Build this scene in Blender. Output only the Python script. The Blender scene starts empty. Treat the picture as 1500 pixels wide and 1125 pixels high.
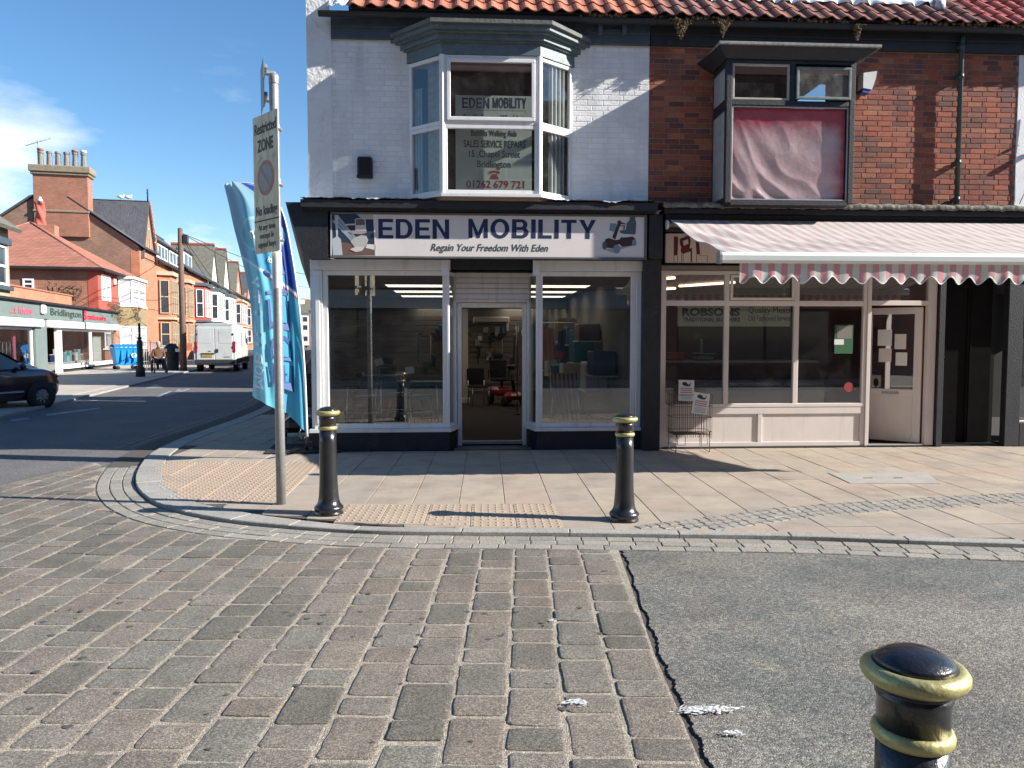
import bpy, math, random
from mathutils import Vector, Matrix, noise as mnoise
random.seed(7)
R=math.radians
S=bpy.context.scene
COL=S.collection
# ---------------------------------------------------------------- camera
F=1130.; CX=750.; CY=562.5; H=1.6
YAW=R(3.5); PIT=math.atan(65.5/F)
cam=bpy.data.cameras.new('camera'); co=bpy.data.objects.new('camera',cam); COL.objects.link(co)
cam.sensor_width=36; cam.lens=F/1500*36; cam.clip_start=.05; cam.clip_end=3000
co.location=(0,0,H); co.rotation_euler=(R(90)-PIT,0,-YAW)
S.camera=co
# ---------------------------------------------------------------- sky, sun, exposure
SUN_EL=28.5; LD=Vector((-.978,.21,0)).normalized()            # horizontal travel direction of the light
w=bpy.data.worlds.new('World'); S.world=w; w.use_nodes=True
nt=w.node_tree; nt.nodes.clear()
out=nt.nodes.new('ShaderNodeOutputWorld'); bg=nt.nodes.new('ShaderNodeBackground'); bg.inputs[1].default_value=.082
sk=nt.nodes.new('ShaderNodeTexSky'); sk.sky_type='NISHITA'; sk.sun_disc=False
sk.sun_elevation=R(SUN_EL); sk.sun_rotation=math.atan2(-LD.x,-LD.y); sk.air_density=1.0; sk.dust_density=.05; sk.ozone_density=2.6; sk.altitude=10
tc=nt.nodes.new('ShaderNodeTexCoord'); mp=nt.nodes.new('ShaderNodeMapping'); mp.inputs['Scale'].default_value=(1,1,3.2)
mp.inputs['Location'].default_value=(.35,.1,.22)
n1=nt.nodes.new('ShaderNodeTexNoise'); n1.inputs['Scale'].default_value=3.1; n1.inputs['Detail'].default_value=9; n1.inputs['Roughness'].default_value=.58
cr=nt.nodes.new('ShaderNodeValToRGB'); cr.color_ramp.elements[0].position=.55; cr.color_ramp.elements[1].position=.74
sp=nt.nodes.new('ShaderNodeSeparateXYZ'); mr=nt.nodes.new('ShaderNodeMapRange')
mr.inputs['From Min'].default_value=.16; mr.inputs['From Max'].default_value=.34; mr.inputs['To Min'].default_value=1; mr.inputs['To Max'].default_value=0
mu=nt.nodes.new('ShaderNodeMath'); mu.operation='MULTIPLY'; mx=nt.nodes.new('ShaderNodeMix'); mx.data_type='RGBA'
mx.inputs[7].default_value=(7.5,7.7,8.2,1)
l=nt.links.new
CLD=Vector((math.sin(R(-31.5)),math.cos(R(-31.5)),.20)).normalized()
vd=nt.nodes.new('ShaderNodeVectorMath'); vd.operation='DISTANCE'; vd.inputs[1].default_value=CLD
cm=nt.nodes.new('ShaderNodeMapRange'); cm.inputs[1].default_value=.03; cm.inputs[2].default_value=.12; cm.inputs[3].default_value=.12; cm.inputs[4].default_value=-.045
ad0=nt.nodes.new('ShaderNodeMath'); ad0.operation='ADD'
l(tc.outputs['Generated'],mp.inputs[0]); l(mp.outputs[0],n1.inputs[0]); l(tc.outputs['Generated'],vd.inputs[0]); l(vd.outputs['Value'],cm.inputs[0]); l(n1.outputs[0],ad0.inputs[0]); l(cm.outputs[0],ad0.inputs[1]); l(ad0.outputs[0],cr.inputs[0])
l(tc.outputs['Generated'],sp.inputs[0]); l(sp.outputs[2],mr.inputs[0]); l(cr.outputs[0],mu.inputs[0]); l(mr.outputs[0],mu.inputs[1])
hsv=nt.nodes.new('ShaderNodeHueSaturation'); hsv.inputs['Saturation'].default_value=1.2; l(sk.outputs[0],hsv.inputs['Color'])
l(mu.outputs[0],mx.inputs[0]); l(hsv.outputs[0],mx.inputs[6]); l(mx.outputs[2],bg.inputs[0]); l(bg.outputs[0],out.inputs[0])
sl=bpy.data.lights.new('sun','SUN'); sl.energy=5.0; sl.angle=R(.5); sl.color=(1,.95,.87)
so=bpy.data.objects.new('sun',sl); COL.objects.link(so)
ce=math.cos(R(SUN_EL)); so.rotation_euler=Vector((LD.x*ce,LD.y*ce,-math.sin(R(SUN_EL)))).to_track_quat('-Z','Y').to_euler()
S.view_settings.view_transform='Standard'; S.view_settings.look='None'; S.view_settings.exposure=1.15; S.view_settings.gamma=1
# ---------------------------------------------------------------- geometry helpers
_fw=Vector((math.sin(YAW)*math.cos(PIT),math.cos(YAW)*math.cos(PIT),-math.sin(PIT)))
_rt=Vector((math.cos(YAW),-math.sin(YAW),0)); _up=_rt.cross(_fw)
def ray(x,y): return _fw+_rt*((x-CX)/F)+_up*((CY-y)/F)
def at(x,y,Y):                       # where a sight line meets the upright plane at depth Y -> (X,Z)
    d=ray(x,y); t=Y/d.y; return (d.x*t,H+d.z*t)
def gr(x,y,z=0.):                    # where it meets the ground at height z -> (X,Y)
    d=ray(x,y); t=(z-H)/d.z; return (d.x*t,d.y*t)
def proj(X,Y,Z):
    v=Vector((X,Y,Z-H)); d=v.dot(_fw)
    if d<.2: return (-9999,-9999)
    return (CX+F*v.dot(_rt)/d,CY-F*v.dot(_up)/d)
ID=Matrix.Identity(4)
FR=[ID]                              # current frame: vertices are authored in it
class frame:
    def __init__(s,loc=(0,0,0),rz=0,M=None): s.M=M if M is not None else Matrix.Translation(loc)@Matrix.Rotation(rz,4,'Z')
    def __enter__(s): s.o=FR[0]; FR[0]=s.o@s.M; return s
    def __exit__(s,*a): FR[0]=s.o
WM={}
def _attach(o,parent,M):
    WM[o.name]=M.copy()
    if parent is not None:
        o.parent=parent; o.matrix_parent_inverse=WM[parent.name].inverted()
    o.matrix_basis=M
def thing(name,label,cat,loc=(0,0,0),rz=0,group=None):
    o=bpy.data.objects.new(name,None); COL.objects.link(o); o.empty_display_size=.2
    _attach(o,None,FR[0]@Matrix.Translation(loc)@Matrix.Rotation(rz,4,'Z'))
    return tag(o,label,cat,group)
def tag(o,label=None,cat=None,group=None,kind=None):
    for k,v in (('label',label),('category',cat),('group',group),('kind',kind)):
        if v: o[k]=v
    return o
def obj(name,me,mat,parent=None,M=None,label=None,local=False):
    o=bpy.data.objects.new(name,me); COL.objects.link(o)
    if mat is not None and len(me.materials)==0: me.materials.append(mat)
    _attach(o,parent,(FR[0]@M) if M is not None else FR[0])
    if label: o['label']=label
    return o
class MB:
    def __init__(s): s.v=[]; s.f=[]; s.sm=[]
    def add(s,vs,fs,sm=False):
        b=len(s.v); s.v+= [tuple(v) for v in vs]
        for f in fs: s.f.append([b+i for i in f]); s.sm.append(sm)
        return s
    def box(s,x0,x1,y0,y1,z0,z1,c=0,M=None):
        if x0>x1:x0,x1=x1,x0
        if y0>y1:y0,y1=y1,y0
        if z0>z1:z0,z1=z1,z0
        if c<=0:
            vs=[(x,y,z) for x in(x0,x1) for y in(y0,y1) for z in(z0,z1)]
            fs=[(0,1,3,2),(4,6,7,5),(0,4,5,1),(2,3,7,6),(0,2,6,4),(1,5,7,3)]
        else:
            c=min(c,(x1-x0)*.45,(y1-y0)*.45,(z1-z0)*.45)
            lo=(x0,y0,z0); hi=(x1,y1,z1); vs=[]
            for i in range(8):
                sg=[(i>>2)&1,(i>>1)&1,i&1]
                for k in range(3):
                    vs.append(tuple((hi[a]-(0 if a==k else c)) if sg[a] else (lo[a]+(0 if a==k else c)) for a in range(3)))
            cid=lambda sg:(sg[0]<<2)|(sg[1]<<1)|sg[2]
            fs=[]
            for k in range(3):
                a,b=[q for q in range(3) if q!=k]
                for sk_ in(0,1):
                    q=[]
                    for (u,w_) in((0,0),(1,0),(1,1),(0,1)):
                        sg=[0,0,0]; sg[k]=sk_; sg[a]=u; sg[b]=w_; q.append(cid(sg)*3+k)
                    fs.append(q)
                for u in(0,1):
                    for w_ in(0,1):
                        s0=[0,0,0]; s0[a]=u; s0[b]=w_; s1=list(s0); s1[k]=1
                        fs.append([cid(s0)*3+a,cid(s1)*3+a,cid(s1)*3+b,cid(s0)*3+b])
            for i in range(8): fs.append([i*3,i*3+1,i*3+2])
            cx,cy,cz=(x0+x1)/2,(y0+y1)/2,(z0+z1)/2; ce_=Vector((cx,cy,cz)); F2=[]
            for f in fs:
                P=[Vector(vs[i]) for i in f]; n=(P[1]-P[0]).cross(P[2]-P[0]); m=sum(P,Vector())/len(P)
                F2.append(f if n.dot(m-ce_)>0 else f[::-1])
            fs=F2
        if M is not None: vs=[M@Vector(v) for v in vs]
        return s.add(vs,fs)
    def prism(s,pts,a,b,ax='z',bev=0):            # closed outline swept from a to b along ax
        def p(u,w_,t): return {'z':(u,w_,t),'y':(u,t,w_),'x':(t,u,w_)}[ax]
        n=len(pts); ar=sum(pts[i][0]*pts[(i+1)%n][1]-pts[(i+1)%n][0]*pts[i][1] for i in range(n))
        if ar<0: pts=pts[::-1]
        vs=[p(u,w_,a) for u,w_ in pts]+[p(u,w_,b) for u,w_ in pts]
        fl=(b<a)^(ax=='y')
        fs=[list(range(n))[::-1],list(range(n,2*n))]+[[i,(i+1)%n,n+(i+1)%n,n+i] for i in range(n)]
        if fl: fs=[f[::-1] for f in fs]
        return s.add(vs,fs)
    def quad(s,*p): return s.add(p,[list(range(len(p)))])
    def lathe(s,prof,c=(0,0,0),n=24,M=None,sm=True):  # prof [(r,z)]
        vs=[];fs=[];m=len(prof)
        for i in range(n):
            a=2*math.pi*i/n
            for r,z in prof: vs.append((c[0]+r*math.cos(a),c[1]+r*math.sin(a),c[2]+z))
        for i in range(n):
            j=(i+1)%n
            for k in range(m-1): fs.append([i*m+k,j*m+k,j*m+k+1,i*m+k+1])
        if prof[0][0]>1e-4: fs.append([i*m for i in range(n)][::-1])
        if prof[-1][0]>1e-4: fs.append([i*m+m-1 for i in range(n)])
        if M is not None: vs=[M@Vector(v) for v in vs]
        return s.add(vs,fs,sm)
    def tube(s,pts,r,n=8,close=False,sm=True):
        P=[Vector(p) for p in pts]; m=len(P); vs=[];fs=[]
        rr=r if isinstance(r,(list,tuple)) else [r]*m
        u=None
        for i,p in enumerate(P):
            if close: t=P[(i+1)%m]-P[i-1]
            else: t=(P[min(i+1,m-1)]-P[max(i-1,0)])
            t.normalize()
            if u is None: u=t.orthogonal().normalized()
            else:
                u=u-t*u.dot(t)
                if u.length<1e-5: u=t.orthogonal()
                u.normalize()
            q=t.cross(u)
            for k in range(n):
                a=2*math.pi*k/n; vs.append(p+(u*math.cos(a)+q*math.sin(a))*rr[i])
        for i in range(m if close else m-1):
            j=(i+1)%m
            for k in range(n): fs.append([i*n+k,i*n+(k+1)%n,j*n+(k+1)%n,j*n+k])
        if not close: fs.append(list(range(n))[::-1]); fs.append([(m-1)*n+k for k in range(n)])
        return s.add(vs,fs,sm)
    def grid(s,fn,nu,nv,sm=True,close_u=False):
        vs=[fn(i/nu,j/nv) for j in range(nv+1) for i in range(nu+1)]
        fs=[[j*(nu+1)+i,j*(nu+1)+i+1,(j+1)*(nu+1)+i+1,(j+1)*(nu+1)+i] for j in range(nv) for i in range(nu)]
        return s.add(vs,fs,sm)
    def mesh(s,name='mesh'):
        me=bpy.data.meshes.new(name); me.from_pydata(s.v,[],s.f)
        me.polygons.foreach_set('use_smooth',s.sm); me.update(); return me
    def build(s,name,mat,parent=None,M=None,label=None): return obj(name,s.mesh(name),mat,parent,M,label)
def copy_tree(o,parent=None):
    c=o.copy(); COL.objects.link(c)
    if parent is not None:
        mi=o.matrix_parent_inverse.copy(); c.parent=parent; c.matrix_parent_inverse=mi
    for ch in KIDS.get(o.name,[]): copy_tree(ch,c)
    return c
def dup(o,loc,rz,label,sc=1):
    global KIDS
    KIDS={}
    for q in bpy.data.objects:
        if q.parent: KIDS.setdefault(q.parent.name,[]).append(q)
    c=copy_tree(o); M=FR[0]@Matrix.Translation(loc)@Matrix.Rotation(rz,4,'Z')@Matrix.Scale(sc,4); c.matrix_basis=M; WM[c.name]=M
    c['label']=label; return c
def arc(cx,cy,r,a0,a1,n): return [(cx+r*math.cos(R(a0+(a1-a0)*i/n)),cy+r*math.sin(R(a0+(a1-a0)*i/n))) for i in range(n+1)]
# ---------------------------------------------------------------- materials
def srgb(h):
    c=[int(h[i:i+2],16)/255 for i in(0,2,4)]
    return tuple(x/12.92 if x<=.04045 else ((x+.055)/1.055)**2.4 for x in c)+(1,)
def C(c): return srgb(c) if isinstance(c,str) else (tuple(c)+(1,) if len(c)==3 else c)
_M={}
def pm(name,col,rough=.6,metal=0,var=.12,scale=3,bump=0,bscale=60,rnd=0,ramp=None,dirt=None,spec=.5,coat=0,bdist=.01,streak=None,emit=None):
    if name in _M: return _M[name]
    m=bpy.data.materials.new(name); m.use_nodes=True; n=m.node_tree; N=n.nodes.new; L_=n.links.new
    b=n.nodes['Principled BSDF']; b.inputs['Roughness'].default_value=rough; b.inputs['Metallic'].default_value=metal
    b.inputs['Specular IOR Level'].default_value=spec; b.inputs['Coat Weight'].default_value=coat; b.inputs['Coat Roughness'].default_value=.06
    g=N('ShaderNodeNewGeometry'); pos=g.outputs['Position']
    oi=N('ShaderNodeObjectInfo'); ad=N('ShaderNodeMath'); ad.operation='ADD'; L_(oi.outputs['Random'],ad.inputs[0]); L_(g.outputs['Random Per Island'],ad.inputs[1])
    fr=N('ShaderNodeMath'); fr.operation='FRACT'; L_(ad.outputs[0],fr.inputs[0]); rand=fr.outputs[0]
    hs=N('ShaderNodeHueSaturation')
    if ramp:
        c=N('ShaderNodeValToRGB'); c.color_ramp.interpolation='LINEAR'
        e=c.color_ramp.elements
        while len(e)<len(ramp): e.new(.5)
        for i,q in enumerate(ramp): e[i].position=i/(len(ramp)-1); e[i].color=C(q)
        L_(rand,c.inputs[0]); src=c.outputs[0]
    else:
        c=N('ShaderNodeRGB'); c.outputs[0].default_value=C(col); src=c.outputs[0]
    if dirt:
        for (dc,ds,th,am) in (dirt if isinstance(dirt,list) else [dirt]):
            dn=N('ShaderNodeTexNoise'); dn.inputs['Scale'].default_value=ds; dn.inputs['Detail'].default_value=6; dn.inputs['Roughness'].default_value=.65; L_(pos,dn.inputs[0])
            rp=N('ShaderNodeMapRange'); rp.inputs[1].default_value=th; rp.inputs[2].default_value=th+.14; rp.inputs[3].default_value=0; rp.inputs[4].default_value=am; L_(dn.outputs[0],rp.inputs[0])
            mx=N('ShaderNodeMix'); mx.data_type='RGBA'; mx.inputs[7].default_value=C(dc); L_(rp.outputs[0],mx.inputs[0]); L_(src,mx.inputs[6]); src=mx.outputs[2]
    if streak:
        mpp=N('ShaderNodeMapping'); mpp.inputs['Scale'].default_value=(streak[1],streak[1],streak[1]*.12); L_(pos,mpp.inputs[0])
        dn=N('ShaderNodeTexNoise'); dn.inputs['Scale'].default_value=1; dn.inputs['Detail'].default_value=5; L_(mpp.outputs[0],dn.inputs[0])
        rp=N('ShaderNodeMapRange'); rp.inputs[1].default_value=streak[2]; rp.inputs[2].default_value=streak[2]+.2; rp.inputs[3].default_value=0; rp.inputs[4].default_value=streak[3]; L_(dn.outputs[0],rp.inputs[0])
        mx=N('ShaderNodeMix'); mx.data_type='RGBA'; mx.inputs[7].default_value=C(streak[0]); L_(rp.outputs[0],mx.inputs[0]); L_(src,mx.inputs[6]); src=mx.outputs[2]
    no=N('ShaderNodeTexNoise'); no.inputs['Scale'].default_value=scale; no.inputs['Detail'].default_value=8; no.inputs['Roughness'].default_value=.62; L_(pos,no.inputs[0])
    a1=N('ShaderNodeMapRange'); a1.inputs[1].default_value=.25; a1.inputs[2].default_value=.75; a1.inputs[3].default_value=1-var; a1.inputs[4].default_value=1+var; L_(no.outputs[0],a1.inputs[0])
    val=a1.outputs[0]
    if rnd:
        a2=N('ShaderNodeMapRange'); a2.inputs[3].default_value=1-rnd; a2.inputs[4].default_value=1+rnd; L_(rand,a2.inputs[0])
        a3=N('ShaderNodeMath'); a3.operation='MULTIPLY'; L_(val,a3.inputs[0]); L_(a2.outputs[0],a3.inputs[1]); val=a3.outputs[0]
    L_(src,hs.inputs['Color']); L_(val,hs.inputs['Value']); L_(hs.outputs[0],b.inputs['Base Color'])
    if emit: b.inputs['Emission Color'].default_value=C(col); b.inputs['Emission Strength'].default_value=emit
    if bump:
        bn=N('ShaderNodeTexNoise'); bn.inputs['Scale'].default_value=bscale; bn.inputs['Detail'].default_value=5; L_(pos,bn.inputs[0])
        bp=N('ShaderNodeBump'); bp.inputs['Strength'].default_value=bump; bp.inputs['Distance'].default_value=bdist; L_(bn.outputs[0],bp.inputs['Height']); L_(bp.outputs[0],b.inputs['Normal'])
    _M[name]=m; return m
def speckled(name,dark,light,vs=110,rough=.85,big=1.5,bigv=.25,bump=.6,mid=None,ramp=None,dist=.006,stain=None,rnd=0):
    """stone or asphalt: aggregate grains from a Voronoi cell colour, with relief"""
    if name in _M: return _M[name]
    m=pm(name,light,rough=rough,var=bigv,scale=big,ramp=ramp,dirt=stain,rnd=rnd); n=m.node_tree; N=n.nodes.new; L_=n.links.new
    b=n.nodes['Principled BSDF']; g=[q for q in n.nodes if q.type=='NEW_GEOMETRY'][0]
    vo=N('ShaderNodeTexVoronoi'); vo.inputs['Scale'].default_value=vs; L_(g.outputs['Position'],vo.inputs['Vector'])
    sp_=N('ShaderNodeSeparateColor'); L_(vo.outputs['Color'],sp_.inputs[0])
    cr_=N('ShaderNodeValToRGB'); e=cr_.color_ramp.elements; e[0].position=.1; e[0].color=C(dark); e[1].position=.95; e[1].color=(1.35,1.33,1.28,1)
    e2=e.new(.6); e2.color=(.8,.8,.8,1)
    L_(sp_.outputs[0],cr_.inputs[0])
    mx=N('ShaderNodeMix'); mx.data_type='RGBA'; mx.blend_type='MULTIPLY'; mx.inputs[0].default_value=1
    src=b.inputs['Base Color'].links[0].from_socket; L_(src,mx.inputs[6]); L_(cr_.outputs[0],mx.inputs[7]); L_(mx.outputs[2],b.inputs['Base Color'])
    bp=N('ShaderNodeBump'); bp.inputs['Strength'].default_value=bump; bp.inputs['Distance'].default_value=dist
    ad=N('ShaderNodeMath'); ad.operation='ADD'; nn=N('ShaderNodeTexNoise'); nn.inputs['Scale'].default_value=vs*.35; nn.inputs['Detail'].default_value=4; L_(g.outputs['Position'],nn.inputs[0])
    L_(nn.outputs[0],ad.inputs[0]); ml=N('ShaderNodeMath'); ml.operation='MULTIPLY'; ml.inputs[1].default_value=-.7; L_(vo.outputs['Distance'],ml.inputs[0]); L_(ml.outputs[0],ad.inputs[1])
    L_(ad.outputs[0],bp.inputs['Height']); L_(bp.outputs[0],b.inputs['Normal'])
    return m
def brickmat(name,c1,c2,mortar,sc=1.,bias=0,rough=.85):
    if name in _M: return _M[name]
    m=pm(name,c1,rough=rough,var=.2,scale=1.3); n=m.node_tree; N=n.nodes.new; L_=n.links.new; b=n.nodes['Principled BSDF']
    t=N('ShaderNodeTexCoord'); s_=N('ShaderNodeSeparateXYZ'); L_(t.outputs['Object'],s_.inputs[0]); a=N('ShaderNodeMath'); a.operation='ADD'; L_(s_.outputs[0],a.inputs[0]); L_(s_.outputs[1],a.inputs[1])
    cb=N('ShaderNodeCombineXYZ'); L_(a.outputs[0],cb.inputs[0]); L_(s_.outputs[2],cb.inputs[1])
    br=N('ShaderNodeTexBrick'); br.inputs['Scale'].default_value=1/sc; br.inputs['Brick Width'].default_value=.225; br.inputs['Row Height'].default_value=.075; br.inputs['Mortar Size'].default_value=.008
    br.inputs['Color1'].default_value=C(c1); br.inputs['Color2'].default_value=C(c2); br.inputs['Mortar'].default_value=C(mortar); br.inputs['Bias'].default_value=bias
    L_(cb.outputs[0],br.inputs[0]); hs=[q for q in n.nodes if q.type=='HUE_SAT'][0]; L_(br.outputs['Color'],hs.inputs['Color'])
    bp=N('ShaderNodeBump'); bp.inputs['Strength'].default_value=.5; bp.inputs['Distance'].default_value=.01; bp.invert=True; L_(br.outputs['Fac'],bp.inputs['Height']); L_(bp.outputs[0],b.inputs['Normal'])
    return m
def glassmat(name,tint=(.86,.9,.88),base=.06,rough=0,dirt=0):
    if name in _M: return _M[name]
    m=bpy.data.materials.new(name); m.use_nodes=True; n=m.node_tree; n.nodes.clear(); N=n.nodes.new; L_=n.links.new
    o=N('ShaderNodeOutputMaterial'); t=N('ShaderNodeBsdfTransparent'); t.inputs[0].default_value=C(tint); g=N('ShaderNodeBsdfGlossy'); g.inputs['Roughness'].default_value=rough
    lw=N('ShaderNodeLayerWeight'); lw.inputs[0].default_value=.5; p=N('ShaderNodeMath'); p.operation='POWER'; p.inputs[1].default_value=3.2; L_(lw.outputs['Facing'],p.inputs[0])
    r=N('ShaderNodeMapRange'); r.inputs[3].default_value=base; r.inputs[4].default_value=.95; L_(p.outputs[0],r.inputs[0])
    mx=N('ShaderNodeMixShader'); L_(r.outputs[0],mx.inputs[0]); L_(t.outputs[0],mx.inputs[1]); L_(g.outputs[0],mx.inputs[2])
    last=mx
    if dirt:
        d=N('ShaderNodeBsdfDiffuse'); d.inputs[0].default_value=(.5,.5,.48,1); ns=N('ShaderNodeTexNoise'); ns.inputs['Scale'].default_value=6; ns.inputs['Detail'].default_value=8
        ge=N('ShaderNodeNewGeometry'); L_(ge.outputs['Position'],ns.inputs[0]); rr=N('ShaderNodeMapRange'); rr.inputs[1].default_value=.45; rr.inputs[2].default_value=.8; rr.inputs[3].default_value=dirt*.25; rr.inputs[4].default_value=dirt; L_(ns.outputs[0],rr.inputs[0])
        m2=N('ShaderNodeMixShader'); L_(rr.outputs[0],m2.inputs[0]); L_(mx.outputs[0],m2.inputs[1]); L_(d.outputs[0],m2.inputs[2]); last=m2
    L_(last.outputs[0],o.inputs[0]); _M[name]=m; return m
def flat(name,col,rough=.6,**k): return pm(name,col,rough=rough,var=k.pop('var',.05),**k)
M_white=pm('white_upvc',(.74,.73,.73),rough=.35,var=.05,streak=((.35,.33,.3),9,.55,.35))
M_white2=pm('white_wood',(.66,.62,.60),rough=.5,var=.08,scale=5,streak=((.3,.27,.25),12,.55,.4))
M_paint=pm('white_masonry_paint',(.80,.80,.79),rough=.75,var=.08,scale=2.2,bump=.5,bscale=45,rnd=.05,dirt=[((.33,.33,.32),7,.62,.45),((.5,.5,.48),1.2,.5,.3)],streak=((.36,.37,.38),6,.52,.3))
M_render=pm('white_render',(.75,.75,.74),rough=.8,var=.08,scale=3,bump=.9,bscale=14,dirt=((.36,.36,.34),5,.6,.4),bdist=.02)
M_brick=pm('red_brick',None,rough=.85,var=.2,scale=30,bump=.7,bscale=120,ramp=[(.24,.062,.038),(.36,.095,.048),(.17,.055,.042),(.42,.15,.078),(.12,.05,.045),(.31,.105,.062),(.38,.10,.05)],dirt=[((.07,.045,.04),1.6,.5,.55)])
M_mortar=pm('mortar',(.30,.22,.17),rough=.95,var=.25,scale=25,bump=.6,bscale=150)
M_black=pm('black_gloss_paint',(.012,.013,.016),rough=.32,var=.3,scale=6,bump=.15,bscale=25)
M_blackm=pm('black_matt_paint',(.018,.019,.024),rough=.6,var=.35,scale=7,bump=.4,bscale=40,dirt=((.06,.06,.055),5,.6,.5))
M_slateblue=pm('slate_blue_paint',(.055,.075,.095),rough=.5,var=.25,scale=6,bump=.25,bscale=30,dirt=((.16,.17,.16),8,.6,.5))
M_slatelt=pm('slate_lit_paint',(.10,.135,.15),rough=.5,var=.2,scale=7,bump=.25,bscale=30,dirt=((.25,.26,.24),9,.58,.6))  # the same slate blue, lightened: sun on the bay cornice put into the tone
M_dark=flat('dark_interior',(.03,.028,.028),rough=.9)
M_glass=glassmat('shop_glass',tint=(.78,.82,.80),base=.22,dirt=.04)
M_glass2=glassmat('upper_glass',tint=(.66,.68,.68),base=.10,dirt=.07)
M_farpane=pm('far_window_glass',(.035,.045,.055),rough=.08,var=.3,spec=.9)
M_net=pm('net_curtain_window',(.36,.38,.40),rough=.5,var=.2,scale=8)
M_lead=pm('lead_flashing',(.55,.57,.6),rough=.45,metal=.3,var=.3,scale=14,bump=1,bscale=18,dirt=((.12,.12,.12),9,.55,.7),bdist=.03)
M_gold=pm('gold_paint',(.42,.38,.17),rough=.42,metal=.45,var=.2,scale=20,bump=.25,bscale=70,dirt=((.09,.085,.05),16,.62,.6))
M_iron=pm('black_cast_iron_paint',(.014,.014,.017),rough=.28,var=.3,scale=10,bump=.2,bscale=90,dirt=((.06,.05,.05),14,.64,.5),coat=.3)
M_galv=pm('galvanised_steel',(.30,.305,.31),rough=.5,metal=.5,var=.18,scale=18,bump=.15,bscale=60)
M_moss=pm('dry_moss',None,rough=1,var=.4,scale=40,ramp=[(.16,.11,.055),(.10,.085,.04),(.22,.15,.08)])
M_stonel=pm('mossy_stone',(.17,.165,.14),rough=.95,var=.4,scale=12,bump=1,bscale=50,dirt=[((.05,.055,.03),9,.5,.8),((.22,.16,.04),14,.62,.7)])
def outl(pts,y,mb,d=.003): mb.prism(pts,y,y-d,'y'); return mb
# text on the XZ plane at depth y, fitted to a rectangle
def text(s,x0,x1,z0,z1,y,mat,parent,name='lettering',bold=.0,shear=0,th=.002,mirror=False,warp=None,label=None,rot=0):
    cu=bpy.data.curves.new('t','FONT'); cu.body=s; cu.size=1; cu.offset=bold; cu.shear=shear; cu.resolution_u=3; cu.extrude=.5
    o=bpy.data.objects.new('t',cu); COL.objects.link(o); me=bpy.data.meshes.new_from_object(o); COL.objects.unlink(o); bpy.data.objects.remove(o)
    xs=[v.co.x for v in me.vertices]; ys=[v.co.y for v in me.vertices]; a,b,c,d=min(xs),max(xs),min(ys),max(ys)
    for v in me.vertices:
        u=(v.co.x-a)/(b-a); t=(v.co.y-c)/(d-c); k=v.co.z
        if mirror: u=1-u
        if rot: u,t=t,u
        if warp: v.co=warp(u,t,k)
        else: v.co=(x0+(x1-x0)*u,y-th*(k+.5),z0+(z1-z0)*t)
    me.materials.clear(); return obj(name,me,mat,parent,label=label)
def _ring(cx,cz,rx,rz,tx,tz,a0,a1,n):
    r=[]
    for i in range(n):
        a=R(a0+(a1-a0)*i/n);b=R(a0+(a1-a0)*(i+1)/n)
        r.append([(cx+rx*math.cos(a),cz+rz*math.sin(a)),(cx+rx*math.cos(b),cz+rz*math.sin(b)),(cx+(rx-tx)*math.cos(b),cz+(rz-tz)*math.sin(b)),(cx+(rx-tx)*math.cos(a),cz+(rz-tz)*math.sin(a))])
    return r
def _bx(a,b,c,d): return [[(a,c),(b,c),(b,d),(a,d)]]
GL={'E':(.66,_bx(0,.2,0,1)+_bx(.2,.66,0,.17)+_bx(.2,.66,.83,1)+_bx(.2,.61,.42,.58)),
'D':(.74,_bx(0,.2,0,1)+_bx(.2,.36,0,.17)+_bx(.2,.36,.83,1)+_ring(.36,.5,.38,.5,.2,.17,-90,90,12)),
'N':(.74,_bx(0,.19,0,1)+_bx(.55,.74,0,1)+[[(.19,1),(.19,.68),(.55,0),(.55,.32)]]),
'M':(.86,_bx(0,.18,0,1)+_bx(.68,.86,0,1)+[[(.18,1),(.18,.6),(.36,0),(.43,0),(.43,.3)]]+[[(.43,.3),(.43,0),(.50,0),(.68,.6),(.68,1)]]),
'O':(.84,_ring(.42,.5,.42,.52,.2,.17,0,360,24)),
'B':(.74,_bx(0,.2,0,1)+_bx(.2,.42,0,.16)+_bx(.2,.42,.84,1)+_bx(.2,.42,.44,.59)+_ring(.42,.30,.32,.30,.2,.16,-90,90,10)+_ring(.40,.72,.29,.28,.19,.155,-72,90,10)),
'I':(.2,_bx(0,.2,0,1)),'L':(.6,_bx(0,.2,0,1)+_bx(.2,.6,0,.17)),'T':(.68,_bx(0,.68,.83,1)+_bx(.24,.44,0,.83)),
'Y':(.76,_bx(.28,.48,0,.42)+[[(0,1),(.28,.42),(.38,.42),(.38,.60),(.22,1)]]+[[(.76,1),(.54,1),(.38,.60),(.38,.42),(.48,.42)]])}
def blocktext(s,x0,x1,z0,z1,y,mat,parent,gap=.115,th=.002):
    W=sum(GL[c][0] for c in s)+gap*(len(s)-1); k=(x1-x0)/W; x=0
    for c in s:
        m=MB()
        for i,pl in enumerate(GL[c][1]): m.prism([(x0+(x+u)*k,z0+(z1-z0)*t) for u,t in pl],y-.00015*(i%3),y-th-.0002*(i%5),'y')
        m.build('letter',mat,parent); x+=GL[c][0]+gap
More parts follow.
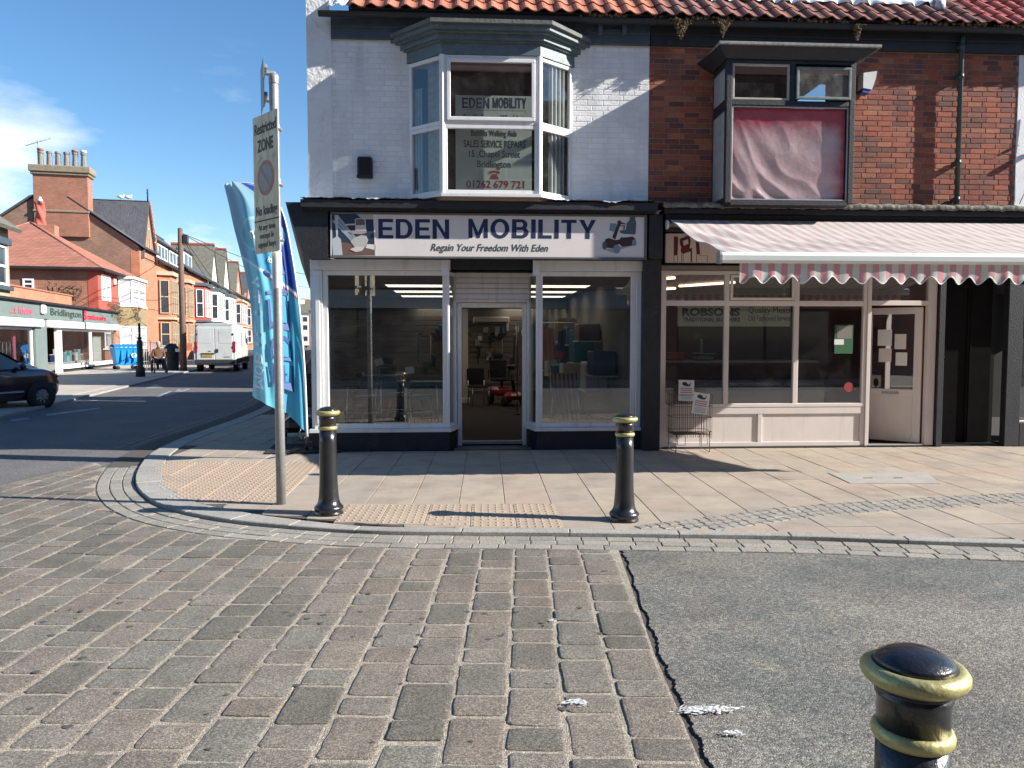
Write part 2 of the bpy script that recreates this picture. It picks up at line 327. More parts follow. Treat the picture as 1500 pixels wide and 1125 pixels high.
# window: frame bars and one pane for each light, in the XZ plane at depth y (front face y, going back)
def window(par,x0,x1,z0,z1,y,fw=.06,fd=.07,mat=None,glass=None,vs=(),hs=(),name='window',bw=None,pd=.5,fulls=None,panes=True,c=.006):
    mat=mat or M_white; glass=glass or M_glass; bw=bw or fw
    m=MB(); m.box(x0,x1,y,y+fd,z0,z0+fw,c); m.box(x0,x1,y,y+fd,z1-fw,z1,c); m.box(x0,x0+fw,y+.001,y+fd-.001,z0+fw-.002,z1-fw+.002,c); m.box(x1-fw,x1,y+.001,y+fd-.001,z0+fw-.002,z1-fw+.002,c)
    for h in hs: m.box(x0+fw-.002,x1-fw+.002,y+.002,y+fd-.002,h-bw/2,h+bw/2,c)
    for v in vs: m.box(v-bw/2,v+bw/2,y+.004,y+fd-.004,z0+fw-.002,z1-fw+.002,c)
    f=m.build(name,mat,par)
    if panes:
        X=[x0]+list(vs)+[x1]; Z=[z0]+list(hs)+[z1]
        for i in range(len(X)-1):
            for j in range(len(Z)-1):
                a=X[i]+(fw if i==0 else bw/2)-.004; b=X[i+1]-(fw if i==len(X)-2 else bw/2)+.004; c_=Z[j]+(fw if j==0 else bw/2)-.004; d=Z[j+1]-(fw if j==len(Z)-2 else bw/2)+.004
                yy=y+fd*pd; MB().quad((a,yy,c_),(b,yy,c_),(b,yy,d),(a,yy,d)).build('pane',glass,f)
    return f
def brick_wall(par,x0,x1,z0,z1,y,holes,mat,mort,limit,proud=.006,depth=.02,wallt=.2,bond='flemish',name='wall',joint=.010,jit=.0015):
    """a backing wall with openings plus bricks laid one by one on its face"""
    xs=sorted(set([x0,x1]+[h[0] for h in holes]+[h[1] for h in holes])); zs=sorted(set([z0,z1]+[h[2] for h in holes]+[h[3] for h in holes]))
    m=MB()
    for i in range(len(xs)-1):
        for j in range(len(zs)-1):
            cx,cz=(xs[i]+xs[i+1])/2,(zs[j]+zs[j+1])/2
            if not any(h[0]<cx<h[1] and h[2]<cz<h[3] for h in holes): m.box(xs[i],xs[i+1],y,y+wallt,zs[j],zs[j+1])
    w_=m.build(name,mort,par)
    bh=.065; pitch=.075; L1=.215
    base=MB().box(-.5,.5,-proud,depth*.3,-bh/2,bh/2,.0).mesh('brick')
    base=MB().box(-L1/2,L1/2,-proud,.004,-bh/2,bh/2,.004).mesh('brick'); base.materials.append(mat)
    bl=[]; r=0; z=z0+pitch/2
    while z<z1-.02:
        x=x0-(.16 if r%2 else 0)-(.0 if bond!='flemish' else .0); k=r%2
        while x<x1:
            ln=L1 if (bond!='flemish' or (k%2==0)) else .1025
            a,b=max(x,x0),min(x+ln,x1); segs=[(a,b)]
            for h in holes:
                if h[2]-.02<z<h[3]+.02:
                    ns=[]
                    for (p,q) in segs:
                        if q<=h[0] or p>=h[1]: ns.append((p,q))
                        else:
                            if p<h[0]: ns.append((p,h[0]))
                            if q>h[1]: ns.append((h[1],q))
                    segs=ns
            for p,q in segs:
                if q-p>.03: bl.append((p,q,z))
            x+=ln+joint; k+=1
        z+=pitch; r+=1
    random.shuffle(bl)
    if bl: 
        near=sorted(bl,key=lambda b:-(b[1]-b[0]))
    for n_,(p,q,z) in enumerate(near[:limit]):
        M=Matrix.Translation(((p+q)/2,y+random.uniform(-jit,jit),z))@Matrix.Diagonal(((q-p)/L1,1,1,1))
        obj('brick',base,None,w_,M)
    if len(near)>limit:
        m=MB()
        for p,q,z in near[limit:]: yy=y+random.uniform(-jit,jit); m.box(p,q,yy-proud,yy+.004,z-bh/2,z+bh/2,.004)
        o=m.build('brickwork',mat,w_); o['kind']='stuff'
    return w_
# ================================================================ GROUND
def inset(o,d):
    n=len(o); r=[]
    for i in range(n):
        a=Vector(o[i-1]);b=Vector(o[i]);c=Vector(o[(i+1)%n]); e1=(b-a);e2=(c-b)
        if e1.length<1e-6 or e2.length<1e-6: r.append(tuple(b)); continue
        e1.normalize();e2.normalize(); n1_=Vector((-e1.y,e1.x));n2_=Vector((-e2.y,e2.x)); m=n1_+n2_
        if m.length<.2: m=n1_
        m.normalize(); k=d/max(.5,m.dot(n1_)); r.append((b.x+m.x*k,b.y+m.y*k))
    return r
def ccw(o):
    ar=sum(o[i][0]*o[(i+1)%len(o)][1]-o[(i+1)%len(o)][0]*o[i][1] for i in range(len(o)))
    return o if ar>0 else o[::-1]
def stone(mb,o,z0,z1,ch=.005,dome=0,tilt=(0,0)):
    o=ccw(o); n=len(o); cx=sum(p[0] for p in o)/n; cy=sum(p[1] for p in o)/n
    z=lambda p,zz: zz+tilt[0]*(p[0]-cx)+tilt[1]*(p[1]-cy)
    rings=[(o,z0),(o,z1-ch)]
    rings.append((inset(o,ch*1.1),z1-dome))
    if dome:
        r2=rings[-1][0]; rings.append(([(cx+(p[0]-cx)*(1-.020/max(.03,math.hypot(p[0]-cx,p[1]-cy))),cy+(p[1]-cy)*(1-.020/max(.03,math.hypot(p[0]-cx,p[1]-cy)))) for p in r2],z1))
    vs=[];fs=[]
    for k,(r,zz) in enumerate(rings): vs+=[(p[0],p[1],z(p,zz) if k else zz) for p in r]
    for k in range(len(rings)-1):
        for i in range(n): fs.append([k*n+i,k*n+(i+1)%n,(k+1)*n+(i+1)%n,(k+1)*n+i])
    fs.append([(len(rings)-1)*n+i for i in range(n)])
    mb.add(vs,fs,False); return mb
def inside(P,p):
    x,y=p; c=False; n=len(P)
    for i in range(n):
        x1,y1=P[i];x2,y2=P[i-1]
        if (y1>y)!=(y2>y) and x<(x2-x1)*(y-y1)/(y2-y1)+x1: c=not c
    return c
def snap(P,p):
    best=None
    for i in range(len(P)):
        a=Vector(P[i-1]);b=Vector(P[i]);d=b-a
        t=0 if d.length<1e-9 else max(0,min(1,(Vector(p)-a).dot(d)/d.length_squared)); q=a+d*t; e=(q-Vector(p)).length
        if best is None or e<best[0]: best=(e,(q.x,q.y))
    return best[1]
def chaikin(p):
    r=[p[0]]
    for i in range(len(p)-1):
        a,b=p[i],p[i+1]; r+=[(a[0]*.75+b[0]*.25,a[1]*.75+b[1]*.25),(a[0]*.25+b[0]*.75,a[1]*.25+b[1]*.75)]
    return r+[p[-1]]
def offs(p,d):
    r=[]
    for i in range(len(p)):
        a=Vector(p[max(i-1,0)]);b=Vector(p[min(i+1,len(p)-1)]);t=(b-a).normalized(); r.append((p[i][0]-t.y*d,p[i][1]+t.x*d))
    return r
class Path:
    def __init__(s,p):
        s.p=[Vector(q) for q in p]; s.l=[0]
        for i in range(1,len(p)): s.l.append(s.l[-1]+(s.p[i]-s.p[i-1]).length)
        s.L=s.l[-1]
    def at(s,t):
        t=max(0,min(s.L,t)); i=1
        while i<len(s.l)-1 and s.l[i]<t: i+=1
        k=(t-s.l[i-1])/max(1e-9,s.l[i]-s.l[i-1]); return s.p[i-1].lerp(s.p[i],k)
    def nrm(s,t):
        d=(s.at(t+.03)-s.at(t-.03)).normalized(); return Vector((-d.y,d.x))
    def strip(s,t0,t1,a,b,n=4):
        A=[];B=[]
        for i in range(n+1):
            t=t0+(t1-t0)*i/n; p=s.at(t); m=s.nrm(t); A.append(tuple(p+m*a)); B.append(tuple(p+m*b))
        return A+B[::-1]
ZR=-.030
def kwd(x): return .28 if x<-2.3 else (.13 if x>-.9 else .28-.15*(x+2.3)/1.4)
U2=Vector((math.cos(R(100.4)),math.sin(R(100.4))))           # direction of the side street
kp=[(406.6,589),(355,612.5),(300,632),(260,646),(220,666),(205,684),(198,700),(199,714),(208,726),(227,740),(267,754),(337,766.5),(407,773.5),(508,781),(600,784),(800,785),(947,787),(1000,788),(1167,790),(1333,797),(1500,802),(1850,812)]
kg=[gr(x,y,ZR) for x,y in kp]
k0=Vector(kg[0]); kg=[tuple(k0+U2*d) for d in(150,40,12,4)]+kg
kg.append((kg[-1][0]+(kg[-1][0]-kg[-2][0])*3,kg[-1][1]+(kg[-1][1]-kg[-2][1])*3))
kg=chaikin(chaikin(kg)); KP=Path(kg)
M_tarmac=speckled('old_tarmac',(.40,.40,.40),(.15,.142,.142),vs=130,big=.8,bigv=.25,bump=.5)
M_tarmac2=speckled('worn_tarmac',(.42,.42,.42),(.205,.19,.165),vs=105,big=1.1,bigv=.3,bump=.8,dist=.006,stain=[((.12,.13,.12),.9,.46,.7),((.30,.27,.21),1.7,.55,.5)])
M_sett=speckled('granite_sett',rnd=.17,dark=(.42,.42,.42),light=None,vs=190,big=3.2,bigv=.22,bump=.45,rough=.72,ramp=[(.22,.197,.16),(.175,.158,.13),(.24,.218,.18),(.22,.180,.145),(.195,.185,.155),(.235,.20,.163),(.165,.15,.125)],stain=((.035,.033,.03),7.5,.68,.75))
M_joint=speckled('sandy_joint_mortar',(.6,.58,.55),(.36,.32,.26),vs=160,big=4,bigv=.3,bump=.8,stain=((.06,.055,.045),3.5,.60,.8))
M_slab=pm('paving_slab',None,rough=.85,var=.13,scale=3.5,bump=.35,bscale=170,ramp=[(.34,.275,.215),(.32,.27,.22),(.37,.305,.235),(.30,.26,.215),(.35,.27,.21),(.335,.29,.24)],dirt=[((.20,.16,.13),1.6,.5,.45),((.5,.46,.4),30,.72,.5)])
M_tact=pm('tactile_slab',None,rough=.85,var=.12,scale=4,bump=.3,bscale=150,ramp=[(.35,.275,.21),(.38,.30,.225),(.33,.25,.19)],dirt=((.18,.14,.11),4,.55,.4))
M_tact2=pm('red_tactile_slab',None,rough=.85,var=.12,scale=4,bump=.3,bscale=150,ramp=[(.36,.275,.205),(.38,.285,.215),(.34,.26,.195)],dirt=((.2,.15,.11),4,.55,.4))
M_kerb=speckled('granite_kerb',(.7,.7,.7),(.29,.285,.28),vs=200,big=2.5,bigv=.15,bump=.3,ramp=[(.31,.298,.272),(.35,.338,.31),(.33,.31,.28)])
M_blk=speckled('grey_paving_block',(.62,.62,.62),(.25,.24,.22),vs=210,big=3,bigv=.15,bump=.4,ramp=[(.31,.285,.245),(.265,.245,.215),(.34,.31,.265),(.285,.265,.235)])
M_base=pm('paving_joint_sand',(.07,.06,.05),rough=1,var=.3,scale=20)
M_mark=pm('worn_white_road_paint',(.34,.34,.34),rough=.7,var=.3,scale=12,dirt=((.15,.15,.15),9,.45,.85))
M_yel=pm('worn_yellow_road_paint',(.22,.19,.12),rough=.8,var=.3,scale=10,dirt=((.08,.08,.08),9,.48,.8))
def sheet(name,pts,z,mat,parent=None,kind='structure'):
    o=MB().add([(x,y,z) for x,y in ccw(list(pts))],[list(range(len(pts)))]).build(name,mat,parent)
    if kind: o['kind']=kind
    return o
M_ground=pm('earth_and_tarmac',(.09,.09,.09),rough=.95,var=.3,scale=.3)
sheet('ground',[(-900,-900),(900,-900),(900,1500),(-900,1500)],-.14,M_ground)
road=sheet('road',[(-60,-12),(20,-12),(20,9.8),(6,9.8),(6,200),(-120,260),(-120,-12)],-.048,M_tarmac)
# --- channel of grey blocks, three courses outside the kerb foot
tA=0
while KP.at(tA).y>24: tA+=.2
chan=MB(); cw=.125
pts=[];
for i in range(121):
    t=tA+(KP.L-tA)*i/120; pts.append(tuple(KP.at(t)-KP.nrm(t)*.0)); 
ptsB=[tuple(KP.at(tA+(KP.L-tA)*i/120)-KP.nrm(tA+(KP.L-tA)*i/120)*.40) for i in range(121)]
channel=sheet('channel',pts+ptsB[::-1],ZR-.006,M_base)
t_s=tA
while KP.at(t_s).y>10.2: t_s+=.05
cnt=0
for c in range(3):
    t=t_s+[0,.1,.05][c]; far=c*.128+.012
    while t<KP.L-.3:
        curv=KP.at(t).x<-1.6
        ln=.21 if not curv else .30
        x,y=proj(*KP.at(t),0)
        if x<1650:
            o=KP.strip(t+.004,t+ln-.004,-far-.118,-far,2 if not curv else 3)
            o=[(p[0]+random.uniform(-.002,.002),p[1]+random.uniform(-.002,.002)) for p in o]
            m=MB(); stone(m,o,ZR-.03,ZR+random.uniform(-.002,.003),.004); m.build('block',M_blk,channel); cnt+=1
        t+=ln
CH_OUT=[tuple(KP.at(t_s+(KP.L-t_s)*i/140)-KP.nrm(t_s+(KP.L-t_s)*i/140)*.40) for i in range(141)]
# --- setts
er=[gr(905,802,ZR),gr(960,960,ZR),gr(1030,1125,ZR)]; d=(Vector(er[2])-Vector(er[1])).normalized(); er.append(tuple(Vector(er[2])+d*1.6))
chs=[p for p in CH_OUT if p[0]<er[0][0]-.02]
lb=[gr(140,677,ZR),gr(0,711,ZR)]; lb.append(tuple(Vector(lb[1])+(Vector(lb[1])-Vector(lb[0])).normalized()*4))
chs=[p for p in chs if not (p[1]>lb[0][1]-.05)]
SP=[er[3],er[2],er[1],er[0]]+chs[::-1]+lb+[(lb[2][0]-.5,er[3][1])]
setts=sheet('sett_paving',SP,ZR-.0045,M_joint)
ta=R(4.4); ax=Vector((math.sin(ta),math.cos(ta))); rx=Vector((ax.y,-ax.x)); org=Vector(er[1])
def columns(P,org,ax,rx,width,i0,i1,lens,a0,a1,fn,start=None,step=.02,wvar=None):
    for i in range(i0,i1):
        c=org+rx*(i+.5)*width; runs=[];cur=None; a=a0
        while a<a1:
            ins=inside(P,tuple(c+ax*a))
            if ins and cur is None: cur=a
            if not ins and cur is not None: runs.append((cur,a)); cur=None
            a+=step
        if cur is not None: runs.append((cur,a1))
        k=i%2; s_=(start(i) if start else 0)+a0
        bounds=[]; kk=0
        while s_<a1:
            L_=lens(i,kk); bounds.append((s_,s_+L_,kk)); s_+=L_; kk+=1
        for (p,q) in runs:
            for (b0,b1,kk) in bounds:
                u0=max(b0,p);u1=min(b1,q)
                if u1-u0>.055: fn(i,c,u0,u1,width)
sl_=[]
def mk(i,c,u0,u1,wd):
    g=random.uniform(.006,.011); hw=wd/2; L_=u1-u0; rr=.022
    base=[]
    for (sx,sy,a0_) in((1,-1,-90),(1,1,0),(-1,1,90),(-1,-1,180)):
        cx_=sx*(hw-g-rr); cy_=sy*(L_/2-g-.003-rr)
        for k in range(3): a=R(a0_+45*k); base.append((cx_+rr*math.cos(a),cy_+rr*math.sin(a)))
    # extra points along the edges so the arris wanders
    o=[]
    for j in range(len(base)):
        p=base[j];q=base[(j+1)%len(base)]; o.append(p); dd=math.hypot(q[0]-p[0],q[1]-p[1])
        if dd>.08:
            nn=max(1,int(dd/.07))
            for z_ in range(1,nn+1): o.append((p[0]+(q[0]-p[0])*z_/(nn+1),p[1]+(q[1]-p[1])*z_/(nn+1)))
    o=[(x+random.gauss(0,.0022),y+random.gauss(0,.0022)) for x,y in o]
    rot=random.gauss(0,.010); ox,oy=random.gauss(0,.003),random.gauss(0,.003); m=c+ax*((u0+u1)/2)
    W=[]
    for x,y in o:
        x,y=x*math.cos(rot)-y*math.sin(rot)+ox,x*math.sin(rot)+y*math.cos(rot)+oy
        p=(m.x+rx.x*x+ax.x*y,m.y+rx.y*x+ax.y*y)
        if not inside(SP,p): p=snap(SP,p)
        W.append(p)
    zz=ZR+.001+abs(random.gauss(0,.002))
    sl_.append((W,zz,(random.gauss(0,.006),random.gauss(0,.006)),(m.x,m.y)))
columns(SP,org,ax,rx,.2505,-34,0,lambda i,k:(.36 if k%2 else .195)+random.Random(i*99+k).uniform(-.018,.018),-4,9,mk,start=lambda i:(.28 if i%2 else 0)+random.Random(i).uniform(-.05,.05))
def score(s):
    x,y=proj(s[3][0],s[3][1],ZR); d=math.hypot(*s[3]); return -1 if not(-40<x<1540 and y<1190) else 1/d
sl_.sort(key=score,reverse=True); rest=MB()
for n_,s in enumerate(sl_):
    if n_<298 and score(s)>0: m=MB(); stone(m,s[0],ZR-.03,s[1],.0045,.0018,s[2]); m.build('sett',M_sett,setts)
    else: stone(rest,s[0],ZR-.03,s[1],.0065,.0025,s[2])
o=rest.build('far_setts',M_sett,setts); o['kind']='stuff'
print('setts',len(sl_),'blocks',cnt)
# --- tarmac on the right
def rag(a,b,n,amp):
    n=int(n*1.6); ph=random.random()*9
    return [(a[0]+(b[0]-a[0])*i/n+amp*(.9*math.sin(i*.37+ph)+.5*math.sin(i*.11))+random.gauss(0,amp*.45),a[1]+(b[1]-a[1])*i/n) for i in range(n+1)]
    return [(a[0]+(b[0]-a[0])*i/n+random.gauss(0,amp),a[1]+(b[1]-a[1])*i/n+random.gauss(0,amp)) for i in range(n+1)]
E1=[(x+.035,y) for x,y in er]
edge=rag(E1[3],E1[2],40,.007)+rag(E1[2],E1[1],60,.008)+rag(E1[1],E1[0],60,.009)
ch2=[p for p in CH_OUT if p[0]>edge[-1][0]+.03]
TP=edge+[(p[0],p[1]-.008) for p in ch2]+[(ch2[-1][0],er[3][1])]
mt=MB(); mt.prism([tuple(p) for p in TP],-.075,ZR-.004); tm=mt.build('tarmac_carriageway',M_tarmac2); tm['kind']='structure'
sheet('broken_joint',[E1[3],(E1[3][0]-.2,E1[3][1]),(E1[0][0]-.2,E1[0][1]),(E1[0][0]+.1,E1[0][1]),(E1[1][0]+.1,E1[1][1]),(E1[3][0]+.1,E1[3][1])],-.044,M_base)
# --- pavement
YF=11.1
side=[(-2.19+U2.x*d,YF-.02+U2.y*d) for d in(0,6,14,60)]
inner=[]
for i in range(200):
    t=.0+(KP.L)*i/199; wd=.28 if KP.at(t).x<-1.2 else .13
    inner.append(tuple(KP.at(t)+KP.nrm(t)*wd))
inner=[p for p in inner if p[1]<70]
PP=inner+[(inner[-1][0],YF-.02)]+side
pav=sheet('pavement',PP,-.010,M_base)
# kerbstones
t=tA+6; 
kb=MB(); kb_rest=kb
t=0
o=KP.strip(0,tA+6,0,.26,30); kf=MB(); stone(kf,o,-.1,0,.006)
kerb=kf.build('kerb',M_kerb); kerb['kind']='structure'
t=tA+6
while t<KP.L-.5:
    ln=.9 if KP.at(t).x>-1.2 else .62
    o1=[tuple(KP.at(t+.003+(ln-.006)*q/6)) for q in range(7)]; o2=[tuple(KP.at(t+.003+(ln-.006)*q/6)+KP.nrm(t+.003+(ln-.006)*q/6)*kwd(KP.at(t+ln*q/6).x)) for q in range(7)]
    o=o1+o2[::-1]
    m=MB(); stone(m,o,-.1,.003+random.uniform(-.002,.002),.007); m.build('kerbstone',M_kerb,kerb); t+=ln
T1=[gr(*q) for q in[(508,738),(838,738),(838,776),(488,765)]]
T2=[gr(*q) for q in[(222,686),(240,677),(474,677),(411,735),(242,735),(224,706)]]
mh=[gr(*q) for q in[(1213,693),(1357,692),(1377,708),(1245,708)]]
tb=R(1.6); ax2=Vector((math.sin(tb),math.cos(tb))); rx2=Vector((ax2.y,-ax2.x)); o2=Vector(gr(605,735))
n_slab=0
def quadpts(c,u0,u1,wd,axv,rxv,g):
    a,b=u0+g,u1-g; h=wd/2-g; n=4; o=[]
    for i in range(n): o.append((-h+2*h*i/n,a))
    for i in range(n): o.append((h,a+(b-a)*i/n))
    for i in range(n): o.append((h-2*h*i/n,b))
    for i in range(n): o.append((-h,b-(b-a)*i/n))
    return [tuple(c+rxv*x+axv*y) for x,y in o]
INP=Path(inner)
slab_rest=MB(); slist=[]
def slab(i,c,u0,u1,wd):
    m=c+ax2*((u0+u1)/2)
    W=[p if inside(PP,p) else snap(PP,p) for p in quadpts(c,u0,u1,wd,ax2,rx2,.0028)]
    slist.append((W,m))
columns(PP,o2,ax2,rx2,.452,-16,24,lambda i,k:.62 if (i+k)%5 else .45,-2.5,9,slab,start=lambda i:random.Random(i+5).uniform(0,.55),step=.03)
for W,m in slist:
    x,y=proj(m.x,m.y,0)
    if inside(T1,tuple(m)) or inside(T2,tuple(m)): 
        pass
    zt=-.004+random.gauss(0,.0011)
    if -150<x<1700 and m.y<15: mm=MB(); stone(mm,W,-.035,zt,.003,tilt=(random.gauss(0,.002),random.gauss(0,.002))); mm.build('slab',M_slab,pav); n_slab+=1
    else: stone(slab_rest,W,-.035,zt,.003)
if slab_rest.v: q=slab_rest.build('far_slabs',M_slab,pav); q['kind']='stuff'
def tactile(P,axv,rxv,org,sz,mat,z):
    def fn(i,c,u0,u1,wd):
        W=quadpts(c,u0,u1,wd,axv,rxv,.003); W=[p if inside(P,p) else snap(P,p) for p in W]
        m=MB(); stone(m,W,-.03,z,.003)
        nn=6
        for a in range(nn):
            for b in range(4):
                q=c+rxv*((a+.5)/nn-.5)*wd+axv*(u0+(b+.5)/4*sz)
                if u0+(b+.5)/4*sz>u1-.02 or not inside(P,tuple(q+rxv*.02)) or not inside(P,tuple(q-rxv*.02)): continue
                m.lathe([(.014,z-.001),(.0115,z+.005),(.005,z+.0068),(0,z+.007)],(q.x,q.y,0),7)
        m.build('tactile_slab',mat,pav)
    columns(P,org,axv,rxv,sz,-12,12,lambda i,k:sz,-12*sz,12*sz,fn)
tactile(T1,ax2,rx2,Vector(T1[3]),.4,M_tact,.001)
dd=Vector(gr(463,684))-Vector(gr(411,735)); ax3=dd.normalized(); rx3=Vector((ax3.y,-ax3.x))
tactile(T2,ax3,rx3,Vector(T2[3]),.4,M_tact2,.001)
# curving band of small grey blocks let into the slabs
bu=[(905,781),(960,771),(1000,763),(1080,752),(1167,740),(1333,730),(1500,723),(1700,716)]; bl_=[(930,784),(965,783),(1010,779),(1083,772),(1167,758),(1300,747),(1500,733),(1700,725)]
mid=Path(chaikin([tuple((Vector(gr(*a))+Vector(gr(*b)))/2) for a,b in zip(bu,bl_)])); nb=0
for c in range(4):
    t=.02+.03*c
    while t<mid.L-.2:
        L_=.105; o=mid.strip(t+.004,t+L_-.003,-.21+c*.105+.003,-.21+(c+1)*.105-.003,1)
        o=[(p[0]+random.gauss(0,.003),p[1]+random.gauss(0,.003)) for p in o]
        if all(inside(PP,p) for p in o) and proj(o[0][0],o[0][1],0)[0]<1560:
            m=MB(); stone(m,o,-.02,.002+random.gauss(0,.0012),.005); m.build('block',M_blk,pav); nb+=1
        t+=L_
print('slabs',n_slab,'band blocks',nb)
M_cover=pm('concrete_filled_cover',(.33,.31,.28),rough=.8,var=.15,scale=6,bump=.3,bscale=120)
mm=MB(); stone(mm,mh,-.02,.004,.003); cv=mm.build('access_cover',M_cover); tag(cv,'pale rectangular access cover set in the slabs before the open butcher door','cover')
mm=MB(); mm.add([(x,y,.0055) for x,y in inset(ccw(mh),.03)],[[0,1,2,3]]); 
for q in(.3,.62):
    a=Vector(mh[3]).lerp(Vector(mh[2]),q)*.55+Vector(mh[0]).lerp(Vector(mh[1]),q)*.45; mm2=MB().box(a.x-.05,a.x+.05,a.y-.012,a.y+.012,.004,.0075); mm2.build('lifting_slot',M_base,cv)

# trodden chewing gum on the setts
gm_=MB(); rr=random.Random(12)
for i in range(70):
    px=rr.uniform(0,900); py=rr.choice([rr.gauss(915,16),rr.uniform(830,1100)]); X,Y=gr(px,py,ZR+.003); r=rr.uniform(.008,.022)
    gm_.prism([(X+r*(1+.25*math.sin(k*2.1+i))*math.cos(k*.628),Y+r*.8*math.sin(k*.628)*(1+.2*math.sin(k*1.7+i))) for k in range(10)],ZR+.0005,ZR+.0045)
o=gm_.build('chewing_gum',pm('trodden_gum',(.07,.068,.062),rough=.8,var=.3,scale=30),setts); o['kind']='stuff'
# ================================================================ CORNER SHOP (white upper floor)
Y0=YF
A=lambda x,y,Y=Y0: at(x,y,Y)
ED=thing('shop_building','two storey corner shop with white painted brick upper floor and angled bay window','building',(.2,Y0,0))
M_tile=pm('orange_pantile',None,rough=.8,var=.22,scale=16,bump=.5,bscale=60,ramp=[(.40,.135,.075),(.46,.165,.095),(.34,.115,.07),(.43,.17,.11)],dirt=[((.12,.08,.06),9,.6,.6),((.10,.06,.05),2.2,.56,.5)])
M_tileb=pm('brown_pantile',None,rough=.85,var=.25,scale=16,bump=.5,bscale=60,ramp=[(.24,.095,.07),(.30,.12,.085),(.20,.085,.07),(.27,.12,.09)],dirt=[((.10,.085,.07),7,.52,.7)])
M_tiler=pm('red_pantile',None,rough=.8,var=.2,scale=16,bump=.4,bscale=60,ramp=[(.42,.10,.075),(.36,.085,.065),(.45,.13,.095)],dirt=[((.12,.07,.06),7,.6,.6)])
M_inwall=flat('pale_shop_wall',(.26,.24,.22),rough=.9)
M_incl=flat('pale_ceiling',(.36,.34,.31),rough=.9)
M_carpet=pm('dark_brown_carpet',(.045,.03,.026),rough=1,var=.3,scale=30)
M_panel=pm('lit_ceiling_panel',(1,.9,.76),rough=.5,emit=1.0)
# upper wall
hole=(-.76,1.53,3.60,5.46)
uw=brick_wall(ED,-1.84,2.64,3.42,5.76,Y0,[hole],M_paint,pm('painted_mortar',(.72,.72,.72),rough=.8,var=.1,bump=.5,bscale=60),298,proud=.003,bond='stretcher',wallt=.24)
# rendered corner strip and side wall, running back along the side street
def sidewall(mb,a,b,z0,z1,th=.3,off=0):
    p=Vector((-2.17+off,Y0-.03)); q=[p+U2*a,p+U2*b,p+U2*b+Vector((th,0)),p+U2*a+Vector((th,0))]
    mb.prism([tuple(v) for v in q],z0,z1)
m=MB(); m.prism([(-2.17,Y0-.03),(-1.835,Y0-.03),(-1.835,Y0+.3),(-2.17,Y0+.3)],3.42,6.12)
m.build('corner_pier',M_render,ED)
m=MB(); sidewall(m,.33,9.0,3.42,6.0); m.build('side_wall',M_render,ED)
m=MB(); sidewall(m,.1,9.0,0,3.42,.25); m.build('side_wall',M_render,ED)
# gable parapet with coping following the roof
prof=[(0.0,6.12),(0,6.3),(.45,6.62),(4.7,10.0),(9.0,6.5),(9.0,6.0)]
m=MB(); n=len(prof)
L_=[Vector((-2.17,Y0-.03))+U2*a for a,z in prof]; vs=[(p.x,p.y,prof[i][1]) for i,p in enumerate(L_)]+[(p.x+.32,p.y,prof[i][1]) for i,p in enumerate(L_)]
m.add(vs,[list(range(n)),list(range(n,2*n))[::-1]]+[[i,n+i,n+(i+1)%n,(i+1)%n] for i in range(n)]); m.build('gable_wall',M_render,ED)
m=MB(); m.grid(lambda u,v:(-1.86+.34*u+.02*math.sin(9*v),10.86+.75*v,6.06+.03+.62*v+.05*math.sin(u*3.1)*(1+.4*math.sin(v*11))+.02*math.sin(u*17+v*9)),8,10); m.build('verge_mortar',pm('white_verge_mortar',(.68,.68,.65),rough=.9,var=.15,scale=9,bump=1,bscale=20,bdist=.03),ED)
# body: party wall, back wall, upper floor
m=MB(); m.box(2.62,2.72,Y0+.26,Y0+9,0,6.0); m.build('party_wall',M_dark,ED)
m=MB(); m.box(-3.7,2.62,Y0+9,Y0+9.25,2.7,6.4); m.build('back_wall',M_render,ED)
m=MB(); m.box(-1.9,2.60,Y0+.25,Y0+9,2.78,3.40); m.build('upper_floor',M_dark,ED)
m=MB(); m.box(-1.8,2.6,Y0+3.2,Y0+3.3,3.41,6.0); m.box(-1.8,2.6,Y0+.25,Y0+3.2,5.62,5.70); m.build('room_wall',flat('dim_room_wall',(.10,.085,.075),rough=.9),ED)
# eaves board
m=MB(); m.box(-1.83,2.635,Y0-.055,Y0+.05,5.76,6.03,.004); m.box(-1.83,2.635,Y0-.075,Y0-.057,5.90,6.03,.004)
for x in(1.88,2.22): m.box(x,x+.06,Y0-.16,Y0-.078,5.86,6.02,.004)
m.box(1.95,2.2,Y0-.10,Y0-.08,5.93,5.95); m.build('eaves_board',M_slateblue,ED)
def gutter(x0,x1,mat,par,Y=10.90,z=6.045,r=.062):
    m=MB(); n=10
    pts=[(Y+r*math.cos(math.pi+math.pi*i/n),z+r*math.sin(math.pi+math.pi*i/n)) for i in range(n+1)]; pin=[(Y+(r-.006)*math.cos(math.pi+math.pi*i/n),z+(r-.006)*math.sin(math.pi+math.pi*i/n)) for i in range(n+1)]
    for k in range(n): 
        a,b,c,d=pts[k],pts[k+1],pin[k+1],pin[k]
        m.add([(x0,*a),(x0,*b),(x0,*c),(x0,*d),(x1,*a),(x1,*b),(x1,*c),(x1,*d)],[(0,1,2,3),(7,6,5,4),(0,4,5,1),(2,6,7,3),(1,5,6,2),(0,3,7,4)])
    return m.build('gutter',mat,par)
gutter(-1.97,2.66,M_blackm,ED)
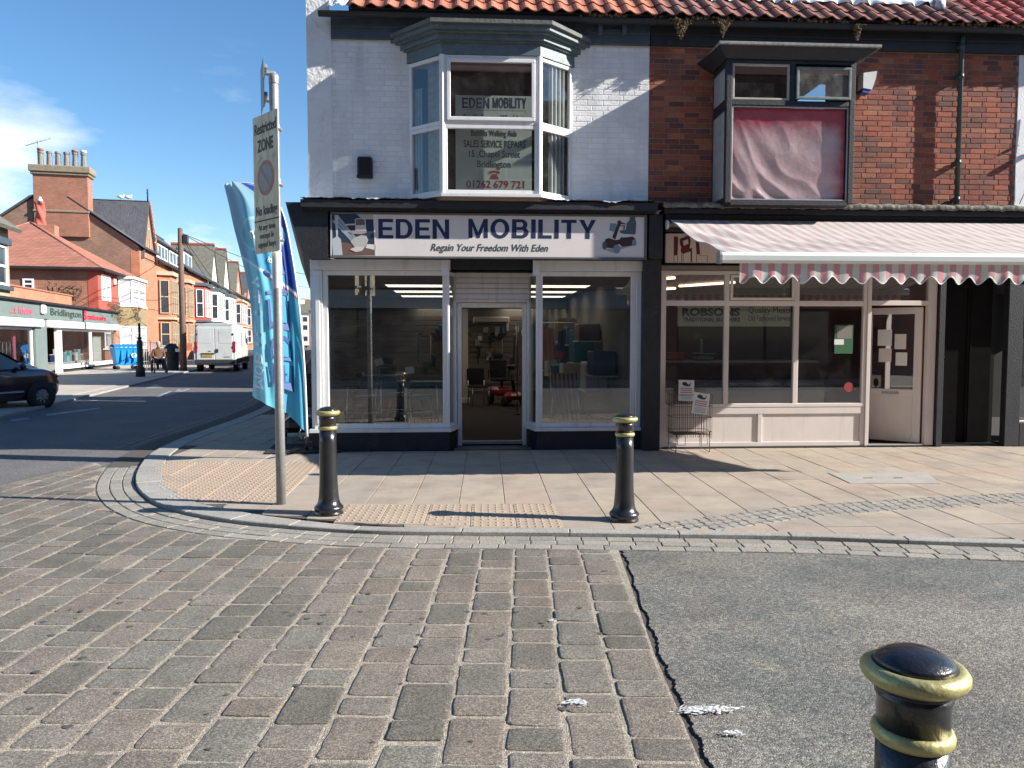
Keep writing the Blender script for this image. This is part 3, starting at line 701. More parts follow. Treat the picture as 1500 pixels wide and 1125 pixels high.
# roof: pantiles one by one in the rows nearest the eaves
PT=R(40); RO=Vector((0,10.86,6.10)); RU=Vector((0,math.cos(PT),math.sin(PT))); RN=Vector((0,-math.sin(PT),math.cos(PT)))
def rp(x,s,h=0): return Vector((x,0,0))+RO+RU*s+RN*h
TW=.235; TE=.30
def tilepts(mb,x0,s0,w_=TW,L2=.37,lift=.022):
    n=8; vs=[]
    for (s_,h0) in((0,lift),(L2,0)):
        for i in range(n+1):
            u=i/n; z=.030*math.cos(2*math.pi*(u-.30))*(1 if math.cos(2*math.pi*(u-.30))>0 else .55)
            vs.append(rp(x0+u*w_*1.04,s0+s_,z+h0+.03))
    for i in range(n+1): vs.append(vs[i]-RN*.016)
    fs=[[i,i+1,n+1+i+1,n+1+i] for i in range(n)]; fs+=[[2*n+2+i,2*n+2+i+1,i+1,i] for i in range(n)]
    return mb.add(vs,fs,False)
tb_=tilepts(MB(),0,0).mesh('tile')
def tilemesh(mat):
    q=tb_.copy(); q.materials.clear(); q.materials.append(mat); return q
def roofpart(par,x0,x1,smax,mat,rows,name='roof',block=None):
    m=MB(); m.add([rp(x0,0,0),rp(x1,0,0),rp(x1,smax,0),rp(x0,smax,0),rp(x0,0,-.1),rp(x1,0,-.1),rp(x1,smax,-.1),rp(x0,smax,-.1)],[(0,1,2,3),(7,6,5,4),(0,4,5,1),(1,5,6,2),(2,6,7,3),(3,7,4,0)])
    rf=m.build(name,M_dark,par); me=tilemesh(mat); rest=MB(); x=x0; c=0
    while x<x1-.05:
        s_=-.06; r=0
        while s_<smax-.1:
            if not(block and block(x+TW/2,s_)):
                if r<rows: obj('tile',me,None,rf,Matrix.Translation(Vector((x+random.gauss(0,.003),0,0))+RU*(s_+random.gauss(0,.006))+RN*random.gauss(0,.002)))
                else: tilepts(rest,x,s_)
            s_+=TE; r+=1
        x+=TW; c+=1
    if rest.v: q=rest.build('far_tiles',mat,rf); q['kind']='stuff'
    return rf
roofpart(ED,-1.56,2.62,5.6,M_tile,4)
m=MB(); m.add([(-1.8,15.15,9.68),(2.62,15.15,9.68),(2.62,20.3,6.2),(-3.4,20.3,6.2)],[(0,1,2,3)]); m.build('rear_roof',M_tile,ED)
# angled bay
BA,BB,BC,BD=(-.78,Y0),(-.29,Y0-.42),(1.03,Y0-.42),(1.55,Y0)
def bayring(o):
    f=o/.42
    k=.62*o
    return [(BA[0]-o*1.25,Y0),(BB[0]-k,BB[1]-o),(BC[0]+k,BC[1]-o),(BD[0]+o*1.25,Y0)]
bay=MB(); bay.prism(bayring(.035),3.545,3.585); bay=bay.build('bay_window',M_white,ED)
def facewin(a,b,zt,sash,mat=M_white):
    a=Vector((*a,0));b=Vector((*b,0)); d=b-a; L3=d.length
    with frame((a.x,a.y,0),math.atan2(d.y,d.x)):
        c_=(d.x/L3)
        window(bay,.012,L3-.012,3.585,4.515,.004,.052,.06,glass=M_glass2)
        f=window(bay,.012,L3-.012,4.517,5.44,.003,.052,.06,glass=M_glass2,panes=not sash)
        if sash: window(f,.06,L3-.06,4.565,5.392,-.018,.05,.05,glass=M_glass2,name='sash')
facewin(BB,BC,1,True); facewin(BA,BB,1,False); facewin(BC,BD,1,False)
m=MB()
for p in(BB,BC): m.lathe([(.045,3.585),(.045,5.44)],(p[0],p[1]+.03,0),8,sm=False)
m.build('bay_post',M_white,bay)
m=MB()
for z0_,z1_,o in((5.442,5.595,.015),(5.595,5.62,.05),(5.62,5.69,.085),(5.69,5.715,.14),(5.715,5.775,.19)): m.prism(bayring(o),z0_,z1_)
m.build('bay_cornice',M_slatelt,bay)
m=MB(); m.prism(bayring(.235),5.775,5.825); m.build('bay_roof',pm('weathered_lead',(.12,.13,.12),rough=.8,var=.35,scale=10,bump=.6,bscale=25),bay)
m=MB(); m.prism(bayring(-.02),3.50,3.545); m.build('bay_soffit',M_mortar,bay)
# board of services standing behind the bay glass
YB=10.93
bx0,bz1=A(667,139,YB); bx1,_=A(779,139,YB); _,bz0=A(700,276,YB)
bd=thing('window_board','pale green board with Eden Mobility services and telephone number behind the bay window glass','sign board',((bx0+bx1)/2,YB,bz0))
M_bd=pm('pale_green_board',(.50,.56,.50),rough=.6,var=.06)
MB().box(bx0,bx1,YB,YB+.02,bz0-.05,bz1,.003).build('board',M_bd,bd)
M_navy=flat('navy_lettering',(.012,.025,.085)); M_ink=flat('dark_green_lettering',(.03,.05,.05)); M_red=flat('red_lettering',(.35,.02,.03)); M_rule=flat('grey_rule',(.3,.32,.3))
for s,xa,xb,ya,yb,mt_,bo in(('EDEN',677,717,143,159,M_navy,.04),('MOBILITY',722,771,143,159,M_navy,.04),('Stairlifts Scooters Wheelchairs',679,771,167,178,M_ink,.01),('Bathlifts Walking Aids',690,757,190,203,M_ink,.015),('SALES SERVICE REPAIRS',679,770,205,217,M_ink,.035),('15 ,Chapel Street',687,762,220,234,M_ink,.01),('Bridlington',699,748,235,249,M_ink,.02),('01262 679 721',683,768,264,276,M_red,.03)):
    x0_,z1_=A(xa,ya,YB);x1_,z0_=A(xb,yb,YB); blocktext(s,x0_,x1_,z0_,z1_,YB-.0005,mt_,bd) if s in('EDEN','MOBILITY') else text(s,x0_,x1_,z0_,z1_,YB-.001,mt_,bd,bold=bo*.4)
x0_,z1_=A(717,250,YB);x1_,z0_=A(732,262,YB); cxp=(x0_+x1_)/2; m=MB(); hh=z1_-z0_
outl([(x0_,z1_-.35*hh),(x0_,z1_-.1*hh),(cxp-.03,z1_),(cxp+.03,z1_),(x1_,z1_-.1*hh),(x1_,z1_-.35*hh),(x1_-.03,z1_-.35*hh),(cxp+.03,z1_-.2*hh),(cxp-.03,z1_-.2*hh),(x0_+.03,z1_-.35*hh)],YB-.001,m)
outl([(x0_+.01,z0_),(x0_+.045,z1_-.4*hh),(x1_-.045,z1_-.4*hh),(x1_-.01,z0_)],YB-.001,m); m.build('telephone_symbol',M_red,bd)
x0_,zz_=A(677,161,YB);x1_,_=A(771,161,YB); MB().box(x0_,x1_,YB-.002,YB,zz_,zz_+.008).build('rule',M_rule,bd)
# curtains in the angled lights
M_curt=pm('cream_crackle_curtain',(.50,.44,.36),rough=.9,var=.25,scale=18); M_netc=pm('white_net_curtain',(.55,.56,.55),rough=.9,var=.2,scale=10)
def curtain(x0,y0,x1,y1,z0,z1,mat,amp=.02,n=9,lab='curtain',taper=0):
    m=MB(); m.grid(lambda u,v:(x0+(x1-x0)*u*(1-taper*math.sin(v*3.14)),y0+(y1-y0)*u+amp*math.sin(u*n*6.28),z0+(z1-z0)*v),60,6); return m.build('curtain',mat,ED,label=lab)
curtain(-.50,Y0-.10,-.22,Y0-.30,3.6,5.42,M_curt,.008,3,'cream patterned curtain')
curtain(-.70,Y0+.02,-.58,Y0-.06,3.6,5.1,M_netc,.02,3,'white tied net curtain')
curtain(1.18,Y0-.22,1.42,Y0-.03,3.6,5.42,M_netc,.03,4,'white net curtain')
m=MB(); m.box(-1.485,-1.275,Y0-.13,Y0-.008,3.84,4.135,.02); mb_=m.build('wall_box',M_black,ED,label='black plastic box on the white brick')
MB().box(-1.49,-1.27,Y0-.137,Y0-.131,3.835,3.885,.002).build('lower_cover',M_blackm,mb_)
# ---- shopfront cornice and lead
m=MB(); m.box(-2.22,2.70,10.74,11.09,3.39,3.50,.006); m.box(-2.20,2.68,10.80,11.09,3.36,3.39); cn=m.build('cornice',M_blackm,ED)
m=MB(); rnd_=[random.Random(3)]
def leadfn(x0,x1,Ya,Yb,z):
    def f(u,v):
        x=x0+(x1-x0)*u; k=1.5*mnoise.noise(Vector((x*5,v*2,0)))+.8*mnoise.noise(Vector((x*19,v*4,3)))
        y=Ya+(Yb-Ya)*v; zz=z+.012*k*(1-abs(v-.3))+.018*v
        if v<.2: zz-= .035*(1-v/.2)*max(0,1.6*mnoise.noise(Vector((x*2.7,9,0)))+.8*mnoise.noise(Vector((x*13,5,0)))); y-=.012
        return (x,y,zz+.010*mnoise.noise(Vector((x*30,y*30,0))))
    return f
m.grid(leadfn(-2.22,2.74,10.725,11.09,3.525),260,8); m.build('lead_flashing',M_lead,cn)
# left return of the fascia (canted board on the side street)
fp=[A(418,296,10.84),A(484,296,10.84),A(484,379,10.84),A(456,379,10.84),A(440,362,10.84)]
m=MB(); n=5; vs=[(x,10.84,z) for x,z in fp]+[(x+U2.x*8.6,10.84+U2.y*8.6,z) for x,z in fp]
m.add(vs,[list(range(n)),list(range(n,2*n))[::-1]]+[[i,n+i,n+(i+1)%n,(i+1)%n] for i in range(n)]); m.build('canted_fascia',M_blackm,ED)
m=MB(); m.box(-1.95,2.66,10.90,11.09,2.735,3.365); m.build('fascia_backing',M_blackm,ED)
# ---- sign
YS=10.86
SG=thing('shop_sign','long white Eden Mobility sign with stairlift and scooter pictures in a grey frame','sign',(.33,YS,2.78))
sx0,sz1=A(484,313.5,YS);sx1,_=A(944,318,YS);sz0=A(700,376,YS)[1]; 
M_sg=pm('white_sign_panel',(.72,.67,.64),rough=.55,var=.05,dirt=((.45,.4,.37),4,.6,.25)); M_gf=pm('grey_sign_frame',(.12,.12,.125),rough=.5,var=.2)
zc=lambda x: 0
split=A(760.5,340,YS)[0]
MB().box(sx0,split-.0015,YS,YS+.03,sz0,sz1,.001).build('panel',M_sg,SG); MB().box(split+.0015,sx1,YS,YS+.03,sz0,sz1,.001).build('panel',M_sg,SG)
m=MB()
for b in((sx0-.035,sx1+.035,sz1,sz1+.03),(sx0-.035,sx1+.035,sz0-.03,sz0),(sx0-.035,sx0,sz0,sz1),(sx1,sx1+.035,sz0,sz1)): m.box(b[0],b[1],YS-.02,YS+.04,b[2]+.0005,b[3]-.0005,.003)
m.build('sign_frame',M_gf,SG)
for s,xa,xb,ya,yb in(('EDEN',554,658,320,350),('MOBILITY',686,873,320,350)):
    x0_,z1_=A(xa,ya+.5,YS);x1_,z0_=A(xb,yb,YS); blocktext(s,x0_,x1_,z0_,z1_,YS-.0005,M_navy,SG)
x0_,z1_=A(631,357,YS);x1_,z0_=A(803,372,YS); text('Regain Your Freedom With Eden',x0_,x1_,z0_,z1_,YS-.001,M_ink,SG,bold=.008,shear=.3)
def pic(poly,mat,lay,par,name): 
    m=MB(); outl([A(x,y,YS) for x,y in poly],YS-.0012*lay,m,.001); return m.build(name,mat,par)
P=lambda z: [(470+x/15,305+y/15) for x,y in z]
m1=pic(P([(190,120),(1190,120),(1200,1030),(240,1040)]),flat('picture_blue_wall',(.02,.04,.075)),1,SG,'stairlift_picture')
pic(P([(240,730),(1195,820),(1200,1028),(245,1035)]),flat('picture_floor',(.16,.09,.07)),2,m1,'picture_floor')
pic(P([(1020,790),(1195,800),(1200,920),(980,870)]),M_sg,3,m1,'picture_skirting')
pic(P([(770,120),(1165,120),(1165,245),(980,245),(880,215)]),flat('picture_grey_wall',(.45,.44,.43)),2,m1,'picture_wall')
pic(P([(1150,120),(1200,120),(1215,1035),(1190,1035)]),M_sg,3,m1,'picture_doorframe')
for d_ in((0,0),(55,-45),(110,-85)): pic(P([(250+d_[0],290+d_[1]),(280+d_[0],250+d_[1]),(700+d_[0]*.6,680+d_[1]*.6),(670+d_[0]*.6,730+d_[1]*.6)]),flat('picture_rail',(.30,.36,.42)),3,m1,'picture_rail')
pic(P([(300,150),(385,150),(375,620),(440,680),(480,1030),(250,1035),(260,680),(340,620)]),flat('picture_newel',(.48,.52,.55)),4,m1,'picture_newel')
pic(P([(190,130),(235,130),(270,1035),(215,1035)]),flat('picture_newel',(.48,.52,.55)),4,m1,'picture_newel')
pic(P([(650,730),(730,650),(900,590),(1000,610),(1045,700),(1000,820),(900,880),(740,850)]),flat('picture_cream',(.46,.45,.41)),5,m1,'picture_carriage')
pic(P([(640,905),(760,850),(970,850),(900,940),(770,965)]),flat('picture_light',(.6,.58,.54)),6,m1,'picture_footrest')
pic(P([(750,250),(790,225),(950,225),(985,260),(1000,500),(760,490)]),flat('picture_light',(.6,.58,.54)),6,m1,'picture_seatback')
pic(P([(765,265),(800,240),(940,240),(965,270),(970,370),(770,375)]),flat('picture_brown',(.14,.12,.10)),7,m1,'picture_cushion')
pic(P([(540,350),(750,338),(750,372),(560,378)]),flat('picture_light',(.6,.58,.54)),7,m1,'picture_arm')
pic(P([(610,520),(700,490),(1010,510),(1000,545),(880,575),(700,565)]),flat('picture_mauve',(.33,.28,.29)),6,m1,'picture_seat')
P=lambda z: [(870+x/15,305+y/15) for x,y in z]
M_p1=flat('picture_maroon',(.06,.025,.03)); M_p2=flat('picture_teal',(.07,.12,.14)); M_p3=flat('picture_pale_teal',(.17,.27,.31))
m1=pic(P([(250,680),(330,655),(470,700),(560,690),(590,640),(700,640),(850,620),(920,680),(850,820),(620,850),(560,790),(450,830),(420,880),(280,870),(240,760)]),M_p1,1,SG,'scooter_picture')
pic(P([(400,640),(520,330),(510,290),(570,260),(610,310),(700,340),(700,360),(600,345),(560,420),(470,690)]),M_p1,2,m1,'picture_tiller')
pic(P([(360,325),(500,340),(460,520),(335,490)]),M_p3,2,m1,'picture_basket')
pic(P([(790,200),(900,195),(915,270),(930,330),(915,560),(880,580),(640,560),(570,540),(565,490),(700,480),(720,330),(780,270)]),M_p2,3,m1,'picture_seat')
pic(P([(575,380),(680,375),(670,480),(645,480),(650,395),(580,395)]),M_p1,3,m1,'picture_armrest')
for cx_,cy_,ra,rb,mt_ in((235,820,55,95,M_p2),(500,900,80,100,M_p3),(885,760,50,75,M_p3)):
    pic(P([(cx_+ra*math.cos(a*.5236),cy_+rb*math.sin(a*.5236)) for a in range(12)]),mt_,4,m1,'picture_wheel')
pic(P([(240,910),(420,870),(560,850),(850,830),(600,900),(430,990)]),flat('picture_shadow',(.35,.38,.42)),1,m1,'picture_base')
# ---- shopfront joinery
SF=MB().box(-2.15,-.20,11.02,11.12,2.575,2.725,.006).build('shopfront',M_white,ED)
for b in((1.0,2.60),): MB().box(b[0],b[1],11.02,11.12,2.575,2.725,.006).build('head_beam',M_white,SF)
for x in(-.27,1.02): MB().box(x-.05,x+.05,10.985,11.019,2.50,2.722,.006).build('bracket',M_white,SF)
window(SF,-2.0,-.25,.325,2.572,11.10,.066,.07,vs=())
window(SF,1.055,2.475,.325,2.572,11.10,.066,.07)
m=MB(); m.box(-2.135,-2.003,11.075,11.2,.325,2.573,.006); m.box(-2.10,-2.04,11.062,11.074,.4,2.5,.004); m.build('pilaster',M_white,SF)
m=MB(); m.box(2.477,2.60,11.075,11.2,.325,2.573,.006); m.build('pilaster',M_white,SF)
# splayed lights either side of the door
def splay(a,b):
    a=Vector((*a,0));b=Vector((*b,0)); d=b-a
    with frame((a.x,a.y,0),math.atan2(d.y,d.x)): window(SF,0,d.length,.325,2.572,0,.05,.05,name='splayed_window')
splay((-.235,11.13),(-.115,11.50)); splay((.925,11.50),(1.045,11.13))
m=MB(); m.box(-.255,-.215,11.085,11.15,.325,2.573,.01); m.box(1.025,1.06,11.085,11.15,.325,2.573,.01); m.build('corner_post',M_white,SF)
m=MB(); m.prism([(-2.2,11.02),(-.20,11.02),(-.075,11.48),(-.10,11.56),(-2.2,11.2)],.275,.323); m.build('sill',M_white,SF)
m=MB(); m.prism([(1.01,11.02),(2.66,11.02),(2.66,11.2),(.915,11.56),(.885,11.48)],.275,.323); m.build('sill',M_white,SF)
M_navyp=pm('dark_navy_painted_riser',(.014,.018,.03),rough=.5,var=.4,scale=6,bump=.3,bscale=30,dirt=((.06,.055,.05),6,.6,.6))
m=MB(); m.prism([(-2.17,11.07),(-.23,11.07),(-.11,11.5),(-.11,11.56),(-2.17,11.2)],0,.274); m.build('stall_riser',M_navyp,SF)
m=MB(); m.prism([(1.04,11.07),(2.62,11.07),(2.62,11.2),(.92,11.56),(.92,11.5)],0,.274); m.build('stall_riser',M_navyp,SF)
DY=11.50
m=MB(); m.box(-.11,-.045,DY,DY+.09,.0,2.14,.006); m.box(.86,.925,DY,DY+.09,.0,2.14,.006); m.box(-.045,.86,DY,DY+.09,2.07,2.14,.004); m.build('door_frame',M_white,SF)
m=MB(); m.box(-.045,.86,DY-.01,DY+.11,0.03,.075,.004); m.build('threshold',M_galv,SF)
m=MB(); m.box(-.14,.955,11.42,11.60,2.145,2.19,.005)
sh=m.build('shutter_box',M_white2,SF)
for i in range(5): MB().box(-.14,.955,11.41+.002*i,11.47,2.194+i*.078,2.268+i*.078,.008).build('slat',M_white2,sh)
m=MB(); m.box(-.2,1.0,11.06,11.40,2.60,2.735); m.box(-.2,1.0,11.40,11.7,2.59,2.735); m.build('lobby_soffit',M_blackm,SF)
m=MB(); m.box(-.16,.97,11.1,DY,-.01,.012,.003); m.build('lobby_step',pm('grey_lobby_floor',(.10,.09,.085),rough=.8,var=.3,scale=12),SF)
# ---- interior
m=MB(); m.prism([(-2.1,11.6),(2.6,11.6),(2.6,23.6),(-4.25,23.6)],-.02,.02); m.box(-2.1,-.12,11.25,11.6,-.02,.28); m.box(.93,2.6,11.25,11.6,-.02,.28); m.build('shop_floor',M_carpet,ED)
m=MB(); m.prism([(-1.98,11.2),(2.6,11.2),(2.6,23.6),(-4.25,23.6)],2.60,2.68); cl_=m.build('shop_ceiling',M_incl,ED)
m=MB(); m.box(-4.2,2.6,23.5,23.6,.02,2.6); m.box(2.55,2.6,11.3,23.5,.02,2.6); 
a_=Vector((-1.99,11.22)); m.prism([tuple(a_),tuple(a_+U2*12.3),tuple(a_+U2*12.3+Vector((.06,0))),tuple(a_+Vector((.06,0)))],.02,2.6)
sw=m.build('shop_wall',M_inwall,ED)
for i in range(13):
    MB().box(-3.9,2.5,23.44,23.49,.25+i*.16,.395+i*.16,.006).build('slatwall_board',pm('slatwall',(.2,.17,.15),rough=.7,var=.1),sw)
for j in range(6):
    for X in(-1.45,1.15):
        MB().box(X,X+1.18,14.3+j*1.75,14.88+j*1.75,2.592,2.598).build('ceiling_light',M_panel,cl_)
# things for sale, each standing on the floor
M_chr=pm('chromed_tube',(.55,.56,.57),rough=.25,metal=.9,var=.1); M_rub=flat('black_rubber',(.02,.02,.02),rough=.8); M_cloth=flat('black_fabric',(.02,.02,.025),rough=.9)
def wframe(x,y,rz,label,z=.02):
    t=thing('folding_walker',label,'walking frame',(x,y,z),rz,'walking frames for sale in the shop window')
    with frame((x,y,z),rz):
        for s in(-1,1):
            m=MB(); m.tube([(s*.27,-.22,.02),(s*.25,-.16,.8),(s*.25,-.12,.86),(s*.25,.1,.86),(s*.25,.14,.8),(s*.27,.2,.02)],.0125,8); m.build('side_frame',M_chr,t)
            MB().tube([(s*.25,-.1,.86),(s*.25,.09,.86)],.019,8).build('grip',M_rub,t)
            for q in(-.22,.2): MB().lathe([(.02,0),(.017,.045)],(s*.27,q,0),8).build('rubber_foot',M_rub,t)
        m=MB(); m.tube([(-.252,.12,.70),(.252,.12,.70)],.011,8); m.tube([(-.26,.16,.42),(.26,.16,.42)],.011,8); m.build('cross_tube',M_chr,t)
    return t
wframe(-.72,12.05,.3,'chrome walking frame at the right end of the left shop window')
wframe(-1.15,12.6,-.2,'chrome walking frame behind the others, middle of the left shop window')
wframe(-1.55,12.0,.1,'chrome walking frame nearest the left corner of the left shop window')
def scooter(x,y,rz,label,body,z=0,seat=None,basket=True):
    t=thing('mobility_scooter',label,'mobility scooter',(x,y,z),rz); seat=seat or M_cloth
    with frame((x,y,z),rz):
        for sx_ in(-1,1):
            for yy,r in((-.42,.13),(.45,.12)):
                mm_=Matrix.Translation((sx_*.24,yy,r))@Matrix.Rotation(R(90),4,'Y')
                wv=MB().lathe([(r*.55,-.04),(r*.9,-.045),(r,-.025),(r,.025),(r*.9,.045),(r*.55,.04)],n=20,M=mm_).build('wheel',M_rub,t)
                MB().lathe([(.0,-.035),(r*.55,-.03),(r*.55,.03),(0,.035)],n=12,M=mm_).build('rim',M_galv,wv)
        m=MB(); m.box(-.22,.22,-.6,-.1,.2,.42,.07); m.box(-.2,.2,-.1,.3,.13,.19,.02); m.box(-.21,.21,.28,.62,.15,.34,.08); m.build('body',body,t)
        m=MB(); m.tube([(0,.5,.3),(0,.36,.62),(0,.26,.92)],[.045,.035,.03]); m.build('tiller',M_black,t)
        m=MB(); m.tube([(-.24,.18,.95),(-.12,.27,.93),(.12,.27,.93),(.24,.18,.95)],.014); m.box(-.08,.08,.22,.34,.87,.97,.02); m.build('handlebar',M_black,t)
        MB().box(-.24,.24,-.5,-.06,.56,.64,.03).build('seat',seat,t)
        MB().box(-.22,.22,-.56,-.47,.62,1.08,.035,M=Matrix.Rotation(0,4,'X')).build('backrest',seat,t)
        MB().box(-.13,.13,-.57,-.49,1.10,1.24,.03).build('headrest',seat,t)
        MB().tube([(0,-.3,.4),(0,-.3,.57)],.035).build('seat_post',M_black,t)
        for sx_ in(-1,1): MB().tube([(sx_*.27,-.5,.6),(sx_*.27,-.48,.84),(sx_*.27,-.1,.84)],[.012,.015,.024]).build('armrest',M_rub,t)
        if basket:
            m=MB(); m.box(-.17,.17,.38,.6,.62,.635)
            for i in range(8): 
                for yy in(.38,.6): m.tube([(-.17+i*.0486,yy,.63),(-.18+i*.0514,yy,.86)],.004,4)
            for zz in(.74,.86): m.tube([(-.18,.37,zz),(.18,.37,zz),(.18,.61,zz),(-.18,.61,zz)],.004,4,close=True)
            m.build('basket',M_black,t)
    return t
M_redp=pm('red_scooter_plastic',(.35,.035,.03),rough=.3,var=.1,coat=.4)
scooter(1.0,18.6,R(200),'red mobility scooter with a black seat on the carpet beyond the open shop door',M_redp,.02)
scooter(-1.75,14.4,R(150),'dark mobility scooter inside the left window behind the walking frames',M_black,.02)
def chairf(x,y,rz,label):
    t=thing('chair',label,'chair',(x,y,.02),rz)
    with frame((x,y,.02),rz):
        MB().box(-.22,.22,-.2,.2,.44,.48,.02).build('seat',M_cloth,t); MB().box(-.22,.22,.2,.24,.5,.88,.02).build('backrest',M_cloth,t)
        for a in(-1,1):
            for b in(-1,1): MB().tube([(a*.2,b*.18,0),(a*.2,b*.18,.45 if b<0 else .6)],.012).build('leg',M_chr,t)
chairf(.32,18.3,.3,'black padded chair standing beside the white column inside the shop')
t=thing('column','white square column standing in the middle of the shop floor','column',(.02,19.2,.02)); MB().box(-.06,.08,19.13,19.27,.02,2.42,.006).build('shaft',M_white2,t); MB().box(-.11,.13,19.08,19.32,.02,.14,.01).build('base',M_white2,t)
t=thing('ceiling_beam','boxed white beam below the shop ceiling over the column','beam',(.3,19.2,2.4)); MB().box(-3.1,2.53,19.05,19.35,2.36,2.59,.004).build('boxing',M_inwall,t)
t=thing('wall_heater','long pale heater on the slatwall at the back of the shop','heater',(.75,23.4,2.05)); MB().box(.25,1.35,23.27,23.43,2.08,2.28,.03).build('casing',M_white2,t); MB().box(.3,1.3,23.262,23.269,2.1,2.13).build('grille',M_dark,t)
for i in range(9):
    x=-1.4+i*.36; L4=.9 if i%2 else .84
    t=thing('walking_stick','walking stick hanging %s on the slatwall seen through the shop door'%(['first from the left','second from the left','third from the left','fourth from the left','in the middle','fourth from the right','third from the right','second from the right','last on the right'][i]),'walking stick',(x,23.38,.9))
    MB().tube([(x,23.38,1.75-L4),(x+.02,23.38,1.72)],.013,6).build('shaft',[M_cloth,M_white2,M_rub][i%3],t)
    MB().tube([(x+.02,23.38,1.72)]+[(x+.07+.05*math.cos(R(180-30*k)),23.38,1.73+.05*math.sin(R(180-30*k))) for k in range(7)],.015,6).build('handle',[M_rub,M_cloth,M_white2][i%3],t)
def stock(name,label,cat,x0,x1,y0,y1,z0,z1,mat,lid=None,c=.01):
    t=thing(name,label,cat,((x0+x1)/2,(y0+y1)/2,z0)); MB().box(x0,x1,y0,y1,z0,z1,c).build('body',mat,t); MB().box(x0-.01,x1+.01,y0-.01,y1+.01,z1+.001,z1+.03,.006).build('top',lid or mat,t); return t
M_teal=flat('teal_plastic',(.02,.16,.22)); M_green=flat('green_cloth',(.015,.11,.06)); M_yel2=flat('yellow_plastic',(.55,.45,.03)); M_paper=flat('white_paper',(.7,.7,.68))
stock('storage_box','teal storage box on display inside the left shop window','box',-1.75,-1.1,13.2,13.7,.62,.95,M_teal,flat('blue_lid',(.03,.2,.4)))
stock('display_plinth','dark display plinth under the teal box','plinth',-1.9,-.95,13.1,13.85,.02,.61,M_dark,M_cloth)
stock('covered_table','green cloth covered table behind the walking frames','table',-.95,-.35,13.6,14.2,.02,.82,M_green)
t=thing('cleaning_bottle','yellow bottle standing at the left corner of the left shop window','bottle',(-1.86,11.75,.28)); MB().lathe([(.05,0),(.055,.02),(.05,.15),(.02,.2),(.02,.23)],(-1.86,11.75,.28),12).build('bottle_body',M_yel2,t); MB().lathe([(.022,.23),(.022,.26),(0,.262)],(-1.86,11.75,.28),10).build('cap',M_rub,t)
# lounger chair with a striped seat, right window
def stripemat(name,c1,c2,per,axis=0,rough=.9,duty=.5,trans=0,var=.12,extra=None):
    m=pm(name,c1,rough=rough,var=var,scale=4,bump=.15,bscale=25); n=m.node_tree; N=n.nodes.new; L2=n.links.new
    g=[q for q in n.nodes if q.type=='NEW_GEOMETRY'][0]; s_=N('ShaderNodeSeparateXYZ'); L2(g.outputs['Position'],s_.inputs[0])
    a=N('ShaderNodeMath'); a.operation='MULTIPLY'; a.inputs[1].default_value=1/per; L2(s_.outputs[axis],a.inputs[0])
    f=N('ShaderNodeMath'); f.operation='FRACT'; L2(a.outputs[0],f.inputs[0]); g2=N('ShaderNodeMath'); g2.operation='GREATER_THAN'; g2.inputs[1].default_value=duty; L2(f.outputs[0],g2.inputs[0])
    mx_=N('ShaderNodeMix'); mx_.data_type='RGBA'; mx_.inputs[6].default_value=C(c1); mx_.inputs[7].default_value=C(c2); L2(g2.outputs[0],mx_.inputs[0])
    hs=[q for q in n.nodes if q.type=='HUE_SAT'][0]; L2(mx_.outputs[2],hs.inputs['Color'])
    if trans:
        tr=N('ShaderNodeBsdfTranslucent'); L2(hs.outputs[0],tr.inputs[0]); ms=N('ShaderNodeMixShader'); ms.inputs[0].default_value=trans; o_=n.nodes['Material Output']
        L2(n.nodes['Principled BSDF'].outputs[0],ms.inputs[1]); L2(tr.outputs[0],ms.inputs[2]); L2(ms.outputs[0],o_.inputs[0])
    return m
t=thing('striped_chair','folding chair with a red and cream striped seat in the right shop window','chair',(1.62,12.3,.02))
M_str=stripemat('red_cream_stripe',(.42,.10,.07),(.5,.42,.33),.07)
m=MB(); m.grid(lambda u,v:(1.42+.4*u,12.15+.5*v**1.3,.42+.62*v**2),6,10); m.build('seat',M_str,t)
m=MB(); m.grid(lambda u,v:(1.42+.4*u,12.15-.28*v,.42-.34*v),4,4); m.build('leg_rest',M_str,t)
for s in(1.41,1.83): m=MB(); m.tube([(s,12.0,.02),(s,12.5,.62)],.014); m.tube([(s,12.65,.02),(s,12.12,.44)],.014); m.tube([(s,12.15,.42),(s,12.65,1.05)],.014); m.build('frame',M_chr,t)
for i,(x,zt,mt_) in enumerate(((1.35,1.95,M_teal),(1.75,1.9,flat('pink_garment',(.4,.2,.16))),(2.1,1.85,flat('navy_garment',(.03,.05,.1))),(2.35,1.9,flat('rust_garment',(.3,.06,.04))))):
    t=thing('hanging_garment',['teal','pink','navy','rust red'][i]+' garment hanging on a rail behind the right shop window','garment',(x,16.2,zt-.7))
    m=MB(); m.grid(lambda u,v:(x-.13+.26*u+(.05*(u-.5))*(1-v),16.2+.03*math.sin(u*20),zt-.75+.7*v-(.08*abs(u-.5) if v>.9 else 0)),12,6); m.build('cloth',mt_,t); MB().tube([(x,16.2,zt-.05),(x,16.2,zt+.02),(x+.03,16.2,zt+.05)],.005,5).build('hook',M_chr,t)
t=thing('garment_rail','chrome garment rail behind the right shop window','rail',(1.9,16.2,.02)); m=MB(); m.tube([(1.1,16.2,.04),(1.1,16.2,1.95),(2.5,16.2,1.95),(2.5,16.2,.04)],.014); m.build('rail',M_chr,t); MB().box(1.05,1.15,16,16.4,.02,.05,.01).build('foot',M_rub,t); MB().box(2.44,2.54,16,16.4,.02,.05,.01).build('foot',M_rub,t)
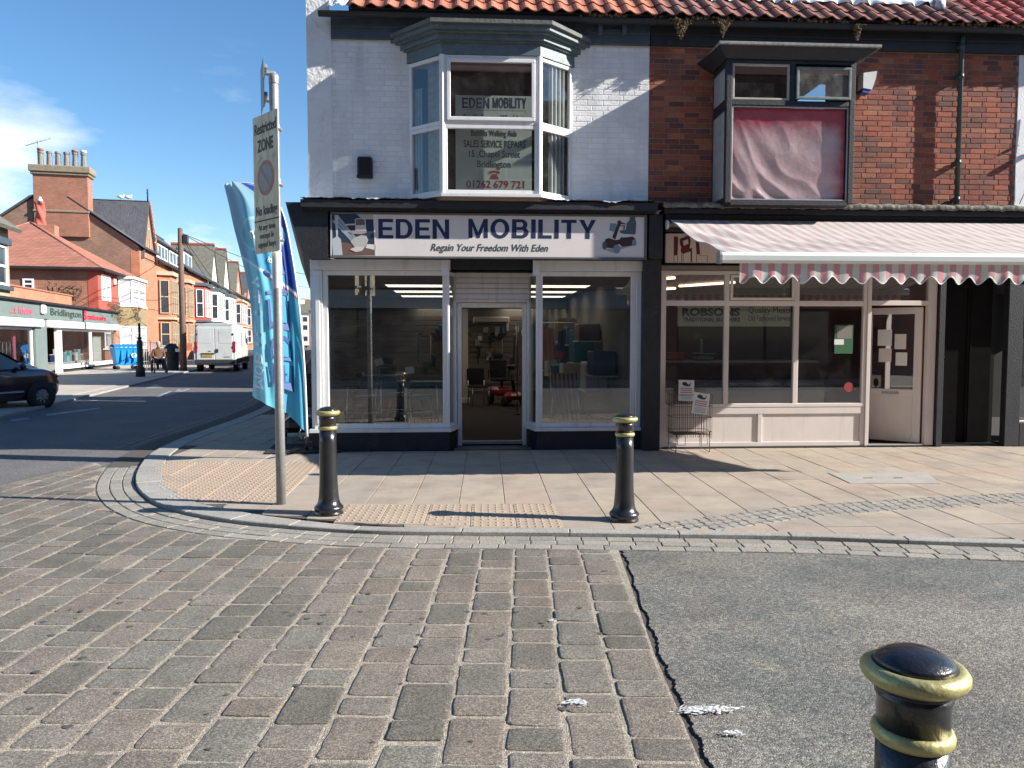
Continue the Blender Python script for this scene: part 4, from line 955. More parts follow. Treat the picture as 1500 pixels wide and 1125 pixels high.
for i,(x,z,y) in enumerate(((-1.42,1.22,12.9),(-.88,1.1,12.4),(1.55,1.34,12.6),(2.25,1.02,12.9))):
    t=thing('price_card',['white price card held above the teal box','white price card over the walking frames','red and white card over the striped chair','pale card low in the right shop window'][i],'card',(x,y,z-.3))
    MB().box(x-.07,x+.07,y,y+.004,z-.05,z+.06,.001,M=Matrix.Translation((x,y,z))@Matrix.Rotation(R(-18+11*i),4,'Y')@Matrix.Translation((-x,-y,-z))).build('card_face',M_paper if i!=2 else M_redp,t); MB().tube([(x,y+.01,z-.32),(x,y+.008,z-.03)],.004,5).build('wire',M_chr,t)

for i in range(34):
    rr=random.Random(i); x=rr.uniform(-1.2,2.3); z=rr.uniform(.5,2.1); w_=rr.uniform(.06,.16); h=rr.uniform(.12,.3)
    t=thing('packet','small packet hanging on the dim slatwall at the back of the mobility shop','packet',(x,23.3,z),0,'packets hanging at the back of the mobility shop')
    MB().box(x-w_/2,x+w_/2,23.28,23.40,z,z+h,.01).build('box',[M_paper,M_teal,flat('navy_garment',None),M_dark,flat('brown_card',(.2,.13,.08)),flat('grey_packet',(.3,.3,.3))][i%6],t); MB().tube([(x,23.44,z+h+.03),(x,23.3,z+h+.03),(x,23.3,z+h)],.006,4).build('hook',M_chr,t)
for i in range(12):
    rr=random.Random(i+50); y=13+i*.8; z=rr.uniform(.4,1.6); h=rr.uniform(.3,.7); 
    t=thing('shelf_stock','carton shelved along the right hand wall of the mobility shop','carton',(2.3,y,z),0,'cartons along the right hand wall of the mobility shop')
    MB().box(2.12,2.52,y-.3,y+.3,z,z+h,.02).build('carton',[flat('blue_carton',(.04,.09,.2)),M_paper,flat('brown_card',None),M_teal][i%4],t); MB().box(2.1,2.54,y-.36,y+.36,z-.03,z-.002,.004).build('shelf',M_white2,t)
# ================================================================ BUTCHER'S (red brick)
BU=thing('butcher_building','red brick shop with a square black framed bay window above the striped awning','building',(5.4,Y0,0))
bh_=(3.60,5.34,3.50,5.36)
brick_wall(BU,2.645,8.13,3.50,5.765,Y0+.004,[bh_],M_brick,M_mortar,298,proud=.006,wallt=.24,jit=.0025,bond='stretcher')
m=MB(); m.box(2.645,8.13,Y0-.06,Y0+.05,5.765,6.03,.004); m.box(2.645,8.13,Y0-.085,Y0-.062,5.90,6.03,.004); m.build('eaves_board',M_blackm,BU)
gutter(2.664,8.6,M_blackm,BU)
roofpart(BU,2.70,8.2,5.6,M_tileb,4,block=lambda x,s: (s>.52 and x<6.95) or x>7.35 )
# dormer with wavy white lead apron
DA=2.9;DB=6.95;s0=.80
m=MB(); m.grid(lambda u,v:tuple(rp(DA-.1+(DB-DA+.25)*u,s0-.22*(1-v)-(.025*math.cos(u*(DB-DA+.25)*6.283/TW) if v<.3 else 0),.065+.03*math.cos(u*(DB-DA+.25)*6.283/TW)*(1-v)+.02*math.sin(u*90)*(1-v))),180,4); 
dm=MB(); q=rp(0,s0,0); dm.box(DA,DB,q.y,q.y+2.2,q.z-.05,q.z+1.15); dmo=dm.build('dormer',pm('mauve_grey_cladding',(.26,.24,.27),rough=.7,var=.12,scale=5),BU); m.build('apron_flashing',pm('white_lead_apron',(.66,.68,.70),rough=.6,var=.2,scale=12,bump=.6,bscale=25,dirt=((.2,.2,.2),10,.64,.6)),dmo)
MB().box(DA-.15,DB+.15,q.y-.15,q.y+2.4,q.z+1.15,q.z+1.3,.02).build('dormer_roof',M_lead,dmo)
m=MB(); 
for i in range(7):
    a=rp(7.0+.055*i,.45+.22*i*1.2,.05); m.tube([rp(6.93+.12*i,.42+.24*i,.06),rp(6.93+.12*i+.13,.42+.24*i+.26,.07)],[.075,.065],8)
m.build('valley_capping',M_lead,dmo)
# square bay
bx0,bx1,bY=3.56,5.36,10.48
bay2=MB(); bay2.box(bx0,bx0+.075,bY,bY+.075,3.47,5.39,.006); bay2.box(bx1-.075,bx1,bY,bY+.075,3.47,5.39,.006); bay2.box(bx0+.075,bx1-.075,bY+.004,bY+.07,4.785,4.85,.004); bay2.box(bx0+.075,bx1-.075,bY+.004,bY+.07,3.44,3.50,.004); bay2.box(bx0+.075,bx1-.075,bY+.004,bY+.07,5.345,5.39,.004); bay2.box(4.445,4.515,bY+.006,bY+.068,4.85,5.345,.004)
bay2=bay2.build('square_bay',M_blackm,BU)
M_cream=pm('cream_frame',(.36,.34,.29),rough=.6,var=.2,scale=9,dirt=((.1,.1,.09),12,.6,.6))
window(bay2,3.64,4.44,4.855,5.342,bY+.012,.032,.045,mat=M_cream,glass=M_glass2,name='sash')
window(bay2,4.52,5.285,4.87,5.30,bY-.03,.035,.04,mat=pm('green_grey_frame',(.15,.19,.18),rough=.6,var=.3,scale=12,dirt=((.4,.42,.4),20,.6,.7)),glass=glassmat('hazy_glass',tint=(.8,.84,.84),base=.2,dirt=.35),name='sash')
window(bay2,3.638,5.283,3.505,4.782,bY+.014,.022,.03,mat=M_galv,glass=glassmat('bay_pane_glass',tint=(.93,.93,.93),base=.05,dirt=.04),name='sash')
# crumpled pink sheet fixed behind the big pane
mpink=pm('faded_red_plastic_sheet',(.5,.15,.19),rough=.35,var=.10,scale=7,bump=.25,bscale=8,bdist=.04,coat=.2); n=mpink.node_tree; N=n.nodes.new; L2=n.links.new
tcx=N('ShaderNodeNewGeometry'); s_=N('ShaderNodeSeparateXYZ'); L2(tcx.outputs['Position'],s_.inputs[0])
def rng(sock,a,b,c,d):
    r=N('ShaderNodeMapRange'); r.inputs[1].default_value=a;r.inputs[2].default_value=b;r.inputs[3].default_value=c;r.inputs[4].default_value=d; r.interpolation_type='SMOOTHSTEP'; L2(sock,r.inputs[0]); return r.outputs[0]
def mth(op,a,b):
    r=N('ShaderNodeMath'); r.operation=op; 
    for i,q in enumerate((a,b)):
        if isinstance(q,(int,float)): r.inputs[i].default_value=q
        else: L2(q,r.inputs[i])
    return r.outputs[0]
nz=N('ShaderNodeTexNoise'); nz.inputs['Scale'].default_value=2.2; nz.inputs['Detail'].default_value=6; nz.inputs['Distortion'].default_value=1.5; L2(tcx.outputs['Position'],nz.inputs[0])
top=rng(s_.outputs[2],4.25,4.72,0,1); rgt=rng(s_.outputs[0],5.0,5.3,0,1); lft=rng(s_.outputs[0],3.62,3.8,.6,0)
edge_=mth('MAXIMUM',mth('MAXIMUM',top,rgt),lft); k=mth('ADD',edge_,mth('MULTIPLY',mth('SUBTRACT',nz.outputs[0],.5),1.1))
r2=N('ShaderNodeValToRGB'); r2.color_ramp.elements[0].position=.0; r2.color_ramp.elements[0].color=(.68,.50,.49,1); r2.color_ramp.elements[1].position=.95; r2.color_ramp.elements[1].color=(.48,.06,.10,1)
e=r2.color_ramp.elements.new(.45); e.color=(.60,.33,.35,1)
L2(k,r2.inputs[0]); hs=[q for q in n.nodes if q.type=='HUE_SAT'][0]; L2(r2.outputs[0],hs.inputs['Color'])
def shf(u,v):
    x=3.66+1.6*u; z=3.52+1.25*v
    d=.020*math.sin(9*(u+v*.9)+2*math.sin(5*v))*(1-v)+.012*math.sin(26*(u*.8+v*.5)+3*math.sin(4*u))*(1-v*.8)+.012*math.sin(14*(u-.4*v))*(u*(1-v))
    return (x,bY+.075+abs(d),z)
m=MB(); m.grid(shf,110,70); m.build('plastic_sheet',mpink,bay2,label='crumpled faded red plastic sheet behind the big pane')
# left and right cheeks, floor and roof of the bay
M_wb=pm('pale_weathered_board',(.30,.31,.32),rough=.7,var=.2,scale=8)
m=MB(); m.box(bx0+.012,bx0+.05,bY+.077,Y0+.01,3.47,5.39); m.build('side_cheek',M_blackm,bay2)
for z0_,z1_ in((3.55,4.72),(4.88,5.30)): MB().box(bx0+.002,bx0+.011,bY+.10,Y0-.07,z0_,z1_,.002).build('side_light',M_wb,bay2)
m=MB(); m.box(bx1-.05,bx1-.012,bY+.077,Y0+.01,3.47,5.39); m.build('side_cheek',M_blackm,bay2)
MB().box(bx0+.05,bx1-.05,bY+.08,Y0+.2,3.44,3.49).build('floor_board',M_dark,bay2); MB().box(bx0+.05,bx1-.05,bY+.08,Y0+1.8,5.40,5.44).build('ceiling_board',M_dark,bay2)
m=MB(); m.box(bx0+.1,bx1-.1,Y0+1.2,Y0+1.25,3.5,5.4); m.build('room_wall',flat('brown_room_wall',(.10,.09,.07),rough=.9),bay2)
m=MB(); 
ra=[(bx0-.02,Y0),(bx0-.02,bY-.02),(bx1+.02,bY-.02),(bx1+.02,Y0)]; rb=[(3.33,Y0),(3.42,10.37),(5.60,10.37),(5.66,Y0)]
m.add([(x,y,5.392) for x,y in ra]+[(x,y,5.53) for x,y in rb],[(0,1,2,3)[::-1],(4,5,6,7),(0,1,5,4),(1,2,6,5),(2,3,7,6)]); m.build('bay_cornice',M_blackm,bay2)
MB().box(3.40,5.64,10.34,Y0-.01,5.534,5.575,.006).build('bay_roof',pm('grey_lead_roof_edge',(.24,.24,.22),rough=.8,var=.3,scale=15,dirt=((.09,.09,.08),18,.5,.7)),bay2)
# mossy ledge over the shopfront
m=MB()
def ledge(u,v):
    x=2.76+6.2*u; k=.5*math.sin(x*17)+.3*math.sin(x*43+1)+.3*math.sin(x*71)
    pr_=[(10.70,3.43),(10.685,3.455),(10.69,3.49),(10.74,3.515),(11.12,3.53)]
    a=v*4; i=min(3,int(a)); t=a-i; y=pr_[i][0]*(1-t)+pr_[i+1][0]*t; z=pr_[i][1]*(1-t)+pr_[i+1][1]*t
    return (x,y-.008*k,z+.009*k)
m.grid(ledge,300,8); m.build('stone_ledge',M_stonel,BU)
m=MB(); m.box(2.80,8.9,10.75,11.08,3.36,3.43,.004); m.box(2.84,8.9,10.86,11.08,3.13,3.36,.004); m.build('ledge_fascia',M_blackm,BU)
m=MB(); m.box(2.55,2.80,10.90,11.12,0,3.36,.006); m.box(2.60,2.80,10.84,10.90,2.74,3.36,.01); m.build('dark_pilaster',M_blackm,BU)
# cream fascia with butcher's tools
YG=10.97
M_cr=pm('peach_cream_sign',(.62,.50,.42),rough=.6,var=.08,scale=2); M_tool=flat('dark_red_tool_print',(.10,.008,.012))
sg=thing('butcher_sign','cream fascia sign printed with dark red butcher tools under the awning','sign',(4.9,YG,2.68))
zt_=at(1000,342,YG)[1]; zb_=at(1000,385,YG)[1]
MB().box(2.87,6.98,YG,YG+.06,zb_,zt_,.003).build('panel',M_cr,sg)
Q=lambda z:[at(840+x/5,280+y/5,YG) for x,y in z]
for pl in ([(735,335),(760,330),(768,345),(762,470),(735,472)],[(778,350),(848,322),(858,370),(850,420),(870,415),(860,440),(800,460),(785,440),(790,410),(780,390)],[(893,342),(915,340),(928,462),(902,465)],[(858,425),(868,425),(868,520),(858,520)]):
    m=MB(); outl(Q(pl),YG-.001,m); m.build('tool_print',M_tool,sg)
m=MB(); outl(Q([(800,365),(838,352),(842,385),(808,400)]),YG-.004,m,.001); m.build('saw_opening',M_cr,sg)
for a in((735,472,737,520),(762,472,764,520),(790,455,792,520),(802,455,804,520),(900,465,902,520),(925,465,927,472),(925,471,982,473),(980,471,982,520)):
    p=Q([(a[0],a[1]),(a[2],a[3])]); MB().box(min(p[0][0],p[1][0]),max(p[0][0],p[1][0])+.001,YG-.003,YG-.001,min(p[0][1],p[1][1]),max(p[0][1],p[1][1])).build('tool_outline',M_tool,sg)
for k in range(3):
    with frame((1.15*(k+1),0,0)):
        for pl in ([(735,335),(760,330),(768,345),(762,470),(735,472)],[(893,342),(915,340),(928,462),(902,465)]): m=MB(); outl(Q(pl),YG-.001,m); m.build('tool_print',M_tool,sg)
MB().box(2.80,7.05,10.93,11.1,2.60,2.655,.006).build('shopfront_cornice',pm('dull_brown_cornice',(.16,.14,.125),rough=.7,var=.2),BU)
# shopfront
M_w3=pm('pinkish_white_frame',(.66,.60,.575),rough=.45,var=.06,scale=3,streak=((.35,.3,.27),12,.6,.3))
SB=MB().box(2.81,2.865,11.05,11.14,.02,2.595,.006).build('shopfront',M_w3,BU)
f=window(SB,2.865,5.93,.60,2.595,11.08,.055,.075,mat=M_w3,glass=M_glass,vs=(3.82,4.865),hs=(2.125,),bw=.075)
window(f,3.865,4.82,2.17,2.535,11.065,.038,.03,mat=M_w3,name='sash',glass=glassmat('plain_glass'))
m=MB(); m.box(2.865,5.93,11.085,11.15,.02,.085,.004); m.box(2.865,5.93,11.085,11.15,.50,.598,.004); m.box(2.865,5.93,11.105,11.15,.086,.499)
for x in(2.865,4.31,5.865): m.box(x,x+.065,11.086,11.104,.086,.499,.004)
m.build('panelled_riser',M_w3,SB)
m=MB(); m.box(2.81,7.02,11.06,11.10,-.01,.019); m.build('plinth',M_dark,SB)
m=MB(); m.box(5.932,5.99,11.07,11.16,0,2.595,.005); m.box(6.86,6.99,11.07,11.16,0,2.595,.008); m.box(5.99,6.86,11.075,11.15,2.54,2.595,.004); m.box(5.99,6.86,11.075,11.15,2.10,2.17,.004); m.build('door_frame',M_w3,SB)
MB().quad((5.98,11.11,2.16),(6.87,11.11,2.16),(6.87,11.11,2.55),(5.98,11.11,2.55)).build('pane',M_glass,SB)
MB().box(5.99,6.86,11.06,11.2,.0,.035,.004).build('threshold',M_galv,SB)
with frame((6.845,11.17,0),R(180-42)):
    dr=MB(); dr.box(0,.11,0,.045,.045,2.08,.005); dr.box(.70,.82,0,.045,.045,2.08,.005); dr.box(.11,.70,.002,.043,1.98,2.08,.003); dr.box(.11,.70,.002,.043,.045,.10,.003); dr.box(.11,.70,.002,.043,.74,.84,.003); dr.box(.11,.70,.014,.03,.10,.74); dr=dr.build('open_door',M_w3,SB,label='white glazed door standing open inwards')
    MB().quad((.10,.02,.83),(.71,.02,.83),(.71,.02,1.99),(.10,.02,1.99)).build('pane',M_glass,dr)
    MB().box(.30,.54,.046,.056,.765,.805,.003).build('letterbox',M_galv,dr); MB().box(.30,.54,-.008,-.001,.765,.805,.003).build('letterbox',M_galv,dr)
    for i,(a,b,c_,d_) in enumerate(((.22,.38,1.45,1.68),(.42,.62,1.5,1.75),(.42,.6,1.25,1.46),(.2,.36,1.2,1.4))): MB().box(a,b,.026,.029,c_,d_).build('notice',M_paper if i%2 else M_w3,dr)
# stickers on the right hand pane
YS2=11.112
def sticker(par,name,x0,y0,x1,y1,mat,lay=1,Y=YS2):
    a=at(x0,y1,Y);b=at(x1,y0,Y); return MB().box(a[0],b[0],Y-.0015*lay,Y-.0015*lay+.001,a[1],b[1]).build(name,mat,par)
st=sticker(f,'sticker',1222,476,1250,518,flat('green_sticker',(.02,.11,.045))); sticker(st,'sticker_panel',1226,478,1248,496,flat('grey_photo',(.18,.17,.16)),2); sticker(st,'sticker_panel',1222,497,1236,505,M_paper,2)
text('fresh local food',*[at(1224,0,YS2)[0],at(1247,0,YS2)[0]],at(1230,517,YS2)[1],at(1230,514,YS2)[1],YS2-.003,flat('green_lettering',(.05,.35,.12)),st) if False else None
ax_,az_=at(1243,567,YS2); MB().prism([(ax_+.072*math.cos(i*.3927),az_+.072*math.sin(i*.3927)) for i in range(16)],YS2-.002,YS2-.001,'y').build('round_sticker',flat('red_sticker',(.30,.03,.03)),f)
# interior of the butcher's
M_ox=pm('oxblood_wall',(.20,.055,.04),rough=.8,var=.1); M_ox2=pm('pinkish_ceiling',(.30,.14,.11),rough=.8,var=.1)
m=MB(); m.box(2.80,6.98,11.25,17.6,-.03,.0); m.build('shop_floor',pm('red_quarry_floor',(.12,.05,.04),rough=.6,var=.2),BU)
m=MB(); m.box(2.80,6.98,11.2,17.6,2.62,2.7); cb_=m.build('shop_ceiling',M_ox2,BU)
m=MB(); m.box(2.74,2.80,11.2,17.6,0,2.62); m.box(6.98,7.02,11.2,17.6,0,2.62); m.box(2.8,6.98,17.5,17.6,0,2.62); m.build('shop_wall',M_ox,BU)
for (x,y,a) in((3.0,12.7,-55),(4.3,13.6,-55),(3.7,15.2,-55)): 
    mm_=Matrix.Translation((x,y,2.58))@Matrix.Rotation(R(a),4,'Z'); MB().box(-.6,.6,-.035,.035,-.02,.02,.01,M=mm_).build('tube_light',pm('lit_warm_tube',(1,.82,.6),emit=1.6),cb_)
t=thing('inner_sign','grey hanging board lettered ROBSONS TRADITIONAL BUTCHERS inside the window','sign',(4.0,11.7,1.9)); YI=11.7
a=at(992,478,YI);b=at(1158,451,YI); MB().box(a[0],b[0],YI,YI+.02,a[1],b[1]+.09,.003).build('board',pm('dim_cream_board',(.52,.52,.47),rough=.6,var=.05),t)
for s,xa,ya,xb,yb,bo in(('ROBSONS',999,451,1084,463,.05),('TRADITIONAL BUTCHERS',1000,465,1084,471,.03),('Quality Meats',1096,450,1158,461,.0),('Old Fashioned Service',1096,462,1158,470,.0)):
    c_=at(xa,yb,YI);d_=at(xb,ya,YI); text(s,c_[0],d_[0],c_[1],d_[1],YI-.001,M_ink,t,bold=bo)
for x in(a[0]+.1,b[0]-.1): MB().tube([(x,YI+.01,b[1]+.05),(x,YI+.01,2.62)],.004,5).build('chain',M_chr,t)
t=thing('meat_counter','long glazed meat counter behind the butcher window','counter',(4.4,12.6,0)); MB().box(3.0,5.8,12.1,12.9,.0,.78,.01).build('base',M_w3,t); MB().box(3.0,5.8,12.1,12.95,.785,.83,.005).build('tray_shelf',M_galv,t)
MB().quad((3.0,12.12,.83),(5.8,12.12,.83),(5.8,12.35,1.22),(3.0,12.35,1.22)).build('sloping_glass',M_glass,t); MB().box(3.0,5.8,12.35,12.95,1.22,1.25,.004).build('top_shelf',M_galv,t)
M_meat=pm('raw_red_meat',(.30,.035,.03),rough=.4,var=.4,scale=25,bump=.5,bscale=30)
for i,x in enumerate((3.3,3.75,4.2,4.65,5.1,5.5)):
    tr=thing('meat_tray',['white tray of red meat at the left end of the counter','tray of mince second from the left in the counter','tray of chops third from the left in the counter','tray of joints third from the right in the counter','tray of sausages second from the right in the counter','tray of bacon at the right end of the counter'][i],'tray',(x,12.5,.835)); MB().box(x-.19,x+.19,12.28,12.78,.835,.86,.005).build('tray',M_paper,tr)
    mm=MB(); mm.grid(lambda u,v:(x-.16+.32*u,12.31+.42*v,.862+.06*math.sin(3.14*u)*math.sin(3.14*v)*(1+.4*math.sin(u*30+i)*math.sin(v*25))),16,16); mm.build('meat',M_meat,tr)
t=thing('red_crate','red plastic crate on the counter top behind the left pane','crate',(3.35,12.6,1.25)); MB().box(3.1,3.6,12.45,12.8,1.255,1.36,.02).build('body',flat('red_plastic',(.38,.05,.03)),t); MB().box(3.08,3.62,12.43,12.82,1.361,1.38,.006).build('rim',flat('red_plastic',(.38,.05,.03)),t)
t=thing('weighing_scale','dark weighing scale on the counter top','scales',(3.95,12.6,1.25)); MB().box(3.8,4.1,12.5,12.75,1.255,1.33,.02).build('body',M_galv,t); MB().box(3.78,4.12,12.48,12.77,1.36,1.375,.005).build('pan',M_chr,t); MB().box(3.93,3.97,12.68,12.72,1.375,1.62,.005).build('post',M_galv,t); MB().box(3.83,4.07,12.67,12.73,1.6,1.72,.015).build('display',M_rub,t)
# downpipe, alarm box
m=MB(); m.tube([(7.19,10.97,5.99),(7.19,11.0,5.86),(7.19,11.0,3.56)],.034,12)
for z in(5.80,5.38,4.15,3.62): m.box(7.135,7.245,11.0,11.09,z,z+.045,.008); m.lathe([(.041,z-.01),(.041,z+.06)],(7.19,11.0,0),12)
m.build('downpipe',pm('green_black_pipe_paint',(.035,.055,.05),rough=.45,var=.3,scale=8),BU)
al=MB().prism([(5.70,5.40),(5.90,5.43),(5.885,5.33),(5.83,5.17),(5.70,5.19)],10.93,11.085,'y').build('alarm_box',pm('white_plastic_box',(.70,.72,.70),rough=.4),BU,label='white alarm box with a blue base beside the bay')
MB().prism([(5.70,5.187),(5.829,5.167),(5.80,5.12),(5.70,5.135)],10.94,11.08,'y').build('blue_base',flat('blue_plastic',(.03,.07,.30)),al)
# moss in the gutter: clumps that hang down
def clump(x,z,w_,h,label):
    mo=MB(); rr=random.Random(int(x*100))
    for i in range(230):
        a=rr.gauss(0,.35)*w_; b=-rr.random()**1.3*h*max(.25,1-abs(a)/w_*1.3); y=10.83+rr.gauss(0,.018); s_=rr.uniform(.008,.02)
        M=Matrix.Translation((x+a,y,z+b))@Matrix.Rotation(rr.random()*3,4,Vector((rr.random(),rr.random(),rr.random())).normalized()); mo.box(-s_*.35,s_*.35,-s_*.3,s_*.3,-s_*1.5,s_*1.2,.002,M=M)
    o=mo.build('moss_clump',M_moss); return tag(o,label,'moss','dry moss hanging from the gutter')
clump(3.02,6.04,.17,.27,'largest brown moss clump hanging from the gutter over the shop boundary')
clump(3.62,6.04,.13,.21,'brown moss clump hanging from the gutter left of the square bay')
clump(5.55,6.02,.07,.22,'thin wisp of dry moss hanging from the gutter above the square bay')
mo=MB(); rr=random.Random(5)
for i in range(1500):
    x=rr.uniform(1.6,8.5); 
    if math.sin(x*4.1)+math.sin(x*9.7)+(.8 if x>6.6 else -.2)<rr.uniform(-1,1.5): continue
    s_=rr.uniform(.006,.018); M=Matrix.Translation((x,rr.uniform(10.835,10.93),6.055+rr.uniform(0,.035)))@Matrix.Rotation(rr.random()*3,4,Vector((rr.random(),rr.random(),rr.random())).normalized()); mo.box(-s_,s_,-s_,s_,-s_,s_*1.2,0,M=M)
tag(mo.build('gutter_moss',M_moss),'low growth of dry moss along the top of the gutter','moss',kind='stuff')
# dark passage right of the butcher's door
m=MB(); m.box(7.0,7.09,11.02,11.12,0,3.1,.004); m.box(8.05,8.28,11.0,11.12,0,3.1,.006); m.build('dark_pilaster',M_blackm,BU)
M_dk=pm('black_brown_door_paint',(.009,.007,.008),rough=.8,var=.35,scale=5,spec=.15)
pd_=MB(); pd_.box(7.09,7.66,11.38,11.43,.02,2.62,.004); pd_=pd_.build('passage_door',M_dk,BU,label='tall black door with a thin lever handle')
MB().box(7.66,8.05,11.36,11.42,.02,2.62,.004).build('door_panel',M_dk,BU)
MB().box(7.70,7.73,11.345,11.358,.05,2.6,.003).build('door_batten',M_dk,pd_)
m=MB(); m.tube([(7.17,11.37,1.33),(7.17,11.33,1.33),(7.29,11.33,1.335)],.009,6); m.box(7.155,7.185,11.372,11.379,1.08,1.38,.002); m.build('lever_handle',M_galv,pd_)
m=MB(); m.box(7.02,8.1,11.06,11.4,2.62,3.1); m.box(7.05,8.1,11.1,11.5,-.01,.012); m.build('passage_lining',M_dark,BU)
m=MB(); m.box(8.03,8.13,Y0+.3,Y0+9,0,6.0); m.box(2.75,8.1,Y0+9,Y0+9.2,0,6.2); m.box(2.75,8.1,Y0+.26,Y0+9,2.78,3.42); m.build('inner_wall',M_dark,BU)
# ---- white neighbour at the right edge
NB=thing('neighbour_building','white painted shop at the right edge with a red pantile roof','building',(10.5,Y0,0))
m=MB(); m.box(8.135,13,Y0-.01,Y0+.25,3.45,5.76); m.build('wall',M_paint,NB)
m=MB(); m.box(8.135,13,Y0-.06,Y0+.05,5.765,6.03,.004); m.build('eaves_board',M_blackm,NB)
roofpart(NB,7.42,13,5.6,M_tiler,5); gutter(8.605,13,M_blackm,NB)
m=MB(); m.tube([(8.42,11.02,4.6),(8.30,11.02,4.55)],.02,6); m.tube([(8.30,11.06,4.9),(8.29,11.05,4.3),(8.26,11.06,3.75),(8.2,11.07,3.6)],.006,5); m.box(8.26,8.34,10.98,11.08,4.30,4.36,.01); m.build('cable',M_rub,NB)
window(NB,8.29,10.2,.35,2.45,11.06,.03,.06,mat=M_w3); MB().box(8.285,10.3,11.0,11.1,0,.34).build('stall_riser',M_blackm,NB); MB().box(8.2,13,10.98,11.1,2.46,3.3).build('fascia',M_blackm,NB); MB().box(10.25,13,11.06,11.2,0,2.46).build('lower_wall',M_render,NB)
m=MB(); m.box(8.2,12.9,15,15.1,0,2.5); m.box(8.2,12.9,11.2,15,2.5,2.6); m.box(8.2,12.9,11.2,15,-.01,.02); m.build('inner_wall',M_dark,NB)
# ---- awning
AX0,AX1=2.90,8.15; AB=(10.80,3.275); AF=(8.24,2.525)
AW=thing('awning','long pink and cream striped shop awning rolled out over the butcher window','awning',(5.5,10.9,3.25))
MB().box(2.86,8.2,10.83,10.86,3.20,3.30,.005).build('roller_bracket',M_dark,AW)
m=MB(); m.lathe([(.0,0),(.062,0),(.065,.01),(.065,.03),(0,.03)],(0,0,0),18,M=Matrix.Translation((2.83,10.80,3.21))@Matrix.Rotation(R(90),4,'Y')); m.build('end_cap',M_w3,AW)
MB().tube([(2.88,10.82,3.215),(8.15,10.82,3.215)],.04,12).build('roller',M_galv,AW)
M_awn=stripemat('awning_stripes',(.50,.475,.44),(.44,.33,.32),.146,0,rough=.9,var=.12,trans=.12)
def awn(u,v):
    x=AX0+(AX1-AX0)*u; y=AB[0]+(AF[0]-AB[0])*v; z=AB[1]+(AF[1]-AB[1])*v-.075*math.sin(3.14*v)
    d=(x-AX0); k=math.exp(-d/1.6)
    z+=.020*k*math.sin(15*(v*.8-d*.9))*math.sin(3.14*v)+.008*math.sin(21*(v-d*.45)+2*math.sin(d*2))*math.sin(3.14*v)
    return (x,y,z)
m=MB(); m.grid(awn,240,40); m.build('canvas',M_awn,AW)
m=MB(); m.tube([awn(0,i/20) for i in range(21)],.008,6); m.build('edge_hem',M_w3,AW)
M_bar=pm('white_aluminium_bar',(.72,.76,.74),rough=.4,var=.04)
n=10
prf=[(8.30,2.43),(8.22,2.42),(8.185,2.45),(8.18,2.50),(8.20,2.535),(8.25,2.545),(8.30,2.52)]
m=MB(); m.prism(prf,2.76,8.25,'x'); m.build('front_bar',M_bar,AW)
m=MB(); m.prism([(8.31,2.42),(8.21,2.41),(8.175,2.445),(8.17,2.505),(8.20,2.55),(8.26,2.555),(8.31,2.53)],2.735,2.76,'x'); m.build('bar_end_cap',M_galv,AW)
VX0=2.97
def scal(x): return 2.245+.040*(math.cos((x-VX0)*2*math.pi/.222+2.2))
def val(u,v):
    x=VX0+(8.12-VX0)*u; zb=scal(x); z=2.425+(zb-2.425)*v
    return (x,8.235+.010*math.sin(x*31+v*2)*v+.014*math.sin(x*9.3)*v,z)
m=MB(); m.grid(val,420,6); m.build('valance',stripemat('valance_stripes',(.70,.72,.68),(.74,.36,.38),.146,0,rough=.85,var=.08,trans=.4),AW)  # stripes lighter than the canvas: sunlight on the valance put into the colour
m=MB(); m.tube([val(i/420,1) for i in range(421)],.006,5); m.build('piping',M_bar,AW)
for x in(3.4,7.7):
    m=MB(); m.tube([(x,10.85,3.05),(x+.5,9.6,2.78),(x,8.3,2.48)],.02,8); m.build('folding_arm',M_bar,AW)
# ---- wire basket with two flyers beside the butcher's window
WB=thing('wire_basket','rusty wire basket stand with flyers at the left end of the butcher window','basket',(3.1,10.75,0))
M_wire=pm('rusty_wire',(.16,.10,.08),rough=.6,metal=.4,var=.4,scale=30)
m=MB()
bx=(2.93,3.47,10.62,11.0)
for z in(.30,.50,.66,.82) : m.tube([(bx[0],bx[2],z),(bx[1],bx[2],z),(bx[1],bx[3],z),(bx[0],bx[3],z)],.004,5,close=True)
m.tube([(bx[0],bx[3],1.03),(bx[1],bx[3],1.0)],.004,5)
m.build('hoop',M_wire,WB)
for i in range(19): x=bx[0]+(bx[1]-bx[0])*i/18; MB().tube([(x,bx[3],.17),(x,bx[3],1.03-.03*i/18)],.0028,4).build('upright_wire',M_wire,WB)
for i in range(15): x=bx[0]+(bx[1]-bx[0])*i/14; MB().tube([(x,bx[2],.22),(x,bx[2],.66)],.0028,4).build('upright_wire',M_wire,WB)
for i in range(7):
    for x in(bx[0],bx[1]): y=bx[2]+(bx[3]-bx[2])*i/6; MB().tube([(x,y,.2),(x,y,.82)],.0028,4).build('upright_wire',M_wire,WB)
m=MB(); 
for i in range(12): y=bx[2]+(bx[3]-bx[2])*i/11; m.tube([(bx[0],y,.26),(bx[1],y,.26)],.0028,4)
m.build('base_grid',M_wire,WB)
for x in(bx[0]+.03,bx[1]-.03): MB().tube([(x,bx[3],.82),(x,bx[3],.02),(x,bx[2],.015),(x,bx[2],.30)],.006,6).build('leg',M_wire,WB)
for x in(bx[0]+.1,bx[1]-.12): MB().tube([(x-.05,bx[2]-.003,.26),(x-.05,bx[2]-.003,.11),(x+.06,bx[2]-.003,.11),(x+.06,bx[2]-.003,.26)],.006,6).build('hook',M_galv,WB)
